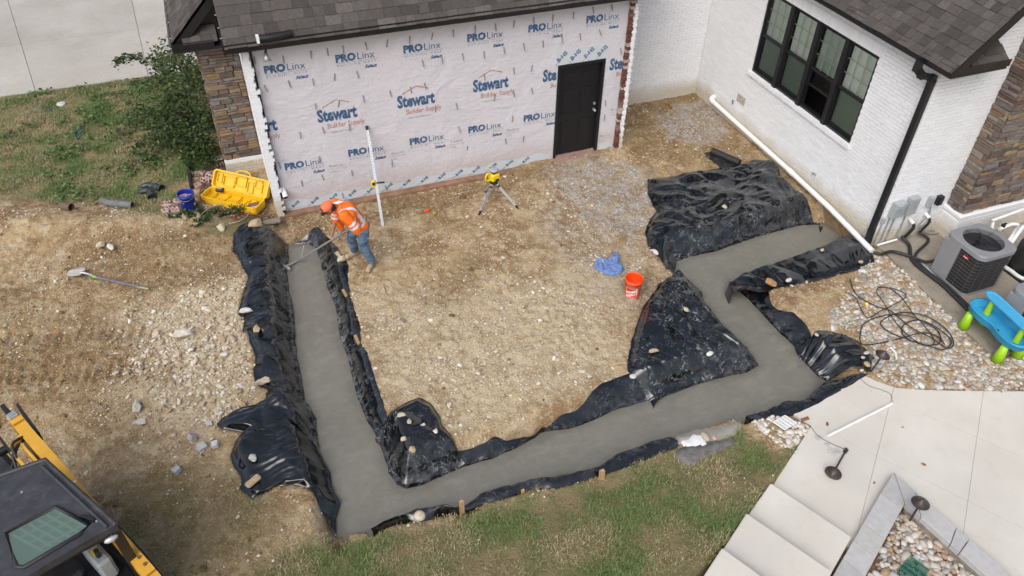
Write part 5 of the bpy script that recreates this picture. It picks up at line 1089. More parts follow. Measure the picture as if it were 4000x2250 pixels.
# electrical boxes on the gable wall
def ebox(name, label, px0, px1, depth, mat_=None, cover=True):
    a = GY(*px0, YO-depth); c_ = GY(*px1, YO-depth); x0, x1 = sorted((a[0], c_[0])); z0, z1 = sorted((a[2], c_[2])); t = thing(name, label, 'electrical box', ((x0+x1)/2, YO, z0))
    MB().span((x0, YO-depth, z0), (x1, YO+.003, z1), bev=.008).build('body', mat_ or MT['grey_metal'], t)
    if cover: MB().span((x0+.015, YO-depth-.012, z0+.02), (x1-.015, YO-depth-.0005, z1-.015), bev=.004).build('cover', mat_ or MT['grey_metal'], t)
    return t, (x0, x1, z0, z1)
e1, r1 = ebox('breaker_box', 'grey breaker box nearest the downspout on the white wall', (3482, 858), (3548, 792), .12)
MB().span((r1[0]+.03, YO-.16, r1[3]-.1), (r1[0]+.16, YO-.1325, r1[3]-.02)).build('hood', MT['grey_metal'], e1)
e2, r2 = ebox('meter_box', 'grey box with a round knockout right of the breaker box', (3540, 845), (3602, 772), .12)
MB().cyl(((r2[0]+r2[1])/2, YO-.133, (r2[2]+r2[3])/2), ((r2[0]+r2[1])/2, YO-.136, (r2[2]+r2[3])/2), .025).build('knockout', MT['galv'], e2)
e3, r3 = ebox('disconnect_box', 'small pale grey disconnect box right of the two large boxes', (3626, 812), (3656, 772), .09)
e4, r4 = ebox('disconnect_box', 'small dark disconnect box at the stone corner', (3660, 806), (3694, 768), .09, MT['black'])
e5, r5 = ebox('outlet_box', 'small beige outlet box low beside the downspout', (3443, 880), (3463, 855), .05, cover=False)
def conduit(label, P_, r_=.013, mat_=None, name='conduit', cat='conduit', grp='conduits on the gable wall'): return tag(MB().tube(P_, r_, 8).build(name, mat_ or MT['galv']), label, cat, grp)
yw = YO-.03
conduit('thin grey conduit dropping from the beige outlet box', [(r5[0]+.03, yw, r5[2]), (r5[0]+.02, yw, .05)])
conduit('grey conduit dropping from the breaker box, left of two', [(r1[0]+.06, yw, r1[2]), (r1[0]+.06, yw, .06)])
conduit('grey conduit dropping from the breaker box, right of two', bez([(r1[1]-.06, yw, r1[2]), (r1[1]-.06, yw, .3), (r1[1]-.04, yw, .08), (r1[1]+.15, yw-.02, .05)], 6))
conduit('grey conduit dropping from the box with the knockout', bez([(r2[0]+.1, yw, r2[2]), (r2[0]+.1, yw, .3), (r2[0]+.1, yw-.02, .1), (r2[0]+.4, yw-.06, .06)], 6))
conduit('grey flexible conduit looping from the small disconnect boxes to the floor', bez([(r3[0]+.1, yw-.02, r3[2]), (r3[0]+.12, yw-.05, .45), (r3[0]+.02, yw-.06, .25), (r3[0]+.3, yw-.1, .08), (r3[0]+.55, yw-.12, .06)], 6), .016)
for lab, px, pe in (('white pipe stub feeding the nearer insulated line', (3560, 860), 0), ('white pipe stub feeding the farther insulated line', (3622, 838), 1)):
    p = GY(*px, YO-.05); tag(MB().cyl((p[0], YO, p[2]), (p[0], YO-.13, p[2]-.03), .035, n=14).build('pipe_stub', MT['pvc']), lab, 'pipe', 'pipe stubs through the gable wall')
    pts = [(p[0], YO-.12, p[2]-.03), (p[0], YO-.15, p[2]-.12), (p[0]-.05, YO-.10, p[2]-.35), (p[0]-.12+pe*.05, YO-.12, .14), (p[0]-.1+pe*.1, YO-.3, .08)]
    pts += [(4.78+pe*.06, -5.5, .075), (4.80+pe*.06, -6.2, .075), (4.74+pe*.05, -6.8, .075), (4.76+pe*.05, -7.05, .075)] if pe == 0 else [(4.86, -5.45, .075), (4.86, -6.25, .075), (4.80, -6.9, .075)]
    tag(MB().tube(bez(pts, 8), .032 if pe == 0 else .026, 10).build('refrigerant_line', MT['rubber']), ('thick black insulated line running down and along the pad, nearer one', 'thick black insulated line running down and along the pad, farther one')[pe], 'pipe', 'insulated refrigerant lines')
tag(MB().tube(bez([(4.95, -5.35, .06), (4.90, -5.7, .06), (4.84, -6.3, .06), (4.79, -6.9, .06), (4.9, -7.1, .06)], 8), .018, 8).build('flexible_conduit', MT['grey_metal']), 'grey flexible conduit strapped beside the black lines on the pad', 'conduit')
tag(MB().tube(bez([e_+np.array([0, -.03, 0]), e_+np.array([.1, -.12, .0]), e_+np.array([.35, -.13, .0]), (4.83, -5.35, .08), (4.92, -5.6, .12), (4.98, -5.72, .22)], 8), .03, 10).build('drain_hose', MT['rubber']), 'black ribbed hose from the white drain pipe to the air conditioner', 'hose')
tag(MB().cyl((4.5, -4.86, .06), (4.95, -4.86, .08), .022).build('pipe_length', MT['pvc']), 'short white pipe lying at the foot of the gable wall', 'pipe')

# air conditioners
m = NT('coil_guard'); m.col((.022, .022, .023)); m.rough(.5); MT['coil'] = m.m
MT['ac_grey'] = mat('condenser_grey', (.23, .235, .245), .45, .05, 6, dirt=.12, dirtc=(.3, .28, .25)); MT['fan'] = mat('fan_blade', (.05, .055, .06), .45, .1, 6, metal=.3)
def rrect(x0, x1, y0, y1, r_, n=5, sub=0):
    out = []
    for cx, cy, a0 in ((x1-r_, y1-r_, 0), (x0+r_, y1-r_, 90), (x0+r_, y0+r_, 180), (x1-r_, y0+r_, 270)):
        for k in range(n+1): t = R(a0+90*k/n); out.append((cx+r_*math.cos(t), cy+r_*math.sin(t)))
    if sub:
        full = []
        for i in range(len(out)):
            a, b = np.array(out[i]), np.array(out[(i+1) % len(out)]); full.append(tuple(a))
            if np.linalg.norm(b-a) > .15: full += [tuple(a+(b-a)*k/sub) for k in range(1, sub)]
        out = full
    return out
def condenser(label, x0, x1, y0, y1, H_, detail=True):
    cx, cy = (x0+x1)/2, (y0+y1)/2; t = thing('air_conditioner', label, 'air conditioner', (cx, cy, .03)); O = rrect(x0, x1, y0, y1, .14)
    MB().prism(rrect(x0+.02, x1-.02, y0+.02, y1-.02, .13), .03, .07).build('base_pan', MT['ac_grey'], t)
    MB().prism(rrect(x0+.035, x1-.035, y0+.035, y1-.035, .11), .071, H_-.09).build('coil', MT['coil'], t)
    b = MB()                                                          # louvre bars
    for k in range(1, 11):
        z = .07+(H_-.16)*k/11; b.tube([(p[0], p[1], z) for p in rrect(x0+.022, x1-.022, y0+.022, y1-.022, .125, 4)], .0035, 4, True)
    for f in np.linspace(.12, .88, 4):
        for xx, yy in ((x0+.022, y0+f*(y1-y0)), (x1-.022, y0+f*(y1-y0)), (x0+f*(x1-x0), y0+.022), (x0+f*(x1-x0), y1-.022)): b.tube([(xx, yy, .07), (xx, yy, H_-.09)], .003, 4)
    tag(b.build('grille', mat('grille_wire', (.11, .11, .11), .5), t), kind='stuff')
    MB().span((x0-.004, y1-.36, .06), (x0+.08, y1-.02, H_-.09), bev=.01).build('service_panel', MT['ac_grey'], t)
    top = MB(); n = 36; ri = .33; outer = []
    OO = rrect(x0-.005, x1+.005, y0-.005, y1+.005, .16, 6, 8); ang = np.unwrap([math.atan2(p[1]-cy, p[0]-cx) for p in OO])
    inner = [(cx+ri*math.cos(a_), cy+ri*math.sin(a_)) for a_ in ang]; k = len(OO)
    V = [(p[0], p[1], H_-.09) for p in OO]+[(p[0], p[1], H_-.015) for p in OO]+[(cx+(p[0]-cx)*.975, cy+(p[1]-cy)*.975, H_) for p in OO]+[(*p, H_+.006) for p in inner]+[(cx+(p[0]-cx)*.97, cy+(p[1]-cy)*.97, H_-.12) for p in inner]
    top.add(V, [(r_*k+i, r_*k+(i+1) % k, (r_+1)*k+(i+1) % k, (r_+1)*k+i) for r_ in range(4) for i in range(k)]); top.build('top_cover', MT['ac_grey'], t)
    MB().cyl((cx, cy, H_-.125), (cx, cy, H_-.121), ri*.97, n=30).build('fan_well', MT['dark'], t)
    MB().cyl((cx, cy, H_-.12), (cx, cy, H_-.02), .075, n=18).build('fan_motor', MT['rubber'], t)
    for i in range(3):
        a0 = i*2*PI/3+.4; b = MB(); V = []
        for j, (rr_, wa) in enumerate(((.075, .35), (.16, .55), (.25, .62), (.285, .5))):
            V += [(cx+rr_*math.cos(a0-wa), cy+rr_*math.sin(a0-wa), H_-.10), (cx+rr_*math.cos(a0+wa), cy+rr_*math.sin(a0+wa), H_-.045)]
        b.add(V, [(2*j, 2*j+1, 2*j+3, 2*j+2) for j in range(3)], True); b.build('fan_blade', MT['fan'], t)
    b = MB()
    for rr_ in np.linspace(.1, .295, 8): b.tube([(cx+rr_*math.cos(q), cy+rr_*math.sin(q), H_+.022-.02*(rr_/.3)) for q in np.linspace(0, 2*PI, 28, endpoint=False)], .0025, 4, True)
    for i in range(8): q = i*PI/4+.3; b.tube([(cx+.07*math.cos(q), cy+.07*math.sin(q), H_+.022), (cx+.33*math.cos(q), cy+.33*math.sin(q), H_+.004)], .004, 4)
    tag(b.build('fan_guard', MT['black'], t), kind='stuff')
    p = np.array([x0+.015, y0+.30, H_-.19]); bd = MB(); V = [(0, *q) for q in rrect(-.055, .055, -.02, .02, .019, 5)]
    bd.add([(p[0]-.012, p[1]-q[1], p[2]+q[2]) for q in V]+[(p[0], p[1]-q[1], p[2]+q[2]) for q in V], [tuple(range(len(V)))]+[(i, (i+1) % len(V), len(V)+(i+1) % len(V), len(V)+i) for i in range(len(V))]); bd.build('badge', mat('badge_red', (.5, .02, .04), .35), t)
    lettering('bryant', .032, M4(p+np.array([-.0135, 0, -.009]), -EY, EZ, -EX), MT['white'], t, .0008, .2, name='badge_print'); return t
condenser('large grey air conditioner with dark grille and red badge on the pad', 4.93, 5.75, -6.54, -5.72, .90)
p = G(3945, 1118, .88); condenser('second air conditioner cut by the right edge behind the toy table', p[0]+.03, p[0]+.85, p[1]-.82, p[1], .88)
# pool plumbing and tank behind
eq = thing('pool_pump', 'black pool pump and strainer behind the large air conditioner', 'pump', (6.45, -6.25, .03)); MB().lathe([(0, .05), (.19, .05), (.2, .3), (.2, .62), (.16, .72), (0, .74)], (6.45, -6.3, 0), 20).build('strainer', MT['rubber'], eq); MB().cyl((6.45, -6.3, .25), (6.9, -6.45, .25), .13).build('motor', MT['rubber'], eq); MB().span((6.2, -6.75, .03), (7.0, -6.05, .08)).build('base', MT['rubber'], eq)
def wpipe(label, P_, r_=.032): return tag(MB().tube(bez(P_, 6), r_, 12).build('plumbing_pipe', MT['pvc']), label, 'pipe', 'white pool plumbing')
a = G(3868, 915, .35); c_ = G(3885, 858, .62); e2_ = G(4010, 812, .66)
wpipe('white pipe rising behind the air conditioner and running right', [a+EZ*-.3, a, c_+EZ*-.05, c_+np.array([.03, .0, .0]), e2_, e2_+np.array([.6, .1, 0])], .03)
a = G(3905, 895, .6); wpipe('short white elbow pipe with a black valve above the pump', [a, a+np.array([.3, .02, .02]), a+np.array([.42, -.02, 0])], .034)
a = G(3925, 965, .5); c_ = G(3975, 895, .6); wpipe('slanted white pipe, left of a crossing pair above the pump', [a, (a+c_)/2+EZ*.05, c_, c_+np.array([.2, .0, .0])], .035)
a = G(3950, 950, .55); c_ = G(3995, 885, .7); wpipe('slanted white pipe, right of a crossing pair above the pump', [a+EZ*-.2, a, c_, c_+np.array([.1, .05, -.2])], .035)
a = G(3945, 1055, .1); c_ = G(4005, 1090, .1); wpipe('low white pipe on the pad between the two air conditioners', [a+np.array([-.02, .15, 0]), a, c_, c_+np.array([.5, .0, 0])], .035)
p = G(3915, 890, .6); MB
vl = tag(MB().cyl(p+np.array([.0, 0, -.04]), p+np.array([0, 0, .07]), .035).box(p+np.array([0, 0, .085]), (.11, .025, .02)).build('valve', MT['rubber']), 'black ball valve on the white elbow pipe', 'valve')

# toy water table
blu = mat('toy_blue', (.035, .33, .58), .4, .08, 5, dirt=.14, dirtc=(.12, .32, .45)); blu2 = mat('toy_light_blue', (.06, .36, .60), .35, .05, 5); grn = mat('toy_green', (.30, .55, .015), .38, .05, 5)
tc = (G(3815, 1190, .42)+G(4000, 1345, .42))/2; toy = thing('water_table', 'blue and green toy water table on the pad', 'toy', (tc[0], tc[1], .03)); dv = (G(3990, 1330, .42)-G(3830, 1180, .42)); ang = math.atan2(dv[1], dv[0])
def toyP(x, y, z): return (tc[0]+x*math.cos(ang)-y*math.sin(ang), tc[1]+x*math.sin(ang)+y*math.cos(ang), z)
ol = []
for k in range(48):
    t = 2*PI*k/48; r_ = .30+.075*math.cos(2*t)-.03*math.cos(4*t); ol.append((1.62*r_*math.cos(t), .92*r_*math.sin(t)))
V = []; rings = ((.86, .33), (1.0, .36), (1.0, .45), (1.03, .455), (1.03, .47), (.95, .47), (.93, .40), (.85, .375))
for s_, z in rings: V += [toyP(p[0]*s_, p[1]*s_, z) for p in ol]
bas = MB().add(V, [(r_*48+i, r_*48+(i+1) % 48, (r_+1)*48+(i+1) % 48, (r_+1)*48+i) for r_ in range(len(rings)-1) for i in range(48)], True); bas.add(V[:48], [tuple(range(48))]); bas.add(V[-48:], [tuple(range(48))]); bas.build('basin', blu, toy)
for x, y in ((-.46, .20), (.46, .20), (-.46, -.20), (.46, -.20)):
    MB().lathe([(.0, .34), (.055, .34), (.07, .2), (.095, .031), (0, .031)], toyP(x*.85, y*.95, 0), 16).build('leg', grn, toy)
for x in (-.30, .36): MB().lathe([(.06, .38), (.05, .42), (.038, .62), (.035, .66), (0, .66)], toyP(x, .02, 0), 14).build('post', grn, toy)
ol2 = [(.62*math.cos(2*PI*k/36)*(1-.10*math.cos(4*PI*k/36)), (.13-.035*math.cos(4*PI*k/36)*-1)*math.sin(2*PI*k/36)) for k in range(36)]
V = [];
for s_, z in ((.95, .66), (1, .675), (1, .70), (.93, .705), (.86, .69)): V += [toyP(p[0]*s_+.06, p[1]*s_+.05, z) for p in ol2]
b = MB().add(V, [(r_*36+i, r_*36+(i+1) % 36, (r_+1)*36+(i+1) % 36, (r_+1)*36+i) for r_ in range(4) for i in range(36)], True); b.add(V[:36], [tuple(range(36))]); b.add(V[-36:], [tuple(range(36))]); b.build('upper_tray', blu2, toy)
b = MB().tube([toyP(.06+.04*math.cos(q), -.1+.03*math.sin(q*2), .382) for q in np.linspace(0, 3.5, 12)], .008, 6); b.build('hook', MT['black'], toy)

# hose heap on the pebbles
hp = []; c0 = G(3560, 1300, .06)
rr = np.random.default_rng(77)
def loop(px, n=None): return [G(*p, .05+.03*rr.uniform()) for p in px]
hose1 = bez(loop([(3320, 1090), (3345, 1150), (3420, 1195), (3480, 1215), (3560, 1280), (3640, 1320), (3700, 1360), (3725, 1340), (3700, 1290), (3630, 1240), (3560, 1222), (3500, 1225), (3440, 1260), (3480, 1300), (3560, 1330), (3640, 1355), (3690, 1365), (3715, 1330), (3660, 1280), (3590, 1250), (3530, 1270), (3530, 1310), (3600, 1345), (3670, 1340), (3660, 1290), (3570, 1240), (3470, 1230), (3380, 1260), (3360, 1310), (3370, 1345), (3440, 1340), (3530, 1318), (3600, 1300), (3660, 1312), (3690, 1345)]), 9)
tag(MB().tube(hose1, .0092, 7).build('hose', MT['rubber']), 'dark garden hose heaped in loops on the river pebbles', 'hose')
cab = bez(loop([(3425, 1120), (3470, 1125), (3520, 1160), (3570, 1230), (3600, 1260), (3650, 1330), (3620, 1350), (3560, 1320), (3500, 1260), (3450, 1180), (3425, 1140), (3440, 1122), (3500, 1130), (3540, 1155), (3500, 1185), (3440, 1215), (3390, 1240), (3360, 1200), (3340, 1160), (3300, 1140)]), 9)
tag(MB().tube(cab, .0075, 6).build('cable', MT['rubber']), 'thin black cable tangled above the hose heap, running toward the soil', 'cable')
p = G(3385, 1187, .03); tag(MB().ball(p, .03).build('marker_ball', mat('ball_yellow', (.75, .62, .02), .5)), 'tiny yellow ball at the soil edge of the pebbles', 'ball')
a = G(*t5(2358, 715), .06); c_ = G(*t5(2400, 760), .06); d_ = G(*t5(2405, 805), .06); tag(MB().tube([a, c_, d_], .018, 10).build('pipe_piece', MT['pvc']), 'short bent white pipe piece on the pebbles', 'pipe')

# path lights
bronze = mat('dark_bronze', (.075, .062, .055), .45, .15, 14, metal=.5)
def path_light(label, base, axis, h, rs):
    base = np.array(base, float); axis = np.array(axis, float); axis /= np.linalg.norm(axis); t = thing('path_light', label, 'path light', base, group='bronze path lights'); Q = Vector((0, 0, 1)).rotation_difference(Vector(axis)).to_matrix()
    MB().cyl(base-axis*.0, base+axis*h, .013, n=10).build('stem', bronze, t); MB().lathe([(.0, -.03), (.02, -.03), (.03, -.01), (rs, -.045), (rs+.004, -.04), (.03, .02), (.022, .03), (.018, .045), (0, .047)], base+axis*h, 28, Q).build('hat', bronze, t)
    MB().cyl(base+axis*(h-.10), base+axis*(h-.03), .02, n=12).build('lamp_holder', bronze, t); return t
path_light('bronze path light standing in the pebbles at the plastic lobe', G(3402, 1452, .0), (.16, -.05, 1), .42, .11)
path_light('bronze path light standing in the block planter', (*G(*c8(1625, 1085), .0)[:2], -.02), (.02, .03, 1), .46, .11)
fb = G(*c8(1200, 615), .05); ft = G(*c8(1110, 775), .12); path_light('bronze path light lying on the white patio', fb, ft-fb, float(np.linalg.norm(ft-fb)), .11)
tag(MB().tube(bez([fb, fb+np.array([.03, .03, .0])], 3), [.02]*4, 8).box(fb, (.05, .05, .05), rz=.4).build('ground_spike', bronze), 'muddy spike end of the fallen path light', 'spike')
a = G(*c8(1080, 517), .045); c_ = G(*c8(1507, 302), .045); tag(MB().tube([a, c_], .022, 12).build('pipe_length', MT['pvc']), 'slim white pipe lying across the patio joint', 'pipe')
tag(MB().tube(bez([G(*c8(1285, 120), .03), G(*c8(1350, 180), .03), G(*c8(1440, 210), .03), G(*c8(1500, 240), .03), G(*c8(1510, 290), .03)], 8), .0028, 5).build('wire', MT['rubber']), 'thin dark wire curling on the patio near the slim pipe', 'wire')
tag(MB().tube(bez([G(*c8(780, 420), .06), G(*c8(860, 410), .05), G(*c8(960, 450), .035), G(*c8(1010, 510), .03), G(*c8(1090, 560), .03), G(*c8(1195, 605), .04)], 8), .0032, 5).build('wire', MT['rubber']), 'thin dark wire running from the drain grate to the fallen path light', 'wire')
MT['stain'] = mat('hand_stain', (.40, .40, .40), .8, .2, 30)
for cx, cy, sc in ((1030, 525, .7), (1140, 615, 1.), (1085, 570, .45)):
    p = G(*c8(cx, cy), PATIO_T+.002); b = MB().cyl(p, p+EZ*.0015, .055*sc, n=14)
    for i in range(5): q = 2.2+i*.38; d_ = np.array([math.cos(q), math.sin(q), 0]); b.beam(p+d_*.04*sc+EZ*(.0006+i*.0001), p+d_*(.12+.02*math.sin(i))*sc+EZ*(.0006+i*.0001), .018*sc, .0015)
    b.build('hand_stain', MT['stain'], patio)
leafm = mat('dead_leaf', (.20, .085, .04), .8, .3, 40)
for i, (q, s_, lab, cc) in enumerate((((930, 403), .09, 'red brown oak leaf at the patio corner', (.22, .06, .03)), ((1078, 436), .06, 'curled tan leaf left of the slim pipe', None), ((1720, 705), .06, 'tan leaf alone in the middle of the patio', None), ((1580, 458), .03, 'small dark leaf near the patio joint', None), ((1390, 828), .035, 'pale leaf by the planter tip', None))):
    p = G(*c8(*q), PATIO_T+.012); b = MB(); n = 12; V = [p+EZ*.01]
    for k in range(n): t = 2*PI*k/n; r_ = s_*(.5+.22*math.cos(2*t)+(.2*(k % 2) if i == 0 else 0)); V.append(p+np.array([r_*math.cos(t+i), r_*.8*math.sin(t+i), .008*math.sin(3*t)]))
    b.add(V, [(0, 1+k, 1+(k+1) % n) for k in range(n)]); tag(b.build('fallen_leaf', leafm, fix=False), lab, 'leaf', 'fallen leaves on the patio')

# planter of cap blocks
plb = thing('planter', 'triangular planter edged with grey cap blocks beside the steps', 'planter', (1, -9.5, 0)); capm = mat_rand('cap_block', [(0, (.40, .395, .385)), (.5, (.46, .455, .45)), (1, (.43, .415, .39))], .85, .25, 12, .3, 60); wallm = mat('planter_wall', (.22, .2, .18), .9, .3, 12, bump=.6)
def capblock(poly, z0=.045, z1=.145):
    bm = bmesh.new(); vs = [bm.verts.new((*p, z)) for z in (z0, z1) for p in poly]; n = len(poly)
    for f in [tuple(range(n-1, -1, -1)), tuple(range(n, 2*n))]+[(i, (i+1) % n, n+(i+1) % n, n+i) for i in range(n)]: bm.faces.new([vs[i] for i in f])
    bmesh.ops.recalc_face_normals(bm, faces=bm.faces); bmesh.ops.bevel(bm, geom=bm.edges[:], offset=.006, segments=1, affect='EDGES'); bmesh.ops.translate(bm, vec=tuple(-v for v in cloc(plb)), verts=bm.verts); me_ = bpy.data.meshes.new('cap_block'); bm.to_mesh(me_); bm.free(); obj('cap_block', me_, capm, plb)
tip = np.array([1.18, -9.07]); tin = np.array([.98, -9.51]); dl = np.array([-.876, -.482]); o0 = np.array([.79, -9.27]); nl = np.array([.482, -.876])*.30
def lin(o, d, t): return o+d*t
li = lambda t: tin+dl*t; lo = lambda t: o0+nl*0+dl*(t-.0)
capblock([tip, tin+np.array([-.003, .0]), li(.10), lo(.0)])
tt = [.0, .29, .60, .92, 1.25, 1.58, 1.9]
for i in range(len(tt)-1): capblock([lo(tt[i]+.004), li(tt[i]+.104), li(tt[i+1]+.1), lo(tt[i+1])])
ro0, ro1 = tip, G(3937, 2235, .145)[:2]; ri0, ri1 = tin, G(3856, 2250, .145)[:2]; ro1 = ro0+(ro1-ro0)*1.6; ri1 = ri0+(ri1-ri0)*1.6
fs = [0, .13, .36, .43, .66, .83, 1.]
for i in range(len(fs)-1):
    f, g = fs[i]+(.002 if i else .004), fs[i+1]-.002; capblock([ro0+(ro1-ro0)*f, ro0+(ro1-ro0)*g, ri0+(ri1-ri0)*g, ri0+(ri1-ri0)*f])
MB().prism([tuple(lo(.0)*.97+li(.1)*.03), tuple(li(.03)), tuple(li(2.0)), tuple(lo(1.9)*.97+li(2.)*.03)], -.3, .044).build('wall_course', wallm, plb); MB().prism([tuple(ri0+(ri1-ri0)*.02), tuple(ri1), tuple(ro1), tuple(ro0+(ro1-ro0)*.05)], -.301, .0439).build('wall_course', wallm, plb)
MB().prism([tuple(p) for p in PLANTER_IN], -.2, -.045).build('soil', MT['found'], plb)
# drain grates
def grate(label, corners, mat_, nx_, ny_, h=.02):
    c = sum(corners)/4; t = thing('drain_grate', label, 'drain grate', c, group='plastic drain grates'); a, b, d = corners[0], corners[1], corners[3]; u = b-a; v = d-a
    bb = MB()
    for i in range(nx_+1): f = i/nx_; bb.beam(a+u*f, a+u*f+v, .009, h)
    tag(bb.build('bar', mat_, t), kind='stuff'); bb = MB()
    for j in range(ny_+1): g = j/ny_; bb.beam(a+v*g+EZ*.002, a+v*g+u+EZ*.002, .014, h)
    tag(bb.build('cross_bar', mat_, t), kind='stuff'); MB().quad(a-EZ*.03, b-EZ*.03, b+v-EZ*.03, d-EZ*.03).build('sump', MT['dark'], t)
grate('white drain grate among pebbles at the patio corner', [G(*t3(*p), .075) for p in ((1955, 195), (2045, 255), (1960, 335), (1865, 245))], MT['white'], 9, 4)
gg = mat('grate_green', (.05, .17, .12), .5, .1, 10); grate('green drain grate in the planter pebbles', [G(*c8(*p), .03) for p in ((1625, 1315), (1755, 1412), (1705, 1510), (1545, 1420))], gg, 12, 4)
def lid(name, label, px, r_, c, cat='cover'): p = G(*px, .03); z = gz1(p[0], p[1]); t = tag(MB().lathe([(0, .035), (r_*.9, .035), (r_, .025), (r_, -.02), (0, -.02)], (p[0], p[1], z+.01), 20).cyl((p[0], p[1], z+.045), (p[0], p[1], z+.052), r_*.3, n=12).build(name, mat(name+'_m', c, .6, .15, 12)), label, cat, 'utility covers in the far lawn'); return t
lid('valve_cover', 'round white cap in the lawn near the driveway', (239, 406), .10, (.5, .5, .47)); lid('valve_cover', 'small round green cover left of the white cap', (147, 421), .09, (.06, .14, .09)); lid('valve_cover', 'dark round cover between the green one and the white cap', (193, 424), .09, (.05, .055, .05))
cc = [G(*p, .03) for p in ((289, 522), (318, 500), (330, 524), (300, 545))]; grate('square green slotted cover flat in the far lawn', [np.array([p[0], p[1], .045]) for p in cc], mat('cover_green', (.12, .2, .15), .6), 4, 2, .03)
# ================================================================ worker
def remesh(b, voxel, it=8, fac=.5):                 # overlapping volumes become one continuous surface
    me_ = raw_mesh('tmp', b.v, b.f); o = bpy.data.objects.new('tmp', me_); COL.objects.link(o)
    r_ = o.modifiers.new('r', 'REMESH'); r_.mode = 'VOXEL'; r_.voxel_size = voxel; r_.use_smooth_shade = True
    s_ = o.modifiers.new('s', 'SMOOTH'); s_.iterations = it; s_.factor = fac
    bpy.context.view_layer.update(); out = bpy.data.meshes.new_from_object(o.evaluated_get(bpy.context.evaluated_depsgraph_get())); bpy.data.objects.remove(o); smooth(out); return out
def limb(b, P_, rad, n=12):                        # tapered chain of spheres and cones
    P_ = [np.array(p, float) for p in P_]
    for i in range(len(P_)-1): b.cyl(P_[i], P_[i+1], rad[i], rad[i+1], n)
    for p, r_ in zip(P_, rad): b.ball(p, r_, n, 8)
    return b
skin = mat('skin', (.30, .14, .085), .55, .12, 20); hivis = mat('hi_vis_orange', (.92, .16, .006), .75, .07, 12, bump=.35, bscale=35); denim = NT('denim')
a = denim.noise(7, 6, .65); denim.col(denim.mix(denim.ramp(a, [(.35, 0), (.68, 1)]), (.035, .085, .17), (.20, .29, .36))); denim.rough(.9); denim.bump(denim.noise(26, 5, .65), .5, .015); denim = denim.m
bootm = mat('boot_suede', (.40, .29, .20), .9, .2, 16, bump=.3); refl = mat('reflective_tape', (.70, .70, .72), .4, .06, 10); hairm = mat('black_hair', (.01, .009, .008), .6); capo = mat('cap_orange', (.9, .17, .07), .8, .06, 16)
FR = G(1367, 1003, .0); FL = G(1452, 1052, .0)      # boots on the soil: rear (left in view) and front
zf = max(gz1(FR[0], FR[1]), gz1(FL[0], FL[1]))
hip = G(1403, 897, .93); hip = np.array([-4.57, -2.25, .93+zf]); 
AR = np.array([FR[0]+.10, FR[1]+.0, zf+.11]); AL = np.array([FL[0]+.02, FL[1]+.06, zf+.11])
hR = hip+np.array([-.05, .09, -.05]); hL = hip+np.array([.03, -.10, -.05]); kR = (hR+AR)/2+np.array([-.07, .0, .01]); kL = (hL+AL)/2+np.array([-.06, -.01, .01])
chest = np.array([-4.75, -2.29, 1.27+zf]); neck = np.array([-4.92, -2.33, 1.43+zf]); head = np.array([-5.055, -2.37, 1.47+zf])
sR = np.array([-4.90, -2.12, 1.37+zf]); sL = np.array([-4.83, -2.50, 1.35+zf])
hand1 = G(1296, 922, .80); eR = (sR+hand1)/2+np.array([.04, .05, -.03]); hand2 = G(1368, 888, .98); eL = np.array([-4.66, -2.57, 1.11+zf])
wk = thing('person', 'worker in orange high visibility shirt and cap raking concrete with a long tool', 'person', (*((FR+FL)/2)[:2], zf))
def pbuild(name, me_, mt, parent=wk): 
    c = cloc(parent); me_.transform(Matrix.Translation((-c.x, -c.y, -c.z))); me_.materials.clear(); return obj(name, me_, mt, parent)
# body: head, neck, arms, hands, trunk, legs as one surface
b = MB(); hd = (neck-chest); hd /= np.linalg.norm(hd)
fdir = np.array([-.80, -.10, -.60]); fdir /= np.linalg.norm(fdir); upd = np.array([-.55, -.1, .82]); upd -= fdir*(upd@fdir); upd /= np.linalg.norm(upd); sd_ = np.cross(fdir, upd)
HM = Matrix((tuple(sd_), tuple(fdir), tuple(upd))).transposed()
b.ball(head, (.075, .095, .115), 16, 12, HM); b.ball(head+fdir*.03-upd*.06, (.055, .06, .055), 12, 8, HM)      # skull and jaw
b.cyl(head+fdir*.085-upd*.0, head+fdir*.118-upd*.028, .008, .016, 8).ball(head+fdir*.115-upd*.026, .016, 8, 6)  # nose
for s_ in (-1, 1): b.ball(head+sd_*.078*s_-fdir*.005-upd*.015, (.012, .025, .032), 8, 6, HM)
b.ball(head+fdir*.09-upd*.065, (.026, .012, .008), 8, 6, HM); b.ball(head+fdir*.088-upd*.083, (.022, .012, .008), 8, 6, HM)
limb(b, [neck-hd*.05, neck+hd*.03, head-fdir*.02-upd*.04], [.062, .056, .055]); limb(b, [hip, (hip+chest)/2, chest, neck-hd*.04], [.13, .125, .14, .07])
limb(b, [sR, eR, hand1], [.05, .042, .028]); limb(b, [sL, eL, hand2], [.05, .042, .028]); limb(b, [hR, kR, AR], [.08, .055, .04]); limb(b, [hL, kL, AL], [.08, .055, .04])
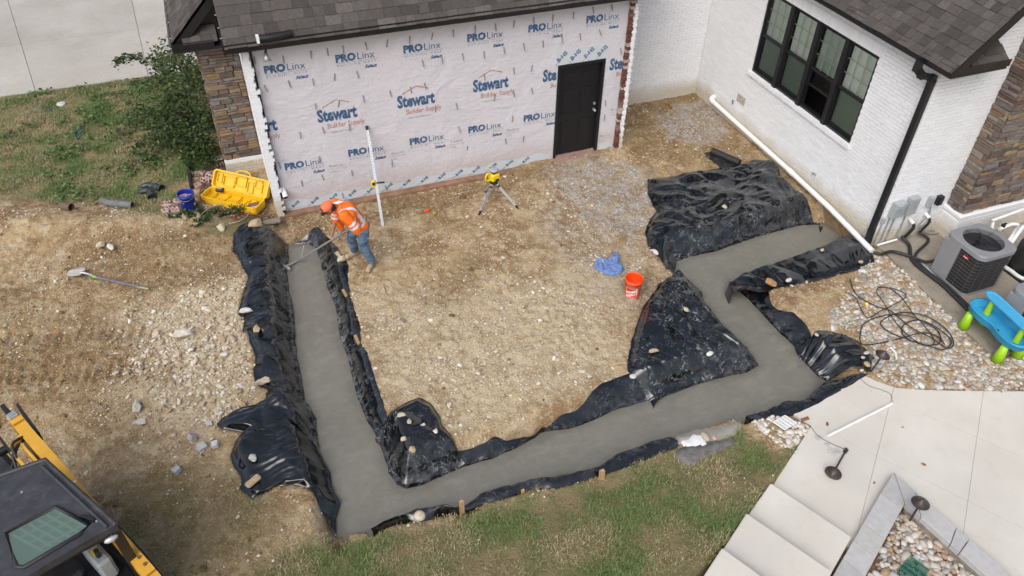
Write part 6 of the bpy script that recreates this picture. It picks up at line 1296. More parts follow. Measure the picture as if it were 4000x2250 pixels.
# the tool, held in both hands
tend = G(1160, 1020, ZC+.03); ttop = G(1402, 872, 1.06); tdir = (tend-ttop)/np.linalg.norm(tend-ttop)
def on_tool(p): return ttop+tdir*((p-ttop)@tdir)
def grip(b, wrist, ph, palm_side):
    q = on_tool(wrist); off = wrist-q; off /= np.linalg.norm(off)+1e-9; side = np.cross(tdir, off); pc = q+off*.032
    b.ball(pc, (.022, .04, .016), 10, 8, Matrix((tuple(side), tuple(tdir), tuple(off))).transposed()); limb(b, [wrist, pc], [.026, .024], 8)
    for i, (o, r_, ln) in enumerate(((-.033, .0092, .95), (-.011, .0098, 1.05), (.011, .0096, 1.), (.031, .0082, .85))):
        a0 = q+tdir*o
        limb(b, [a0+off*.034+side*.012, a0+off*.020+side*.030*ln, a0-off*.014+side*.030*ln, a0-off*.030+side*.008], [r_]*4, 7)
    limb(b, [q+off*.03-side*.012+tdir*.03, q+off*.012-side*.028+tdir*.05, q-off*.016-side*.022+tdir*.045], [.0115, .0105, .009], 7)
hand1 = on_tool(hand1)+np.array([.02, .01, .06]); hand2 = on_tool(hand2)+np.array([.01, -.02, .06])
grip(b, hand1, 0, 1); grip(b, hand2, 0, 1); limb(b, [eR, hand1], [.042, .027]); limb(b, [eL, hand2], [.042, .027])
pbuild('body', remesh(b, .0075, 4, .4), skin)
for s_ in (-1, 1): pbuild('eye', raw_mesh('eye', *(lambda q: (q.v, q.f))(MB().ball(head+sd_*.032*s_+fdir*.083+upd*.002, .011, 10, 6))), MT['dark'])
# clothes
b = MB(); limb(b, [hip+np.array([.0, 0, -.03]), (hip+chest)/2, chest, neck-hd*.06], [.165, .165, .178, .085], 16)
for p, r_ in ((hip+np.array([0, .05, 0]), .15), (hip+np.array([0, -.05, 0]), .15), (chest+np.array([.0, .08, .0]), .145), (chest+np.array([0, -.09, 0]), .145), ((hip+chest)/2+np.array([-.02, 0, -.03]), .15)): b.ball(p, r_, 14, 10)
w1 = hand1+(eR-hand1)*.22; w2 = hand2+(eL-hand2)*.22
limb(b, [chest+np.array([-.05, .10, .05]), sR, eR, w1], [.10, .088, .068, .053]); limb(b, [chest+np.array([-.05, -.10, .05]), sL, eL, w2], [.10, .09, .07, .055])
shirt = remesh(b, .013, 5, .5); sv = np.array([v.co for v in shirt.vertices]); sn = np.array([v.normal for v in shirt.vertices])
jit = (.006*np.array([perlin(np.array([p[0]*14+p[2]*9]), np.array([p[1]*14-p[2]*11]), 3)[0] for p in sv]))[:, None]; sv = sv+sn*jit*1.6
for v, p in zip(shirt.vertices, sv): v.co = p
# reflective bands follow the shirt surface
def seg_t(P_, a, b_): d = b_-a; L_ = np.linalg.norm(d); t = (P_-a)@d/L_; return t, np.linalg.norm(P_-a-np.outer(t, d/L_), axis=1), L_
F_ = [tuple(p.vertices) for p in shirt.polygons]; fc = np.array([sv[list(f)].mean(0) for f in F_]); bands = np.zeros(len(F_), bool)
for (A_, B_) in ((sR, eR), (sL, eL)):
    t, dd, L_ = seg_t(fc, A_, B_); bands |= (dd < .115) & (((t > L_*.52) & (t < L_*.52+.045)) | ((t > L_*.52+.075) & (t < L_*.52+.12)))
t, dd, L_ = seg_t(fc, hip, chest); arm = np.zeros(len(F_), bool)
for (A_, B_) in ((sR, eR), (eR, w1), (sL, eL), (eL, w2)):
    t2_, d2, L2 = seg_t(fc, A_, B_); arm |= (d2 < .085) & (t2_ > .03)
bands |= (~arm) & (t > .07) & (t < .12)
off = (fc-chest)@sd_; up_t = (fc-hip)@((neck-hip)/np.linalg.norm(neck-hip)); bands |= (~arm) & (t > .12) & (np.abs(np.abs(off)-.115) < .024) & (np.linalg.norm(fc-neck, axis=1) > .1)
idx = sorted({v for f, k in zip(F_, bands) if k for v in f}); mp = {v: i for i, v in enumerate(idx)}
tape = raw_mesh('reflective_band', [sv[i]+sn[i]*.004 for i in idx], [[mp[v] for v in f] for f, k in zip(F_, bands) if k]); smooth(tape)
sh_o = pbuild('shirt', shirt, hivis); c = cloc(wk); tape.transform(Matrix.Translation((-c.x, -c.y, -c.z))); tape.materials.append(refl); link(bpy.data.objects.new('reflective_band', tape), sh_o)
b = MB(); limb(b, [hip+np.array([.0, .0, .04]), hip+np.array([.01, 0, -.06])], [.145, .14], 14); b.ball(hip+np.array([.05, 0, -.03]), .13, 12, 8)
limb(b, [hR, kR, AR+np.array([.0, 0, .01])], [.112, .086, .078]); limb(b, [hL, kL, AL+np.array([0, 0, .01])], [.112, .086, .078]); jm = remesh(b, .014, 5, .5)
for v in jm.vertices:
    p = v.co; v.co = p+v.normal*(.012*float(perlin(np.array([p.x*9]), np.array([p.z*22+p.y*6]), 9)[0]))
pbuild('jeans', jm, denim)
for A_, F0, td in ((AR, FR, np.array([-.85, -.35, 0])), (AL, FL, np.array([-.55, -.8, 0]))):
    td = td/np.linalg.norm(td); b = MB(); hl = np.array([A_[0], A_[1], zf+.045]); limb(b, [A_+EZ*.07, A_-EZ*.02, hl-td*.02], [.062, .06, .05], 12); limb(b, [hl-td*.03, hl+td*.07, hl+td*.17], [.048, .047, .042], 12); b.ball(hl+td*.17-EZ*.005, (.05, .05, .04), 12, 8); b.box(hl+td*.07-EZ*.036, (.27, .09, .022), rz=math.atan2(td[1], td[0]), bev=.01)
    bm_ = remesh(b, .011, 4, .5); pbuild('boot', bm_, bootm)
b = MB(); cc_ = head+upd*.045-fdir*.012; b.ball(cc_, (.092, .112, .085), 18, 12, HM); me_ = remesh(b, .01, 2); capob = pbuild('cap', me_, capo)
b = MB(); V = []
for i in range(9):
    q = -1.15+2.3*i/8; V += [cc_+fdir*.085*math.cos(q)+sd_*.085*math.sin(q)+upd*.0, cc_+fdir*(.085*math.cos(q)+.085*max(0, math.cos(q*1.25)))+sd_*.083*math.sin(q)-upd*(.025+.01*math.cos(q)*2)]
V += [p-upd*.006 for p in V]; b.add(V, [(2*i, 2*i+1, 2*i+3, 2*i+2) for i in range(8)]+[(18+2*i, 18+2*i+2, 18+2*i+3, 18+2*i+1) for i in range(8)]+[(2*i+1, 18+2*i+1, 18+2*i+3, 2*i+3) for i in range(8)], True); b.ball(cc_+fdir*.055+upd*.012, (.07, .052, .055), 12, 8, HM); br = raw_mesh('brim', b.v, b.f); smooth(br); pbuild('brim', br, MT['black'])
b = MB(); b.ball(head-fdir*.045-upd*.03, (.078, .07, .07), 14, 10, HM); b.ball(head-fdir*.075-upd*.06, (.06, .045, .05), 12, 8, HM); pbuild('hair', remesh(b, .01, 2), hairm)
gl = hip+np.array([.06, -.16, -.07]); b = MB()
for i in range(4): limb(b, [gl, gl+np.array([.03*(i-1.5), -.02, -.10-.01*i])], [.022, .010], 8)
pbuild('glove', remesh(b, .009, 2), mat('work_glove', (.25, .24, .24), .9))
# placer tool
tl = thing('concrete_rake', 'long grey-handled concrete placing rake held by the worker', 'tool', tend)
MB().cyl(ttop, tend, .017, n=12).build('handle', MT['galv'], tl)
bl0 = tend; bl1 = G(1118, 1050, ZC+.03); sv_ = np.cross((bl1-bl0)/np.linalg.norm(bl1-bl0), EZ); hd0 = bl0+(bl1-bl0)*.25
b = MB(); V = []
for i in range(9):
    q = -.25+.5*i/8; p = bl1+sv_*q*.42+(bl0-bl1)*.12*(q*4)**2*.3; V += [p-EZ*.04, p+EZ*.06, p+EZ*.065+sv_*0+np.array([.004, .004, 0]), p-EZ*.04+np.array([.008, .008, 0])]
b.add(V, [(4*i+j, 4*i+(j+1) % 4, 4*i+4+(j+1) % 4, 4*i+4+j) for i in range(8) for j in range(4)], True); b.build('blade', mat('splashed_steel', (.36, .35, .33), .7, .3, 25), tl)
MB().tube([bl0, (bl0+bl1)/2+EZ*.02, bl1+EZ*.05], [.017, .02, .03], 10).build('socket', MT['galv'], tl)
hk = bl0+(ttop-bl0)*.06; MB().tube([hk, hk+np.array([.06, .12, .02]), hk+np.array([.12, .22, .12])], .007, 6).build('hook', MT['galv'], tl)

# ================================================================ laser level, rod
tri = thing('laser_level_tripod', 'aluminium tripod with black feet on the soil before the wrapped wall', 'tripod', (*G(1935, 800)[:2], 0), group=None)
F3 = [G(1870, 843, .0), G(2026, 812, .0), G(1893, 735, .0)]; F3 = [np.array([p[0], p[1], gz1(p[0], p[1])]) for p in F3]; ap = np.array([*np.mean(F3, axis=0)[:2], .0])
zs = np.linspace(.4, 1.2, 81); ap[2] = zs[np.argmin([abs(seen(np.array([ap[0], ap[1], z]))[1]-706) for z in zs])]
uvx = seen(ap)
for i, f in enumerate(F3):
    k = ap+(f-ap)*.10; d_ = f-ap; MB().beam(k, ap+d_*.88, .048, .022, up=(0, 1, .3)).build('leg', MT['alu'], tri); MB().beam(ap+d_*.865, f+EZ*-.01, .036, .03, up=(0, 1, .3)).build('foot', MT['rubber'], tri); MB().beam(ap+d_*.16, ap+d_*.21, .058, .04, up=(0, 1, .3)).build('clamp', MT['rubber'], tri)
    if i == 0: d0 = d_/np.linalg.norm(d_); vx = -np.cross(d0, np.array([0, -.94, .34])); vx /= np.linalg.norm(vx); nn = np.cross(-d0, vx) if False else np.cross(vx, -d0)*-1; lettering('SPECTRA PRECISION', .05, M4(ap+d_*.5+np.array([.002, -.022, .012]), d0*-1, np.cross(np.array([0, -.9, .4]), d0*-1), np.array([0, -.9, .4])), MT['ink_blue'], tri, .001, name='leg_print')
MB().cyl(ap+EZ*-.05, ap+EZ*.015, .075, n=20).build('head', MT['rubber'], tri)
lz = thing('laser_level', 'yellow rotating laser level with grey top on the tripod', 'laser level', ap+EZ*.015); L0 = ap+EZ*.016
MB().box(L0+EZ*.085, (.19, .17, .165), rz=.25, bev=.03).build('body', MT['laser_yellow'], lz); MB().box(L0+EZ*.19, (.12, .12, .045), rz=.25, bev=.01).build('window_ring', MT['rubber'], lz); MB().lathe([(0, .06), (.06, .06), (.085, .045), (.085, .02), (0, .02)], L0+EZ*.195, 20).build('cap', MT['grey_metal'], lz)
dh = np.array([-math.cos(.25), -math.sin(.25), 0]); MB().tube(bez([L0+dh*.06+EZ*.16, L0+dh*.15+EZ*.19, L0+dh*.19+EZ*.13, L0+dh*.18+EZ*.05, L0+dh*.09+EZ*.03], 5), .017, 8).build('handle', MT['laser_yellow'], lz)
MB().box(L0+np.array([.035, -.088, .045]), (.08, .012, .05), rz=.25, bev=.004).build('keypad', MT['rubber'], lz)
rf = G(1496, 886, 0); rf[2] = gz1(rf[0], rf[1]); rt = GY(1433, 496, -.045); rod = thing('grade_rod', 'white survey rod leaning on the wrapped wall', 'survey rod', rf); MB().beam(rf, rt, .045, .03, up=(0, 1, .2)).build('pole', mat('rod_white', (.58, .62, .64), .4, .05, 6), rod)
rd = (rt-rf)/np.linalg.norm(rt-rf); fn = np.array([0, -1, .0]); fn -= rd*(fn@rd); fn /= np.linalg.norm(fn); sx2 = np.cross(rd, fn)*-1; b = MB(); n_ = int(np.linalg.norm(rt-rf)/.05)
for i in range(n_): p = rf+rd*(.05*i+.02)+fn*.0165+sx2*(.008 if i % 2 else -.004); b.beam(p, p+rd*.008, .016 if i % 2 else .024, .001, up=fn)
tag(b.build('graduation', MT['ink_blue'], rod), kind='stuff'); MB().beam(rt-rd*.06, rt+rd*.02, .05, .035, up=(0, 1, .2)).build('cap', MT['rubber'], rod)
rc = rf+rd*np.linalg.norm(rt-rf)*.44; rcv = thing('laser_receiver', 'yellow laser receiver clamped on the survey rod', 'receiver', rc); MB().box(rc+np.array([-.055, -.03, 0]), (.075, .045, .16), bev=.012).build('housing', MT['laser_yellow'], rcv); MB().box(rc+np.array([-.055, -.054, .02]), (.05, .006, .06)).build('display', MT['rubber'], rcv); MB().beam(rc+np.array([-.02, -.0, 0]), rc+np.array([.16, -.03, .0]), .03, .02).build('clamp', MT['rubber'], rcv)

# ================================================================ pails
def curved_print(s_, size, c, r_, z, ang0, mat_, parent, bold=0., slant=0., taper=0., name='pail_print'):
    me_ = text_me(s_, size, bold, 0).copy(); co = np.array([v.co for v in me_.vertices]); cx = cloc(parent)
    bm = bmesh.new(); bm.from_mesh(me_); bmesh.ops.subdivide_edges(bm, edges=[e for e in bm.edges if e.calc_length() > size*.25], cuts=2); bmesh.ops.triangulate(bm, faces=bm.faces)
    for v in bm.verts:
        zz = z+v.co.y+v.co.x*slant; q = ang0+v.co.x/r_; rr_ = r_+taper*(zz-z)+.0018; v.co = (c[0]+rr_*math.cos(q)-cx.x, c[1]+rr_*math.sin(q)-cx.y, c[2]+zz-cx.z)
    bm.to_mesh(me_); bm.free(); me_.materials.clear(); me_.materials.append(mat_); return link(bpy.data.objects.new(name, me_), parent)
def pail(label, px, matp, group=None):
    p = G(*px, 0); z = gz1(p[0], p[1]); p = np.array([p[0], p[1], z]); t = thing('bucket', label, 'bucket', p)
    MB().lathe([(0, .004), (.128, .004), (.132, 0), (.134, .01), (.146, .30), (.154, .302), (.155, .335), (.150, .337), (.151, .362), (.150, .368), (.144, .368), (.142, .33), (.128, .012), (0, .012)], p, 36).build('shell', matp, t)
    MB().tube([p+np.array([.158*math.cos(q), .158*math.sin(q), .315-.10*max(0, math.sin((q-3.6)/2.2*PI))*0-.05*math.sin(max(0, min(1, (q-3.4)/2.4))*PI)]) for q in np.linspace(3.4, 5.8, 20)], .003, 5).build('bail', MT['galv'], t); return t, p
bo, pb = pail('bright orange open bucket on the bare soil', (2468, 1152), MT['orange']); fa = math.atan2(CAM[1]-pb[1], CAM[0]-pb[0])-.05
fr_ = []; 
for i, (s_, zz, sz) in enumerate((('THE', .19, .042), ('HOME', .125, .075), ('DEPOT', .065, .06))): curved_print(s_, sz, pb, .138, zz, fa-.15+.10*i, MT['white'], bo, .003, .35, .045)
b = MB(); c = []
for u, v in ((-.10, .02), (.10, .02), (.10, .225), (-.10, .225)): c.append((u, v))
for i in range(4):
    (u0, v0), (u1, v1) = c[i], c[(i+1) % 4]; P_ = []
    for k in range(9): f = k/8; u = u0+(u1-u0)*f; v = v0+(v1-v0)*f; rr_ = .1365+.045*(v-.06); q = fa-.05+u/.138; P_.append(pb+np.array([rr_*math.cos(q), rr_*math.sin(q), v]))
    b.tube(P_, .0022, 5)
b.build('print_frame', MT['white'], bo)
bb2, pb2 = pail('dark blue bucket full of broken painted bricks by the yellow case', (743, 818), MT['bluepail']); fa2 = math.atan2(CAM[1]-pb2[1], CAM[0]-pb2[0])
curved_print('DO', .07, pb2, .138, .19, fa2+.95, MT['white'], bb2, .003, .1, .045); curved_print('RI', .07, pb2, .138, .11, fa2+.95, MT['white'], bb2, .003, .1, .045); curved_print('DETAILS', .03, pb2, .136, .16, fa2-.05, MT['white'], bb2, .001, 0, .045); curved_print('PAIL', .045, pb2, .136, .12, fa2-.9, MT['white'], bb2, .002, 0, .045)
# bricks: painted face, red cores with three holes
def brick_thing(px, label, rz, rot=(0, 0), z=None, L_=.19, holes=True, group='loose bricks by the yellow case', loc=None, face=True):
    if loc is None: p = G(*px, .03); zg = gz1(p[0], p[1]); loc = np.array([p[0], p[1], (zg if z is None else z)+.035])
    t = thing('brick', label, 'brick', loc, group=group, rot=(rot[0], rot[1], rz)); W_, H_ = .09, .057; b = MB()
    xs = [-L_/2]+[x for k in ((-.058, 0, .058) if L_ > .15 else (0,)) for x in (k-.018, k+.018)]+[L_/2]
    for i in range(len(xs)-1):
        if i % 2 == 0 or not holes: b.box(((xs[i]+xs[i+1])/2, 0, 0), (xs[i+1]-xs[i], W_, H_))
        else: b.box(((xs[i]+xs[i+1])/2, .032, 0), (xs[i+1]-xs[i], W_-.064, H_)); b.box(((xs[i]+xs[i+1])/2, -.032, 0), (xs[i+1]-xs[i], W_-.064, H_))
    b.build('clay', MT['rubble'], t, world=False); 
    if face: MB().box((0, -W_/2-.002, 0), (L_*.98, .004, H_*.97)).build('painted_face', MT['wbrick2'], t, world=False)
    return t
MT['rubble'] = mat('pink_clay', (.36, .20, .17), .95, .2, 14, bump=.6, dirt=.4, dirtc=(.6, .55, .52)); MT['wbrick2'] = mat('old_white_paint', (.68, .67, .64), .7, .06, 12, dirt=.1)
def k3(x, y): return 520+x*.2277, 600+y*.2277
for i, (q, lab, rz, rot, z, L_) in enumerate((
    ((1460, 130), 'top brick of the small white stack by the stone pier', .15, (PI/2*0, 0), .06, .19), ((1470, 200), 'lower holed brick of the small white stack by the stone pier', .1, (PI/2, 0), .0, .19),
    ((1048, 350), 'whole holed brick lying against the black edging', -.15, (PI/2, 0), None, .19), ((1190, 330), 'half buried brick half hidden under the shrub', .9, (.4, .2), None, .12), ((1340, 355), 'brick piece leaning right under the shrub stems', .4, (.6, .3), None, .15),
    ((1235, 455), 'brick with pink cores left of the case corner', -.6, (1.2, .2), None, .19), ((1330, 415), 'white faced brick touching the yellow case lid', -.5, (.9, .3), None, .19), ((1100, 540), 'square white brick half beyond the blue bucket', .5, (PI/2*.2, .1), None, .15),
    ((575, 880), 'upper left brick of the rubble pile by the blue bucket', -.1, (.3, 0), None, .16), ((640, 950), 'large white brick in the middle of the rubble pile', .6, (.5, .1), None, .19), ((760, 840), 'white brick topmost in the rubble pile', .3, (.2, .5), .03, .12),
    ((740, 940), 'pink sided brick over the rubble pile', .9, (1., .2), .03, .16), ((820, 950), 'pink brick leaning on the blue bucket', 1.0, (.7, .5), .02, .19), ((565, 1045), 'brick stub lowest left of the rubble pile', .2, (.2, .1), None, .12), ((700, 1010), 'white paint flake brick chip at the foot of the rubble pile', .4, (.1, .2), None, .10), ((775, 1010), 'white chip right of the rubble pile foot', 1.4, (.2, .1), None, .09))):
    brick_thing(k3(*q), lab, rz, rot, z, L_)
for i, (dx, dy, z, rz, rot, lab) in enumerate(((-.05, .02, .27, .5, (1.3, .2), 'holed pink brick standing in the blue bucket'), (.05, -.02, .27, .3, (.3, .5), 'white brick half on the right inside the blue bucket'), (.0, -.06, .25, -.2, (.4, .2), 'white brick half in front inside the blue bucket'), (-.06, -.05, .22, .9, (.2, .3), 'pale brick chip low inside the blue bucket'), (.04, .06, .22, .1, (.5, .1), 'brick chip at the back inside the blue bucket'))):
    brick_thing(None, lab, rz, rot, L_=.12, loc=pb2+np.array([dx, dy, z]), group='bricks inside the blue bucket')

# ================================================================ yellow case
h0 = G(*k3(1340, 578), .10); h1 = G(*k3(2285, 800), .10); cx = (h1-h0); CL = float(np.linalg.norm(cx[:2])); ca = math.atan2(cx[1], cx[0]); cz = gz1(*((h0+h1)/2)[:2])
case = thing('tool_case', 'open yellow moulded plastic case on the soil by the stone pier', 'case', (*((h0+h1)/2)[:2], cz+.0), rz=ca)
def tray(name, W_, D_, parent, M_):                   # open moulded tray: floor at z=0, rim up at D_
    n = 6; out = rrect(-CL/2, CL/2, -W_, 0, .07, n); inn = rrect(-CL/2+.03, CL/2-.03, -W_+.03, -.03, .05, n); k = len(out)
    V = [(p[0]*.985, p[1]*.97-.008, 0) for p in out]+[(p[0], p[1], D_*.5) for p in out]+[(p[0], p[1], D_) for p in out]+[(p[0], p[1], D_) for p in inn]+[(p[0]*.985, p[1], D_*.35) for p in inn]
    b = MB().add(V, [(r_*k+i, r_*k+(i+1) % k, (r_+1)*k+(i+1) % k, (r_+1)*k+i) for r_ in range(4) for i in range(k)]); b.add(V[:k], [tuple(range(k))]); b.add(V[-k:], [tuple(range(k))])
    me_ = raw_mesh(name, [tuple(M_ @ Vector(v)) for v in b.v], b.f); bm = bmesh.new(); bm.from_mesh(me_); bmesh.ops.remove_doubles(bm, verts=bm.verts, dist=1e-4); bmesh.ops.recalc_face_normals(bm, faces=bm.faces); bm.to_mesh(me_); bm.free(); return obj(name, me_, MT['yellow'], parent)
M0 = Matrix.Translation((0, 0, .0)); base = tray('base', .38, .15, case, M0)
ML = Matrix.Translation((0, .01, .10)) @ Matrix.Rotation(R(112), 4, 'X') @ Matrix.Rotation(PI, 4, 'Z') @ Matrix.Translation((0, 0, 0))
ML = Matrix.Translation((0, .09, .06)) @ Matrix.Rotation(R(52), 4, 'X') @ Matrix.Translation((0, .37, 0)); lidp = tray('lid', .37, .12, case, ML)
def ribs(parent, M_, W_, seed, z):
    rr = np.random.default_rng(seed)
    for i, (x0, x1, y0, y1, h) in enumerate(((-.45, -.18, .10, .30, .05), (-.15, .12, .06, .24, .055), (.16, .30, .12, .33, .045), (.34, .50, .06, .20, .05), (-.62, -.50, .08, .26, .04), (.52, .64, .10, .30, .05))):
        s_ = CL/1.4; b = MB(); w_ = .014
        for p0, p1 in (((x0, y0), (x1, y0)), ((x1, y0), (x1, y1)), ((x1, y1), (x0, y1)), ((x0, y1), (x0, y0))):
            b.beam((p0[0]*s_, -p0[1]*W_/.4, z+h/2), (p1[0]*s_, -p1[1]*W_/.4, z+h/2), w_, h)
        me_ = raw_mesh('rib', [tuple(M_ @ Vector(v)) for v in b.v], b.f); bm = bmesh.new(); bm.from_mesh(me_); bmesh.ops.recalc_face_normals(bm, faces=bm.faces); bm.to_mesh(me_); bm.free(); obj('rib', me_, MT['yellow'], parent)
ribs(base, M0, .34, 1, .035); ribs(lidp, ML, .38, 2, .035)
b = MB(); b.tube(bez([(-.16, .40-.40-.40+.0, .06), (-.13, -.45, .06), (0, -.47, .06), (.13, -.45, .06), (.16, -.40, .06)], 5), .018, 8); b = MB().tube([tuple(ML @ Vector(p)) for p in bez([(-.16, .0-.0, .06), (-.12, .05, .06), (0, .07, .06), (.12, .05, .06), (.16, .0, .06)], 5)], .017, 8); me_ = raw_mesh('handle', b.v, b.f); smooth(me_); obj('handle', me_, MT['yellow'], case)
cR = Matrix.Rotation(ca, 3, 'Z'); co_ = np.array(case.location)
def casep(x, y, z): return co_+np.array(cR @ Vector((x, y, z)))
q = casep(-.38, -.06, .15); pk = tag(MB().box(q, (.16, .10, .07), rz=ca+.2, bev=.02).build('battery_pack', MT['rubber']), 'black and silver battery pack resting in the yellow case', 'battery'); MB().box(q+EZ*.037, (.10, .035, .006), rz=ca+.2).build('label_plate', MT['alu'], pk)
q = casep(.50, -.22, .115); bk = tag(MB().box(q, (.20, .13, .03), rz=ca+.75, bev=.003).build('manual', mat('manual_cover', (.16, .10, .08), .5)), 'dark manual booklet lying in the right end of the case', 'booklet'); MB().box(q+EZ*.0, (.204, .134, .02), rz=ca+.75).build('pages', MT['white'], bk)

# ================================================================ boots, pipes, shovel, cloth, small things
wel = mat('rubber_boot', (.02, .024, .03), .5, .3, 10, dirt=.35, dirtc=(.16, .16, .16))
def wellington(label, toe, heel, topp, k):
    z = .06; toe, heel, topp = [np.array([*G(*p, z)[:2], z+gz1(*G(*p, z)[:2])]) for p in (toe, heel, topp)]; t = thing('rubber_boot', label, 'boot', heel, group='pair of rubber boots on the lawn'); b = MB()
    P_ = bez([toe, toe*.6+heel*.4, heel*.85+toe*.15, heel*.6+topp*.4, topp], 6); n = len(P_); rads = [float(np.interp(i/(n-1), [0, .12, .3, .5, .62, .8, 1], [.025, .05, .058, .068, .06, .07, .085])) for i in range(n)]
    me_ = raw_mesh('shell', *(lambda q: (q.v, q.f))(MB().tube(P_, rads, 14, caps=False).ball(toe, .03))); smooth(me_); c = cloc(t); me_.transform(Matrix.Translation((-c.x, -c.y, -c.z))); obj('shell', me_, wel, t)
    d_ = (P_[-1]-P_[-3]); d_ /= np.linalg.norm(d_); MB().cyl(P_[-1]-d_*.03, P_[-1]-d_*.028, .08, n=14).build('lining', MT['dark'], t)
wellington('rubber boot farther from the trench, opening to the right', k3(130, 570), k3(300, 540), k3(490, 600), 0); wellington('rubber boot nearer the trench, opening toward the soil', k3(95, 660), k3(290, 640), k3(325, 765), 1)
def corr(name, label, px, r_, mt, amp=.08):
    P_ = bez([np.array([*G(*p, .05)[:2], gz1(*G(*p, .05)[:2])+r_*.8]) for p in px], 16); rad = [r_*(1+amp*(1 if i % 2 else -1)) for i in range(len(P_))]; t = thing(name, label, 'pipe', P_[0]); MB().tube(P_, rad, 14, caps=False).build('shell', mt, t, fix=False)
    d_ = (P_[-1]-P_[-2])/np.linalg.norm(P_[-1]-P_[-2]); MB().cyl(P_[-1]-d_*.04, P_[-1]-d_*.038, r_*.9, n=14).build('bore', MT['dark'], t); return t
def c4(x, y): return x*.6211, 600+y*.6211
corr('corrugated_pipe', 'crushed grey corrugated pipe at the lawn edge', [c4(645, 310), c4(700, 325), c4(770, 340), c4(840, 345)], .075, mat('grey_pipe', (.14, .145, .15), .7, .3, 12, dirt=.3)); corr('clay_pipe', 'short muddy brown pipe in the spoil heap', [c4(470, 385), c4(430, 375), c4(400, 362)], .075, mat('muddy_pipe', (.13, .09, .055), .85, .3, 12), .0)
sh = [np.array([*G(*p, .04)[:2], gz1(*G(*p, .04)[:2])]) for p in (c4(940, 860), c4(600, 785), c4(560, 772), c4(450, 770))]; shv = thing('shovel', 'long handled shovel with pale blade lying on the soil', 'shovel', sh[1])
MB().cyl(sh[0]+EZ*.05, sh[1]+EZ*.07, .018, n=10).build('handle', mat('blue_handle', (.14, .15, .20), .6, .2, 8), shv); MB().cyl(sh[0]+EZ*.05+(sh[1]-sh[0])*.001, sh[0]+EZ*.052+(sh[1]-sh[0])*.22, .0195, n=10).build('grip', mat('worn_grip', (.28, .30, .18), .8), shv); dS = (sh[3]-sh[1])/np.linalg.norm(sh[3]-sh[1]); MB().cyl(sh[1]+EZ*.07-dS*.03, sh[1]+EZ*.07+dS*.03, .023, n=12).build('collar', mat('collar_green', (.15, .5, .06), .6), shv)
MB().tube(bez([sh[1]+EZ*.07, sh[2]+EZ*.09, sh[2]+dS*.12+EZ*.10], 6), [.018]*8+[.022]*5, 10).build('socket', MT['galv'], shv)
sS = np.array([-dS[1], dS[0], 0]); V = []; 
for i in range(8):
    f = i/7; w_ = .11*(1 if f < .45 else math.cos((f-.45)/.55*1.45)**.6); 
    for j in range(5): g = -1+j/2; V.append(sh[2]+dS*(.08+.30*f)+sS*w_*g+EZ*(.10-.05*f+.03*g*g*(1-f*.6)))
me_ = raw_mesh('blade', [v-np.array(cloc(shv)) for v in V], [(i*5+j, i*5+j+1, (i+1)*5+j+1, (i+1)*5+j) for i in range(7) for j in range(4)]); smooth(me_); ob = obj('blade', me_, mat('worn_blade', (.45, .43, .40), .5, .15, 14), shv); ob.modifiers.new('t', 'SOLIDIFY').thickness = .004
# blue cloth with white cord
P_ = gpoly(L(t4, (35, 910), (60, 880), (140, 880), (180, 860), (195, 810), (235, 830), (245, 890), (280, 940), (250, 990), (180, 1003), (100, 980), (55, 955))); x0, y0 = P_.min(0)-.05; x1, y1 = P_.max(0)+.05; xs = np.arange(x0, x1, .012); ys = np.arange(y0, y1, .012); XX, YY = np.meshgrid(xs, ys); d = sdist(XX.ravel(), YY.ravel(), P_)[0].reshape(XX.shape)+.02*fbm(XX*9, YY*9, 2, 3)
Z = gh(XX.ravel(), YY.ravel()).reshape(XX.shape)+sstep(.01, -.05, d)*(.025+.055*crease(XX*6, YY*4.5, 11)+.03*crease(XX*13+YY*4, YY*11, 12))+.008; k = (d[:-1, :-1] < .0) & (d[1:, 1:] < .0); a_, b_ = np.nonzero(k); I_ = a_*len(xs)+b_
me_ = np_mesh('cloth', np.stack([XX.ravel(), YY.ravel(), Z.ravel()], 1), np.stack([I_, I_+1, I_+len(xs)+1, I_+len(xs)], 1)); smooth(me_); clo = thing('sweatshirt', 'crumpled blue sweatshirt dropped on the soil beside the orange bucket', 'clothing', (*P_.mean(0), 0)); me_.transform(Matrix.Translation((-P_.mean(0)[0], -P_.mean(0)[1], 0))); obj('fabric', me_, MT['bluecloth'], clo)
q = [G(*t4(*p), .1) for p in ((45, 835), (75, 850), (105, 870), (115, 890), (95, 850))]; MB().tube(bez(q, 6), .007, 6).build('drawstring', MT['cord'], clo)
# board, edging, wires and pegs by the foundation corner
a = np.array([*G(*k3(2230, 1150), .06)[:2], .0]); c_ = np.array([*G(*k3(2520, 1105), .06)[:2], .02]); tag(MB().beam(a, c_, .14, .03).build('board', MT['oldwood']), 'weathered grey board below the foundation corner', 'board')
a = G(*k3(930, 40), .04); c_ = G(*k3(1000, 600), .04); tag(MB().beam(a, c_, .05, .16).build('lawn_edging', MT['rubber']), 'black lawn edging strip between lawn and mulch', 'edging')
red = mat('red_wire', (.30, .03, .02), .5)
tag(MB().tube(bez([np.array([*G(*k3(*p), .05)[:2], .06]) for p in ((1340, 140), (1290, 300), (1210, 460), (1180, 560), (1150, 680), (1160, 770), (1230, 835))], 6), .008, 6).build('wire', red), 'red wire running from the shrub past the blue bucket', 'wire')
tag(MB().tube(bez([np.array([*G(*k3(*p), .05)[:2], .05+gz1(*G(*k3(*p), .05)[:2])]) for p in ((2200, 1040), (1980, 1010), (1820, 1050), (1760, 1190), (1740, 1100), (1780, 1040))], 6), .007, 6).build('wire', red), 'red wire loop in front of the yellow case', 'wire')
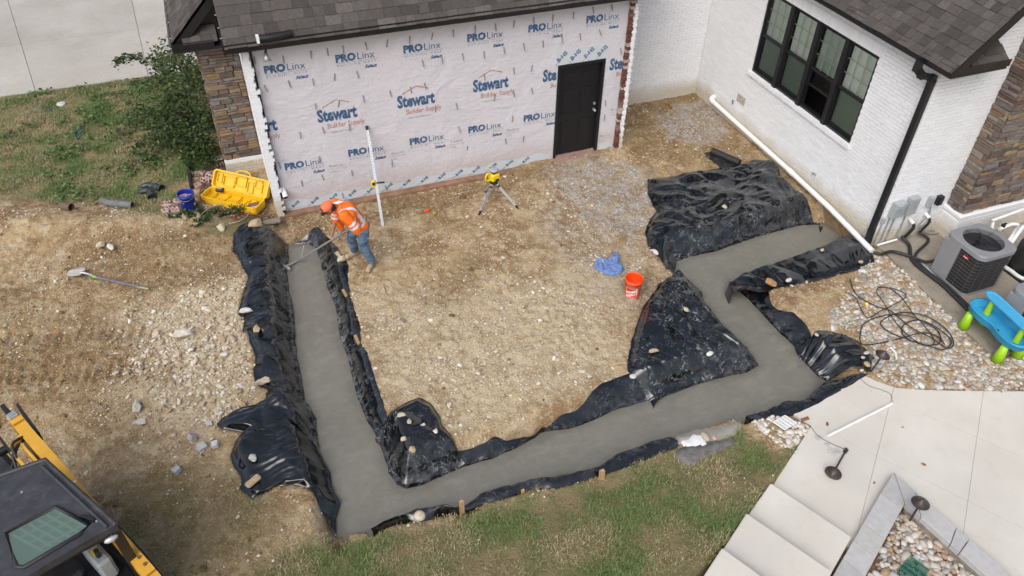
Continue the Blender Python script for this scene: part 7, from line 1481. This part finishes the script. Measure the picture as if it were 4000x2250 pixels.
tag(MB().tube(bez([np.array([*G(*k3(*p), .05)[:2], .06+gz1(*G(*k3(*p), .05)[:2])]) for p in ((1120, 1180), (1170, 1080), (1260, 980), (1420, 910), (1620, 885), (1900, 910), (1980, 1000), (1930, 1120), (1800, 1210), (1650, 1230))], 6), .012, 6).build('cable', mat('tan_cable', (.28, .24, .18), .7)), 'tan cable looping through weeds below the yellow case', 'cable')
p = G(1668, 817, .03); tag(MB().box((p[0], p[1], gz1(p[0], p[1])+.03), (.11, .05, .05), rz=.3, bev=.012).build('marking_tool', MT['orange']), 'small orange tool on the soil left of the tape measure', 'tool'); p = G(1698, 838, .03); tm = tag(MB().box((p[0], p[1], gz1(p[0], p[1])+.035), (.08, .06, .07), rz=.2, bev=.018).build('tape_measure', mat('tape_case', (.30, .28, .05), .5)), 'olive tape measure on the soil left of the tripod', 'tape measure')
for i, (px0, px1, lab) in enumerate((((1565, 1205+40), (1583, 1255), 'grey wood offcut on the central soil'), ((1498, 1110), (1508, 1150), 'thin dark twig on the central soil'))):
    a = G(*px0, .02); c_ = G(*px1, .02); a[2] = gz1(a[0], a[1])+.02; c_[2] = gz1(c_[0], c_[1])+.02; tag(MB().beam(a, c_, .05 if i == 0 else .012, .02).build('offcut' if i == 0 else 'twig', MT['oldwood']), lab, 'wood')
# downspout elbow on the roof edge, flood lamp
q = [np.array([x, -.40, 3.60]) for x in (-5.75, -5.55)]; de = thing('downspout_elbow', 'black ribbed downspout elbow lying in the roof gutter', 'downspout', (-5.3, -.38, 3.56)); P_ = bez([GY(1012, 152, -.36), GY(1060, 146, -.36), GY(1100, 138, -.34), GY(1138, 128, -.30)], 8); MB().tube(P_, [.055*(1+.08*(i % 2)) for i in range(len(P_))], 10).build('body', MT['black'], de); a = P_[0]; MB().span(a+np.array([-.045, -.04, -.06]), a+np.array([.0, .05, .06])).build('collar', MT['white'], de)
fl = thing('flood_light', 'silver flood lamp under the eave by the white corner', 'lamp', GY(1035, 205, -.2)); a = GY(1037, 208, -.2); c_ = a+np.array([-.01, -.08, -.10]); MB().lathe([(.0, .0), (.03, .0), (.045, .06), (.075, .13), (.07, .13), (.0, .11)], a, 18, Matrix.Rotation(R(180-20), 3, 'X')).build('reflector', MT['galv'], fl); MB().cyl(a, a+np.array([.03, .05, .08]), .02).build('bracket', MT['black'], fl)
lamp2 = thing('drain_spout', 'white pipe stub with dark mouth at the foundation corner', 'pipe', GY(1110, 755, -.15)); a = GY(1112, 755, -.1); MB().tube([a+np.array([-.03, .1, .05]), a, a+np.array([.0, -.07, -.05])], .05, 12).build('stub', MT['pvc'], lamp2); MB().cyl(a+np.array([0, -.071, -.051]), a+np.array([0, -.075, -.054]), .043).build('mouth', MT['dark'], lamp2)
# ================================================================ compact loader
MT['rusty'] = mat('rusty_steel', (.17, .075, .04), .8, .4, 30)
lf = np.array([.5, -.866, 0]); ll = np.array([.866, .5, 0]); A_ = np.array([-8.80, -6.64, 0]); B_ = np.array([-8.10, -7.73, 0])
ldr = thing('compact_loader', 'yellow and black compact track loader cut by the lower left corner', 'loader', (-9.3, -6.9, 0))
dusty = mat('dusty_black', (.035, .036, .042), .55, .25, 6, dirt=.35, dirtc=(.075, .075, .08)); LY = MT['loader_yellow']
roofP = [A_[:2], A_[:2]+np.array([.08, -.14]), B_[:2]+np.array([-.02, .06]), B_[:2], (-8.33, -7.80), (-8.98, -8.06), (-9.35, -8.15), (-9.95, -7.15), (-9.45, -6.76), (-9.23, -6.70)]
def poly_solid(P_, z0, z1, bev, name, mt, parent, seg=2):
    bm = bmesh.new(); n = len(P_); vs = [bm.verts.new((p[0], p[1], z)) for z in (z0, z1) for p in P_]
    for f in [tuple(range(n-1, -1, -1)), tuple(range(n, 2*n))]+[(i, (i+1) % n, n+(i+1) % n, n+i) for i in range(n)]: bm.faces.new([vs[i] for i in f])
    bmesh.ops.recalc_face_normals(bm, faces=bm.faces)
    if bev: bmesh.ops.bevel(bm, geom=[e for e in bm.edges if e.verts[0].co.z > z1-.001 and e.verts[1].co.z > z1-.001], offset=bev, segments=seg, affect='EDGES')
    c = cloc(parent); bmesh.ops.translate(bm, vec=(-c.x, -c.y, -c.z), verts=bm.verts); me_ = bpy.data.meshes.new(name); bm.to_mesh(me_); bm.free(); return obj(name, me_, mt, parent)
GQ = [np.array(p) for p in ((-9.09, -7.47), (-8.67, -7.32), (-8.36, -7.64), (-8.44, -7.72), (-8.91, -7.91), (-8.97, -7.88))]
gc = sum(GQ)/len(GQ)
# roof as a ring round the window opening
bm = bmesh.new(); ro = [bm.verts.new((*p, 2.0)) for p in roofP]; gi = [bm.verts.new((*(gc+(p-gc)*1.02), 2.0)) for p in GQ]
e1 = [bm.edges.new((ro[i], ro[(i+1) % len(ro)])) for i in range(len(ro))]; e2 = [bm.edges.new((gi[i], gi[(i+1) % len(gi)])) for i in range(len(gi))]
bmesh.ops.triangle_fill(bm, edges=e1+e2, use_beauty=True); ex = bmesh.ops.extrude_face_region(bm, geom=bm.faces[:]); bmesh.ops.translate(bm, vec=(0, 0, -.09), verts=[v for v in ex['geom'] if isinstance(v, bmesh.types.BMVert)]); bmesh.ops.recalc_face_normals(bm, faces=bm.faces); c = cloc(ldr); bmesh.ops.translate(bm, vec=(-c.x, -c.y, -c.z), verts=bm.verts); me_ = bpy.data.meshes.new('roof'); bm.to_mesh(me_); bm.free(); roof = obj('roof', me_, dusty, ldr)
MB().tube([np.array([*(A_[:2]+(B_[:2]-A_[:2])*f+np.array([-.06, -.035])), 2.008]) for f in (.05, .5, .97)], .018, 8).build('roof_rib', dusty, roof)
MB().tube([np.array([*p, 2.0]) for p in [A_[:2]+np.array([-.43, -.06]), A_[:2], A_[:2]+np.array([.08, -.14]), B_[:2]]], .025, 8).build('roof_trim', dusty, roof)
MB().tube([np.array([*(gc+(p-gc)*1.03), 2.005]) for p in GQ], .022, 8, True).build('window_seal', MT['rubber'], roof)
g = MB().add([np.array([*p, 2.008]) for p in GQ], [tuple(range(len(GQ)))]).build('roof_window', MT['cabglass'], roof, fix=False)
b = MB(); gm = mat('roof_guard', (.25, .36, .30), .6, .1, 6); u_ = GQ[2]-GQ[1]; v_ = GQ[0]-GQ[1]
for f in np.linspace(.04, .96, 6): b.beam(np.array([*(GQ[1]+v_*f+u_*.03), 1.985]), np.array([*(GQ[1]+v_*f+u_*(1.02-.05*f)), 1.985]), .022, .008)
for f in (.25, .55, .85): b.beam(np.array([*(GQ[1]+u_*f+v_*.02), 1.975]), np.array([*(GQ[1]+u_*f+v_*.98), 1.975]), .022, .008)
tag(b.build('roof_guard', gm, ldr), kind='stuff')
MB().add([np.array([*(gc+(p-gc)*1.1), 1.905]) for p in GQ], [tuple(range(len(GQ)))]).build('headliner', mat('headliner', (.05, .065, .06), .9), ldr, fix=False)
pa, pb_, pc, pd = A_[:2]+np.array([.03, -.10]), B_[:2]+np.array([-.06, .05]), np.array([-9.25, -8.02]), np.array([-9.9, -7.12])
for i, p in enumerate((pa, pb_, pc, pd)): MB().beam((*p, .55), (*p, 1.915), .09, .09, up=(.5, -.866, 0)).build('cab_post', MT['black'], ldr)
MB().beam((*pb_, 1.87), (*pc, 1.87), .07, .08).build('header', MT['black'], ldr)
lp = np.array([*(pb_+np.array([-.04, -.07])), 1.83]); MB().ball(lp, (.07, .035, .035), 14, 8, Matrix.Rotation(.35, 3, 'Z')).build('work_lamp', MT['alu'], ldr)
b = MB(); sdv = pb_-pa; Ls_ = np.linalg.norm(sdv); sdv = sdv/Ls_
for k in range(-14, int(Ls_/.06)+1):
    for s_ in (1, -1):
        u0 = k*.06; P0 = []; 
        for z in np.linspace(.9, 1.85, 12):
            u = u0+(z-.9)*.5 if s_ > 0 else Ls_-(u0+(z-.9)*.5)
            if 0.05 < u < Ls_-.05: P0.append(np.array([*(pa+sdv*u), z]))
        if len(P0) > 1: b.tube([P0[0], P0[-1]], .004, 4, caps=False)
tag(b.build('side_mesh', MT['black'], ldr, fix=False), kind='stuff')
cab0 = (pa+pb_+pc+pd)/4; ms = Matrix.Rotation(math.atan2(lf[1], lf[0]), 3, 'Z'); MB().box((*cab0, .78), (1.25, 1.1, .3), M=ms).build('cab_floor', MT['black'], ldr)
st_ = cab0+lf[:2]*.02; MB().box((*st_, 1.02), (.48, .48, .14), M=ms, bev=.04).build('seat', MT['rubber'], ldr); MB().box((*(st_-lf[:2]*.26), 1.3), (.13, .46, .55), M=ms, bev=.04).build('seat_back', MT['rubber'], ldr)
cn = cab0+ll[:2]*.40+lf[:2]*.28; MB().box((*cn, 1.12), (.42, .16, .34), M=ms, bev=.03).build('console', MT['grey_metal'], ldr); MB().cyl((*(cn+lf[:2]*.1), 1.28), (*(cn+lf[:2]*.14), 1.45), .025).build('joystick', MT['rubber'], ldr); MB().box((*(cn+lf[:2]*.03), 1.295), (.09, .07, .004), M=ms).build('warning_label', MT['laser_yellow'], ldr)
# lift arms
for k, (o1, o2) in enumerate(((.02, .10), (.10, -.02), (.16, .06))): MB().tube(bez([np.array([-9.30+o1, -5.72, 1.50]), np.array([-9.32, -6.0+o2, 1.50+.06*k]), np.array([-9.42+o1, -6.25, 1.42]), np.array([-9.55, -6.5+o2, 1.34])], 6), .018, 7).build('hydraulic_hose', MT['rubber'], ldr)
for f in (.62, .70, .93, .97): MB().cyl(r0_ := np.array([-9.33, -5.52, 1.52])+(np.array([-8.0, -7.89, 1.22])-np.array([-9.33, -5.52, 1.52]))*f+EZ*.09+ll*.02, r0_+EZ*.022, .018, n=8).build('bolt', MT['rusty'], ldr)
for p_ in ((-8.5, -7.05), (-9.3, -7.2), (-8.28, -7.62), (-9.0, -7.0)): MB().cyl((*p_, 2.0), (*p_, 2.008), .014, n=8).build('roof_bolt', MT['galv'], ldr)
MB().beam((-8.42, -7.52, 2.02), (-8.30, -7.62, 2.02), .03, .035).build('roof_bracket', MT['black'], ldr)
r0, r1_ = np.array([-9.33, -5.52, 1.52]), np.array([-8.0, -7.89, 1.22]); 
def arm(sh): 
    P_ = [r0+sh, r0+sh+(r1_-r0)*.55, r1_+sh, r1_+sh+np.array([.38, -.62, -.62])]; b = MB()
    for i in range(3): d_ = P_[i+1]-P_[i]; b.beam(P_[i]-d_*.01, P_[i+1]+d_*.015, .13, .20-.02*i)
    return b.build('lift_arm', LY, ldr)
arm(np.zeros(3)); arm(-ll*1.66)
for sh in (np.zeros(3), -ll*1.66):
    t0 = r0+sh; MB().beam(t0+np.array([-.12, .22, .03]), t0+np.array([-.12, .22, -.8]), .30, .05, up=ll).build('tower_plate', MT['black'], ldr); MB().beam(t0+ll*.09+np.array([-.06, .15, .06]), t0+ll*.09+lf*.28+EZ*-.1, .025, .24, up=EZ).build('tower_side', MT['black'], ldr); MB().beam(t0-ll*.25+np.array([-.06, .15, .06]), t0-ll*.25+lf*.34+EZ*-.1, .025, .30, up=EZ).build('tower_side', MT['black'], ldr)
    MB().box(t0+EZ*.112+lf*.03, (.16, .13, .02), M=ms).build('pin_cover', LY, ldr); MB().box(t0+EZ*.13+lf*-.02, (.10, .11, .05), M=ms, bev=.01).build('hydraulic_block', MT['galv'], ldr)
    MB().cyl(t0-ll*.24+lf*.32+EZ*.02, t0-ll*.04+lf*.26+EZ*.04, .035).build('pivot_pin', LY, ldr); MB().cyl(t0-ll*.75+lf*.22, t0-ll*.25+lf*.27, .05).build('cylinder', MT['black'], ldr)
    V = [(-.26, .0), (.20, -.02), (.30, -.10), (.22, -.20), (.05, -.16)]; q = t0-ll*.17+lf*.55+EZ*.04; b = MB()
    for o in (-.09, .03): b.add([q+lf*u+EZ*z+ll*o for u, z in V]+[q+lf*u+EZ*z+ll*(o+.03) for u, z in V], [(0, 1, 2, 3, 4), (9, 8, 7, 6, 5)]+[(i, (i+1) % 5, 5+(i+1) % 5, 5+i) for i in range(5)])
    b.build('link_plate', LY, ldr); MB().cyl(q+lf*.18-EZ*.07-ll*.1, q+lf*.18-EZ*.07+ll*.08, .055).build('link_pin', MT['black'], ldr)
hc = np.array([-9.85, -6.3, 0]); MB().box((*(hc[:2]), 1.0), (1.0, 1.15, .55), M=ms, bev=.06).build('engine_hood', dusty, ldr); MB().cyl((-9.62, -6.05, 1.27), (-9.5, -6.35, 1.30), .07).build('exhaust', mat('rusty_pipe', (.10, .06, .05), .8), ldr); MB().box((-9.45, -6.75, .6), (2.3, 1.1, .5), M=ms, bev=.05).build('chassis', LY, ldr)
for sh in (np.zeros(3), -ll*1.55):
    c0_ = np.array([-8.72, -6.62, .38])+sh-ll*.02; P_ = [c0_+lf*(s_*.75 if abs(s_) == 1 else 0)+v for s_, v in ()]
    out = [(.75+.33*math.cos(t), .33*math.sin(t)) for t in np.linspace(-PI/2, PI/2, 9)]+[(-.75+.33*math.cos(t), .33*math.sin(t)) for t in np.linspace(PI/2, 3*PI/2, 9)]
    b = MB(); n = len(out); V = [c0_+lf*u+EZ*z+ll*o for o in (-.18, .18) for u, z in out]; b.add(V, [tuple(range(n)), tuple(range(2*n-1, n-1, -1))]+[(i, (i+1) % n, n+(i+1) % n, n+i) for i in range(n)]); b.build('track', MT['rubber'], ldr)

# ================================================================ shrub
m = NT('leaf'); rv = m.rand(); m.col(m.mix(.25, m.ramp(rv, [(0, (.012, .025, .008)), (.4, (.03, .058, .014)), (.75, (.062, .10, .022)), (1, (.14, .13, .03))]), (.022, .042, .013))); m.rough(.55); m.b.inputs['Specular IOR Level'].default_value = .35; LEAF = m.m
def leaves(name, C_, size, seed, mt, parent=None, up=.35):
    rr = np.random.default_rng(seed); k = len(C_); d = rr.normal(size=(k, 3)); d[:, 2] = np.abs(d[:, 2])*up+d[:, 2]*.2; d /= np.linalg.norm(d, axis=1)[:, None]; n = rr.normal(size=(k, 3)); n[:, 2] += 1.1; s_ = np.cross(d, n); s_ /= np.linalg.norm(s_, axis=1)[:, None]+1e-9; n = np.cross(s_, d); L_ = size*rr.uniform(.6, 1.35, k)[:, None]
    V = np.stack([C_, C_+d*L_*.5+s_*L_*.27+n*L_*.06, C_+d*L_-n*L_*.1, C_+d*L_*.5-s_*L_*.27+n*L_*.06], 1).reshape(-1, 3); I_ = np.arange(k)*4; F = np.concatenate([np.stack([I_, I_+1, I_+2], 1), np.stack([I_, I_+2, I_+3], 1)]); me_ = np_mesh(name, V, F); setattr_f(me_, 'rnd', np.repeat(rr.uniform(0, 1, k), 4)); return obj(name, me_, mt, parent)
def bush(label, blobs, n, size, seed, stems):
    rr = np.random.default_rng(seed); C_ = []
    for (c, r_, w_) in blobs:
        m_ = int(n*w_); cl = rr.normal(size=(max(m_//28, 1), 3)); cl /= np.linalg.norm(cl, axis=1)[:, None]; cl *= rr.uniform(.35, 1, (len(cl), 1))**.5; cl[:, 2] = np.abs(cl[:, 2])*1.0-.15
        pick = cl[rr.integers(0, len(cl), m_)]+rr.normal(0, .13, (m_, 3)); C_.append(np.array(c)+pick*np.array(r_))
    C_ = np.vstack(C_); C_[:, 2] = np.maximum(C_[:, 2], .03); t = thing('shrub', label, 'shrub', (*stems[0][0][:2], 0)); c = np.array(cloc(t)); tag(leaves('foliage', C_-c, size, seed, LEAF, t), kind='stuff')
    for P_ in stems: MB().tube(bez(P_, 5), [float(q) for q in np.linspace(.018, .006, (len(P_)-1)*5+1)], 6).build('stem', MT['oldwood'], t)
    return t
bush('dark green leafy shrub growing against the stone pier and far wall', [((-7.15, 4.9, .55), (.62, 1.5, .95), .42), ((-7.25, 3.2, .3), (.75, 1.0, .75), .33), ((-7.0, 2.25, .15), (.38, .55, .6), .14), ((-7.75, 3.9, .06), (.85, 1.5, .3), .16)], 6800, .085, 5, [[(-7.1, 3.6, 0), (-7.2, 3.3, .5), (-7.4, 3.0, .9)], [(-7.1, 3.7, 0), (-7.0, 4.4, .7), (-7.1, 5.0, 1.3)], [(-7.05, 3.5, 0), (-6.95, 2.7, .4), (-7.0, 2.2, .55)], [(-7.1, 4.2, 0), (-7.6, 5.2, .9), (-8.1, 6.0, .9), (-8.5, 6.2, .65)]])
C_ = np.array([[-8.0-.5*f+RNG.normal(0, .05), 5.9+.35*f+RNG.normal(0, .05), .88-.25*f*f+RNG.normal(0, .05)] for f in RNG.uniform(-.5, 1, 170)]); t = thing('shrub_branch', 'arching leafy branch reaching over the driveway edge', 'branch', (-7.9, 5.8, 0)); tag(leaves('foliage', C_-np.array(cloc(t)), .11, 8, LEAF, t), kind='stuff'); MB().tube(bez([(-7.5, 5.3, .6), (-7.9, 5.8, .88), (-8.5, 6.25, .63)], 6), .008, 6).build('stem', MT['oldwood'], t)
# weeds below the yellow case
pw = [np.array([*G(*k3(*q), .05)[:2], 0]) for q in ((1080, 1060), (1180, 1150), (1340, 1060), (1780, 980), (1000, 1000), (700, 1090))]
bush('low green weeds between the blue bucket and the yellow case', [((p[0], p[1], .02), (.22, .18, .16), 1/6) for p in pw], 900, .07, 15, [[pw[1]+EZ*0, pw[1]+np.array([.05, .05, .12])]])
# ================================================================ grass
m = NT('grass_blade'); rv = m.attr('rnd'); dry = m.attr('dry')
gco = m.mix(dry, m.ramp(rv, [(0, (.085, .135, .035)), (.5, (.13, .20, .058)), (1, (.21, .275, .10))]), m.ramp(rv, [(0, (.24, .175, .09)), (.5, (.38, .30, .17)), (1, (.52, .44, .29))])); m.col(gco); m.rough(.65); m.b.inputs['Specular IOR Level'].default_value = .25; GRASS = m.m
def lawn(name, label, n, box, hmin, hmax, seed, dryb):
    rr = np.random.default_rng(seed); x = rr.uniform(box[0], box[1], n); y = rr.uniform(box[2], box[3], n); u_, v_, zz = seen(np.stack([x, y, 0*x+.1], 1)); k = (u_ > -60) & (u_ < 4060) & (v_ > -60) & (v_ < 2330); x, y = x[k], y[k]
    g = grass_mask(x, y); patch = fbm(x*1.6, y*1.6, 4, seed); dT = np.full(len(x), 9.); m_ = (x > TBX[0]) & (x < TBX[1]) & (y > TBX[2]) & (y < TBX[3]); dT[m_] = sdist(x[m_], y[m_], TR)[0]
    keep = (rr.uniform(0, 1, len(x)) < g*np.clip(.62+patch*1.9, .05, 1)) & (dT > .10) & (hard_mask(x, y) < .5); x, y, g, patch = x[keep], y[keep], g[keep], patch[keep]; k = len(x)
    bare = fbm(x*.9+7, y*.9, 4, seed+9); z = base_h(x, y)+.03*fbm(x*2.2, y*2.2, 3, 51)*g; h = rr.uniform(hmin, hmax, k)*(.55+.45*g)*np.clip(1+patch*.6, .5, 1.4)
    a = rr.uniform(0, 2*PI, k); ln = rr.uniform(.35, 1.15, k)*h; w_ = rr.uniform(.0025, .005, k); dx, dy = np.cos(a), np.sin(a); P0 = np.stack([x, y, z-.01], 1); sd2 = np.stack([-dy*w_, dx*w_, 0*w_], 1); mid = P0+np.stack([dx*ln*.35, dy*ln*.35, h*.6], 1); tip_ = P0+np.stack([dx*ln, dy*ln, h*.85], 1)
    V = np.stack([P0-sd2, P0+sd2, mid+sd2*.8, mid-sd2*.8, tip_], 1).reshape(-1, 3); I_ = np.arange(k)*5; F = np.concatenate([np.stack([I_, I_+1, I_+2], 1), np.stack([I_, I_+2, I_+3], 1), np.stack([I_+3, I_+2, I_+4], 1)])
    dry = np.clip(dryb+bare*1.9+(1-g)*.55+rr.normal(0, .22, k), 0, 1); me_ = np_mesh(name, V, F); setattr_f(me_, 'rnd', np.repeat(rr.uniform(0, 1, k), 5)); setattr_f(me_, 'dry', np.repeat(dry, 5)); return tag(obj(name, me_, GRASS), label, 'grass', None, 'stuff')
lawn('grass', 'worn patchy green and straw grass in front of the trench', 330000, (-10.3, 1.0, -10.6, -6.2), .024, .066, 3, .36)
lawn('grass', 'patchy green grass between driveway and spoil heap', 300000, (-12.2, -6.5, .3, 6.8), .03, .08, 4, .32)
# broad-leaved weeds in the far lawn
rr = np.random.default_rng(12); C_ = []
for i in range(260):
    x, y = rr.uniform(-11.5, -6.9), rr.uniform(1.2, 6.6)
    if fbm(np.array([x*.8]), np.array([y*.8]), 3, 91)[0]+(.25 if x > -10 and y > 2.5 else -.15) > .02: C_ += [(x+rr.normal(0, .08), y+rr.normal(0, .08), .05+rr.uniform(0, .06)) for _ in range(14)]
C_ = np.array(C_); m = NT('weed_leaf'); m.col(m.ramp(m.rand(), [(0, (.04, .085, .02)), (.6, (.075, .14, .035)), (1, (.13, .19, .06))])); m.rough(.6); o = leaves('broad_leaf_weeds', C_, .085, 21, m.m, None, .1); tag(o, 'broad leaved green weeds scattered through the far lawn', 'weeds', None, 'stuff')
